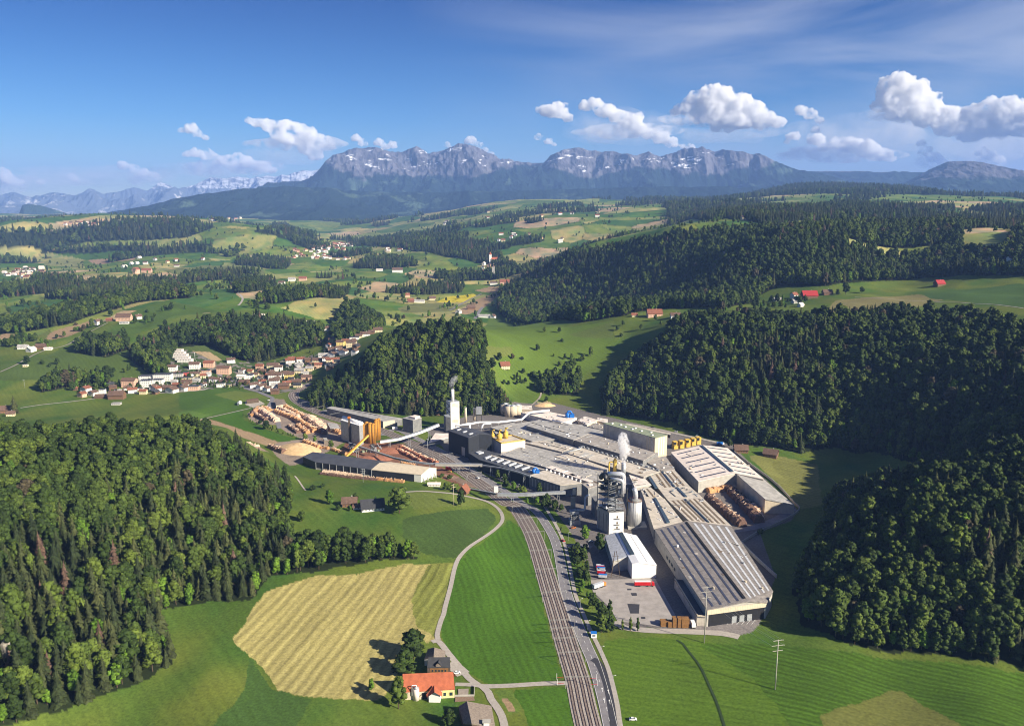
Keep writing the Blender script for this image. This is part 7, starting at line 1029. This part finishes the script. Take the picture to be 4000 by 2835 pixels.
p = P('V', 470, 1235); e = root('feed_silo', p, 'small ribbed silo with a curved filling pipe beside the red barn', 'silo'); MB().cyl(p, 1.8, 7.5, 18).out('body', 'pinkroof', e, True); MB().cyl((p.x, p.y, 7.5), 1.85, .9, 18, .4).out('cap', 'galv', e, True); MB().tube([(p.x - 2.3, p.y - .8, 3), (p.x - 2.3, p.y - .6, 9.3), (p.x + .2, p.y, 9.2), (p.x + .2, p.y, 8)], .22).out('pipe', 'white', e, True)
r, ps = bld('farmhouse', 'farmhouse with a dark slate roof, dormer and orange brown wooden front', [('V',632,772,6.5),('V',968,772,6.5),('V',958,622,11),('V',650,625,11)], [[0,1,2,3]], 'oldwood', 'slate', rs=.3); part('rear_roof', [v + Vector((0, 0, .3)) for v in (ps[3], ps[2], ps[2] + Vector((0, 6, -4.5)), ps[3] + Vector((0, 6, -4.5)))], [[0, 1, 2, 3]], 'slate', r)
fw = wallpanel(r, ps[0], ps[1], .12, .9, 0, 6.2, 'wood', 'front_wall', .1); [wallpanel(r, ps[0], ps[1], u, u + .06, z, z + 1.3, 'glass', 'window', .3) for u in (.2, .34, .48, .62, .76) for z in (1.2, 4)]
d0 = P('V', 795, 735, 8); MB().add(([(d0.x - 1.6, d0.y - .6, 7.4), (d0.x + 1.6, d0.y - .6, 7.4), (d0.x + 1.6, d0.y - .6, 8.6), (d0.x, d0.y - .6, 9.9), (d0.x - 1.6, d0.y - .6, 8.6)], [[0, 1, 2, 3, 4]])).out('dormer', 'shingle', r); MB().add(([(d0.x - 2, d0.y - 1, 8.4), (d0.x, d0.y - 1, 10.3), (d0.x, d0.y + 3, 10.3), (d0.x - 2, d0.y + 3, 8.4), (d0.x + 2, d0.y - 1, 8.4), (d0.x + 2, d0.y + 3, 8.4)], [[0, 1, 2, 3], [1, 4, 5, 2]])).out('dormer_roof', 'slate', r)
bld('farmhouse', 'old cottage with a weathered grey brown shingle roof behind the dark farmhouse', [('V',590,648,4),('V',725,612,7.5),('V',735,483,7.5),('V',640,505,4),('V',895,622,4.5),('V',893,530,4.5)], [[0,1,2,3],[1,4,5,2]], 'whitewall', 'shingle')
bld('farm_shed', 'brown ribbed roof of a shed at the bottom edge below the red barn', [('V',1090,1345,4),('V',1160,1590,4),('V',1280,1590,8.5),('V',1210,1268,8.5),('V',1620,1640,4.5),('V',1565,1335,4.5)], [[0,1,2,3],[3,2,4,5]], 'oldwood', 'shingle')
p = P('V', 1495, 1600, 6.5); e = root('roof_cabin', p, 'small white cabin with a railing on the brown shed roof', 'cabin'); MB().box(p, (3, 3, 2)).out('body', 'whitewall', e); MB().box((p.x, p.y, p.z + 2), (4.4, 3.4, .2)).out('roof', 'conc', e)
q = [P('V', x, y, .15) for x, y in [(1040,1195),(1310,1190),(1325,1250),(1035,1270)]]; tag(mesh_obj('garden_patch', [tuple(v) for v in q], [[3, 2, 1, 0]], M['soil']), kind='structure', label='bare earth enclosure beside the red barn'); q = [P('V', x, y, .15) for x, y in [(1080,1080),(1235,1075),(1230,1160),(1085,1170)]]; tag(mesh_obj('garden_patch', [tuple(v) for v in q], [[3, 2, 1, 0]], M['pathmat']), kind='structure', label='small kitchen garden bed beside the red barn')
mb = MB(); a = [P('V', x, y) for x, y in [(1035,1190),(1315,1185),(1320,1045)]]; e = root('garden_wall', a[0], 'low pale garden wall beside the red barn', 'wall'); [mb.beam(x + Vector((0, 0, .5)), y + Vector((0, 0, .5)), .3, 1.1) for x, y in zip(a, a[1:])]; mb.out('wall', 'conc', e)
# retaining walls, crossing, rock
def wall_line(name, seq, h_, m, label, w_=.5):
    L = line_px(seq, 6); e = root(name, Vector((L[0][0], L[0][1], 0)), label, 'wall'); z = gz(L[:, 0], L[:, 1]); n = len(L); A_ = offset(L, -w_ / 2); B_ = offset(L, w_ / 2); V = [(*p, zz_ + h_) for p, zz_ in zip(A_, z)] + [(*p, zz_ + h_) for p, zz_ in zip(B_, z)] + [(*p, zz_ - 1) for p, zz_ in zip(A_, z)] + [(*p, zz_ - 1) for p, zz_ in zip(B_, z)]
    part('coping', V, [f for i in range(n - 1) for f in ([i, i + 1, n + i + 1, n + i], [2 * n + i, 2 * n + i + 1, i + 1, i], [n + i, n + i + 1, 3 * n + i + 1, 3 * n + i])], m, e)
wall_line('retaining_wall', [('C',1600,1540),('C',1760,1440),('C',1900,1380),('C',2050,1300),('C',2115,1240),('C',2070,1190),('C',1900,1010),('C',1700,860),('C',1530,730)], 2.5, 'conc', 'long curved retaining wall around the right side of the mill'); wall_line('retaining_wall', [('E',1650,570),('E',1780,700),('E',1945,850)], 3, 'striplight', 'pale retaining wall beside the shaded striped roof')
wall_line('noise_barrier', [('A',1380,340),('A',1600,390),('A',1800,430)], 3, 'galv', 'grey barrier between the tracks and the wooded hill', .3)
p = hit('G', 1780, 765); e = root('level_crossing', p, 'level crossing barriers and signal posts where the lane meets the tracks', 'level crossing')
for sx, sy in ((-12, -2), (-12, 4), (12, -3), (12, 3)): MB().cyl((p.x + sx, p.y + sy, 0), .12, 4, 8).out('post', 'white', e); MB().beam((p.x + sx, p.y + sy, 1.2), (p.x + sx + (4 if sx < 0 else -4), p.y + sy, 1.3), .14).out('barrier', 'red', e)
p = hit('H', 45, 1175); p = p + (Vector((0, 0, HC)) - p) * .045; p.z -= 7; e = root('rock_outcrop', p, 'pale bare rock face among the trees at the left edge', 'rock')
v = IV3 * (1 + .35 * (fbm(IV3[:, 0] * 3, IV3[:, 1] * 3 + IV3[:, 2] * 2, 4, 3) - .5))[:, None] * np.array([5.5, 4, 9]); part('rock', [tuple(q) for q in v], IF3.tolist(), 'rock', e, world=False)
# parking signs and lane arrows on the turning lane
for fr, x, y in (('G',2035,830),('G',2045,915),('G',1985,815),('G',2000,905)):
    p = P(fr, x, y, .36); V = [(p.x - .12, p.y - 2.4, .36), (p.x + .12, p.y - 2.4, .36), (p.x + .12, p.y + .6, .36), (p.x + .55, p.y + .6, .36), (p.x, p.y + 2.4, .36), (p.x - .55, p.y + .6, .36), (p.x - .12, p.y + .6, .36)]; tag(mesh_obj('road_arrow', V, [[0, 1, 2, 3, 4, 5, 6]], M['paint']), kind='structure', label='white direction arrow on the road')
# bay lines on the loading apron
for i in range(7): a = P('E', 1500 + i * 40, 1225, .2); b = P('E', 1560 + i * 38, 1165, .2); tag(mesh_obj('bay_line', *beamv(a, b, .25, .02), M['paint']), kind='structure', label='white bay line on the loading apron')
# ------------------------------------------------------------------ clouds, beyond and above the hazy air
def cloudmat(dens=.008, lo=.40, hi=.55):
    m = bpy.data.materials.new('cumulus'); m.use_nodes = True; t = m.node_tree; t.nodes.clear(); o_ = t.nodes.new('ShaderNodeOutputMaterial'); v = t.nodes.new('ShaderNodeVolumePrincipled'); v.inputs['Color'].default_value = (1, 1, 1, 1); v.inputs['Anisotropy'].default_value = -.1
    tc = t.nodes.new('ShaderNodeTexCoord'); n = t.nodes.new('ShaderNodeTexNoise'); n.inputs['Scale'].default_value = .0028; n.inputs['Detail'].default_value = 5; t.links.new(tc.outputs['Object'], n.inputs['Vector'])
    mr = t.nodes.new('ShaderNodeMapRange'); mr.inputs[1].default_value = lo; mr.inputs[2].default_value = hi; mr.inputs[4].default_value = dens; t.links.new(n.outputs['Fac'], mr.inputs[0]); t.links.new(mr.outputs[0], v.inputs['Density']); t.links.new(v.outputs[0], o_.inputs['Volume']); return m
M['cloud'] = cloudmat()
mv = bpy.data.materials.new('cloud_veil'); mv.use_nodes = True; t = mv.node_tree; t.nodes.clear(); o_ = t.nodes.new('ShaderNodeOutputMaterial'); v = t.nodes.new('ShaderNodeVolumePrincipled'); v.inputs['Color'].default_value = (1, 1, 1, 1)
tc = t.nodes.new('ShaderNodeTexCoord'); n_ = t.nodes.new('ShaderNodeTexNoise'); n_.inputs['Scale'].default_value = .0022; n_.inputs['Detail'].default_value = 3; t.links.new(tc.outputs['Object'], n_.inputs['Vector'])
mr = t.nodes.new('ShaderNodeMapRange'); mr.inputs[1].default_value = .44; mr.inputs[2].default_value = .62; mr.inputs[4].default_value = .0028; t.links.new(n_.outputs['Fac'], mr.inputs[0]); t.links.new(mr.outputs[0], v.inputs['Density']); t.links.new(v.outputs[0], o_.inputs['Volume'])
IV4, IF4 = ico(4)
mv2 = mv.copy(); mv2.name = 'thin_veil'
for q_ in mv2.node_tree.nodes:
    if q_.type == 'MAP_RANGE': q_.inputs[1].default_value = .36; q_.inputs[2].default_value = .78; q_.inputs[4].default_value = .0013
    if q_.type == 'TEX_NOISE': q_.inputs['Scale'].default_value = .00075; q_.inputs['Detail'].default_value = 6
CL = [('towering white cumulus cloud in the upper right sky', [(1990,192,17),(2018,186,21),(2048,206,24),(2080,228,20),(2000,222,28),(2038,243,34),(2100,250,18),(2078,262,28),(2128,262,20),(2150,284,24),(2118,290,20),(1968,240,16)]),
 ('broad grey bottomed cumulus at the right edge of the sky', [(2180,256,20),(2214,248,22),(2250,246,24),(2288,256,24),(2202,276,24),(2240,284,32),(2290,286,28),(2325,275,30),(2166,304,18)]),
 ('wide flat based cumulus right of the centre', [(1556,222,18),(1586,214,22),(1616,224,25),(1650,238,25),(1682,250,22),(1712,264,18),(1740,277,14),(1532,242,16),(1598,248,30),(1650,268,30),(1566,262,20),(1702,280,16),(1618,282,22),(1510,252,10)]),
 ('slanting chain of white puffs above the middle of the massif', [(1308,240,12),(1332,236,16),(1358,250,18),(1386,264,18),(1412,274,20),(1430,292,15),(1450,304,12),(1480,312,15),(1502,322,12)]),
 ('small rounded white cloud left of the slanting chain', [(1222,250,15),(1248,250,20),(1270,266,10),(1208,246,8)]), ('large soft cloud above the left end of the massif', [(575,276,11),(604,284,16),(640,286,18),(668,292,17),(692,306,17),(720,318,16),(742,328,9),(652,312,20),(690,334,17),(624,302,14),(556,271,8),(705,350,14)]),
 ('tiny lone cloud high on the left', [(430,292,12),(440,300,10),(460,309,7),(405,293,6)]), ('long low pale cloud bank on the left', [(468,350,13),(440,344,11),(492,360,12),(516,362,14),(550,366,15),(586,376,13),(418,346,8),(610,382,8),(530,350,8)]),
 ('little cloud just above the left summit', [(796,310,9),(812,322,9),(848,320,10),(878,326,9),(862,330,8)]), ('slim bright cloud behind the second summit', [(1050,316,10),(1068,326,9),(1086,336,7),(1100,344,5)]), ('short white puff right of the second summit', [(1000,325,7),(1008,332,5)]),
 ('bright upright puff between the two large right clouds', [(1796,250,12),(1814,258,12),(1834,270,8),(1826,292,8)]), ('ragged low cloud row above the saddle', [(1776,306,11),(1826,314,15),(1844,332,12),(1880,322,14),(1906,328,19),(1940,338,20),(1972,348,16),(1992,356,9),(1760,320,6)]),
 ('small upright cloud left of the right hand peak', [(2062,322,8),(2070,340,11),(2090,354,12),(2108,364,8)]), ('low wisp over the right hand peak', [(2196,342,10),(2214,350,11),(2236,358,9)]), ('faint low cloud over the snowy chain', [(276,372,10),(296,380,11),(322,388,10),(344,392,7)]), ('faint low cloud at the left edge', [(4,392,14),(18,402,12),(40,410,9)]), ('faint little puff above the snowy chain', [(160,396,7),(170,402,6),(92,408,7)]), ('small pale puffs under the slanting chain', [(1204,308,8),(1226,318,8),(1240,324,5)]), ('low pale cloud peeping over the third summit', [(1530,328,7),(1546,330,8),(1510,326,6)])]
RC = 32000
for ci, (lb, puffs) in enumerate(CL):
    puffs = [(x, y, q * 1.2) for x, y, q in puffs]
    rr = random.Random(ci + 50); V = []; Fs = []; off = 0; cpos = None; Rk = RC + rr.uniform(-600, 2500)
    def cpt(x, y, dd=0): r = ray('D', x, y); k = (Rk + dd) / math.hypot(r.x, r.y); return np.array([r.x * k, r.y * k, HC + r.z * k])
    pl = []
    for x, y, q in puffs:
        pl.append((x, y, q, 0)); 
        for _ in range(5): a = rr.uniform(0, 6.28); s = rr.uniform(.35, .6); pl.append((x + math.cos(a) * q * .78, y + math.sin(a) * q * .5 - q * .15, q * s, rr.uniform(-.6, .6) * q))
    c0_ = cpt(*puffs[len(puffs) // 2][:2])
    for k, (x, y, q, dd) in enumerate(pl):
        m_ = Rk / 1800 * q; c = cpt(x, y, dd * Rk / 1800) - c0_; v = IV3; f = IF3
        nz = fbm(v[:, 0] * 2.4 + k * 3.1, v[:, 1] * 2.4 + v[:, 2] * 3.3, 5, ci + k, True); v = v * (1 + .32 * (nz - .55))[:, None] * np.array([1, 1, .8]) * m_; lo = v[:, 2] < -.35 * m_; v[lo, 2] = -.35 * m_ + (v[lo, 2] + .35 * m_) * .35; V.append(v + c); Fs.append(f + off); off += len(v)
    o = mesh_obj('cloud', np.concatenate(V), np.concatenate(Fs), M['cloud'], smooth=True, loc=c0_); tag(o, lb, 'cloud', 'cumulus clouds', 'stuff')
    q_ = max(p[2] for p in puffs); md = o.modifiers.new('fuse', 'REMESH'); md.mode = 'VOXEL'; md.voxel_size = max(26, q_ * Rk / 1800 / 9); md.use_smooth_shade = True; ms = o.modifiers.new('soften', 'SMOOTH'); ms.factor = .6; ms.iterations = 3
    for sz, st in ((q_ * 7, q_ * 8), (q_ * 2.6, q_ * 4)):
        tx = bpy.data.textures.new('billow', 'CLOUDS'); tx.noise_scale = sz; tx.noise_depth = 3; dm_ = o.modifiers.new('billow', 'DISPLACE'); dm_.texture = tx; dm_.strength = st; dm_.mid_level = .5; dm_.texture_coords = 'GLOBAL'
    if ci in (0, 1, 2, 3, 5, 7, 12, 13, 14, 15, 16):   # thin mist under the larger clouds
        V = []; xs = [p[0] for p in puffs]; ys = [p[1] for p in puffs]; c = cpt(sum(xs) / len(xs), sum(ys) / len(ys) + 16) - c0_; sx = (max(xs) - min(xs)) * .5 + 14; sy = 16
        v = IV3 * (1 + .9 * (fbm(IV3[:, 0] * 2, IV3[:, 1] * 2 + IV3[:, 2], 4, ci) - .5))[:, None] * np.array([sx, sx * .3, sy]) * Rk / 1800; o2 = mesh_obj('mist', v + c, IF3, mv, smooth=True); o2.parent = o

for lb, x, y, sx, sy in (('pale cloud bank above the snowy mountains at the far left', 70, 405, 110, 16), ('soft cloud bank left of the massif', 500, 378, 120, 18), ('broad thin veil of cloud behind the right hand cumulus', 1930, 300, 150, 38), ('soft grey veil low at the right edge', 2200, 325, 120, 34), ('faint veil around the slanting chain of puffs', 1400, 285, 130, 34), ('hazy band of cloud low over the snowy mountains', 240, 392, 190, 20), ('faint veil under the left cloud', 640, 345, 80, 26), ('long thin veil beneath the flat based cumulus', 1620, 300, 110, 18)):
    r = ray('D', x, y); Rk = RC + 5200; k = Rk / math.hypot(r.x, r.y); c = np.array([r.x * k, r.y * k, HC + r.z * k]); v = IV4 * (1 + 1.1 * (fbm(IV4[:, 0] * 2 + x, IV4[:, 1] * 2 + IV4[:, 2] * 2, 5, 3) - .5))[:, None] * np.array([sx, 26, sy]) * Rk / 1800
    o = mesh_obj('cloud', v, IF4, mv2, smooth=True, loc=c); tag(o, lb, 'cloud', 'thin cloud veils', 'stuff')
# ------------------------------------------------------------------ haze
hz_ = bpy.data.materials.new('haze'); hz_.use_nodes = True; t = hz_.node_tree; t.nodes.clear(); o_ = t.nodes.new('ShaderNodeOutputMaterial'); pv = t.nodes.new('ShaderNodeVolumePrincipled')
pv.inputs['Color'].default_value = (.27, .47, 1.0, 1); pv.inputs['Density'].default_value = 0.000045; pv.inputs['Anisotropy'].default_value = 0.0; t.links.new(pv.outputs[0], o_.inputs['Volume'])
x0, x1, y0, y1, z0, z1 = -24000, 24000, -300, 30400, -200, 1800
v = [(x, y, z) for x in (x0, x1) for y in (y0, y1) for z in (z0, z1)]
hb = mesh_obj('haze', v, [(0,1,3,2),(4,6,7,5),(0,4,5,1),(2,3,7,6),(0,2,6,4),(1,5,7,3)], hz_); tag(hb, kind='stuff', label='thin blue haze over the valley')
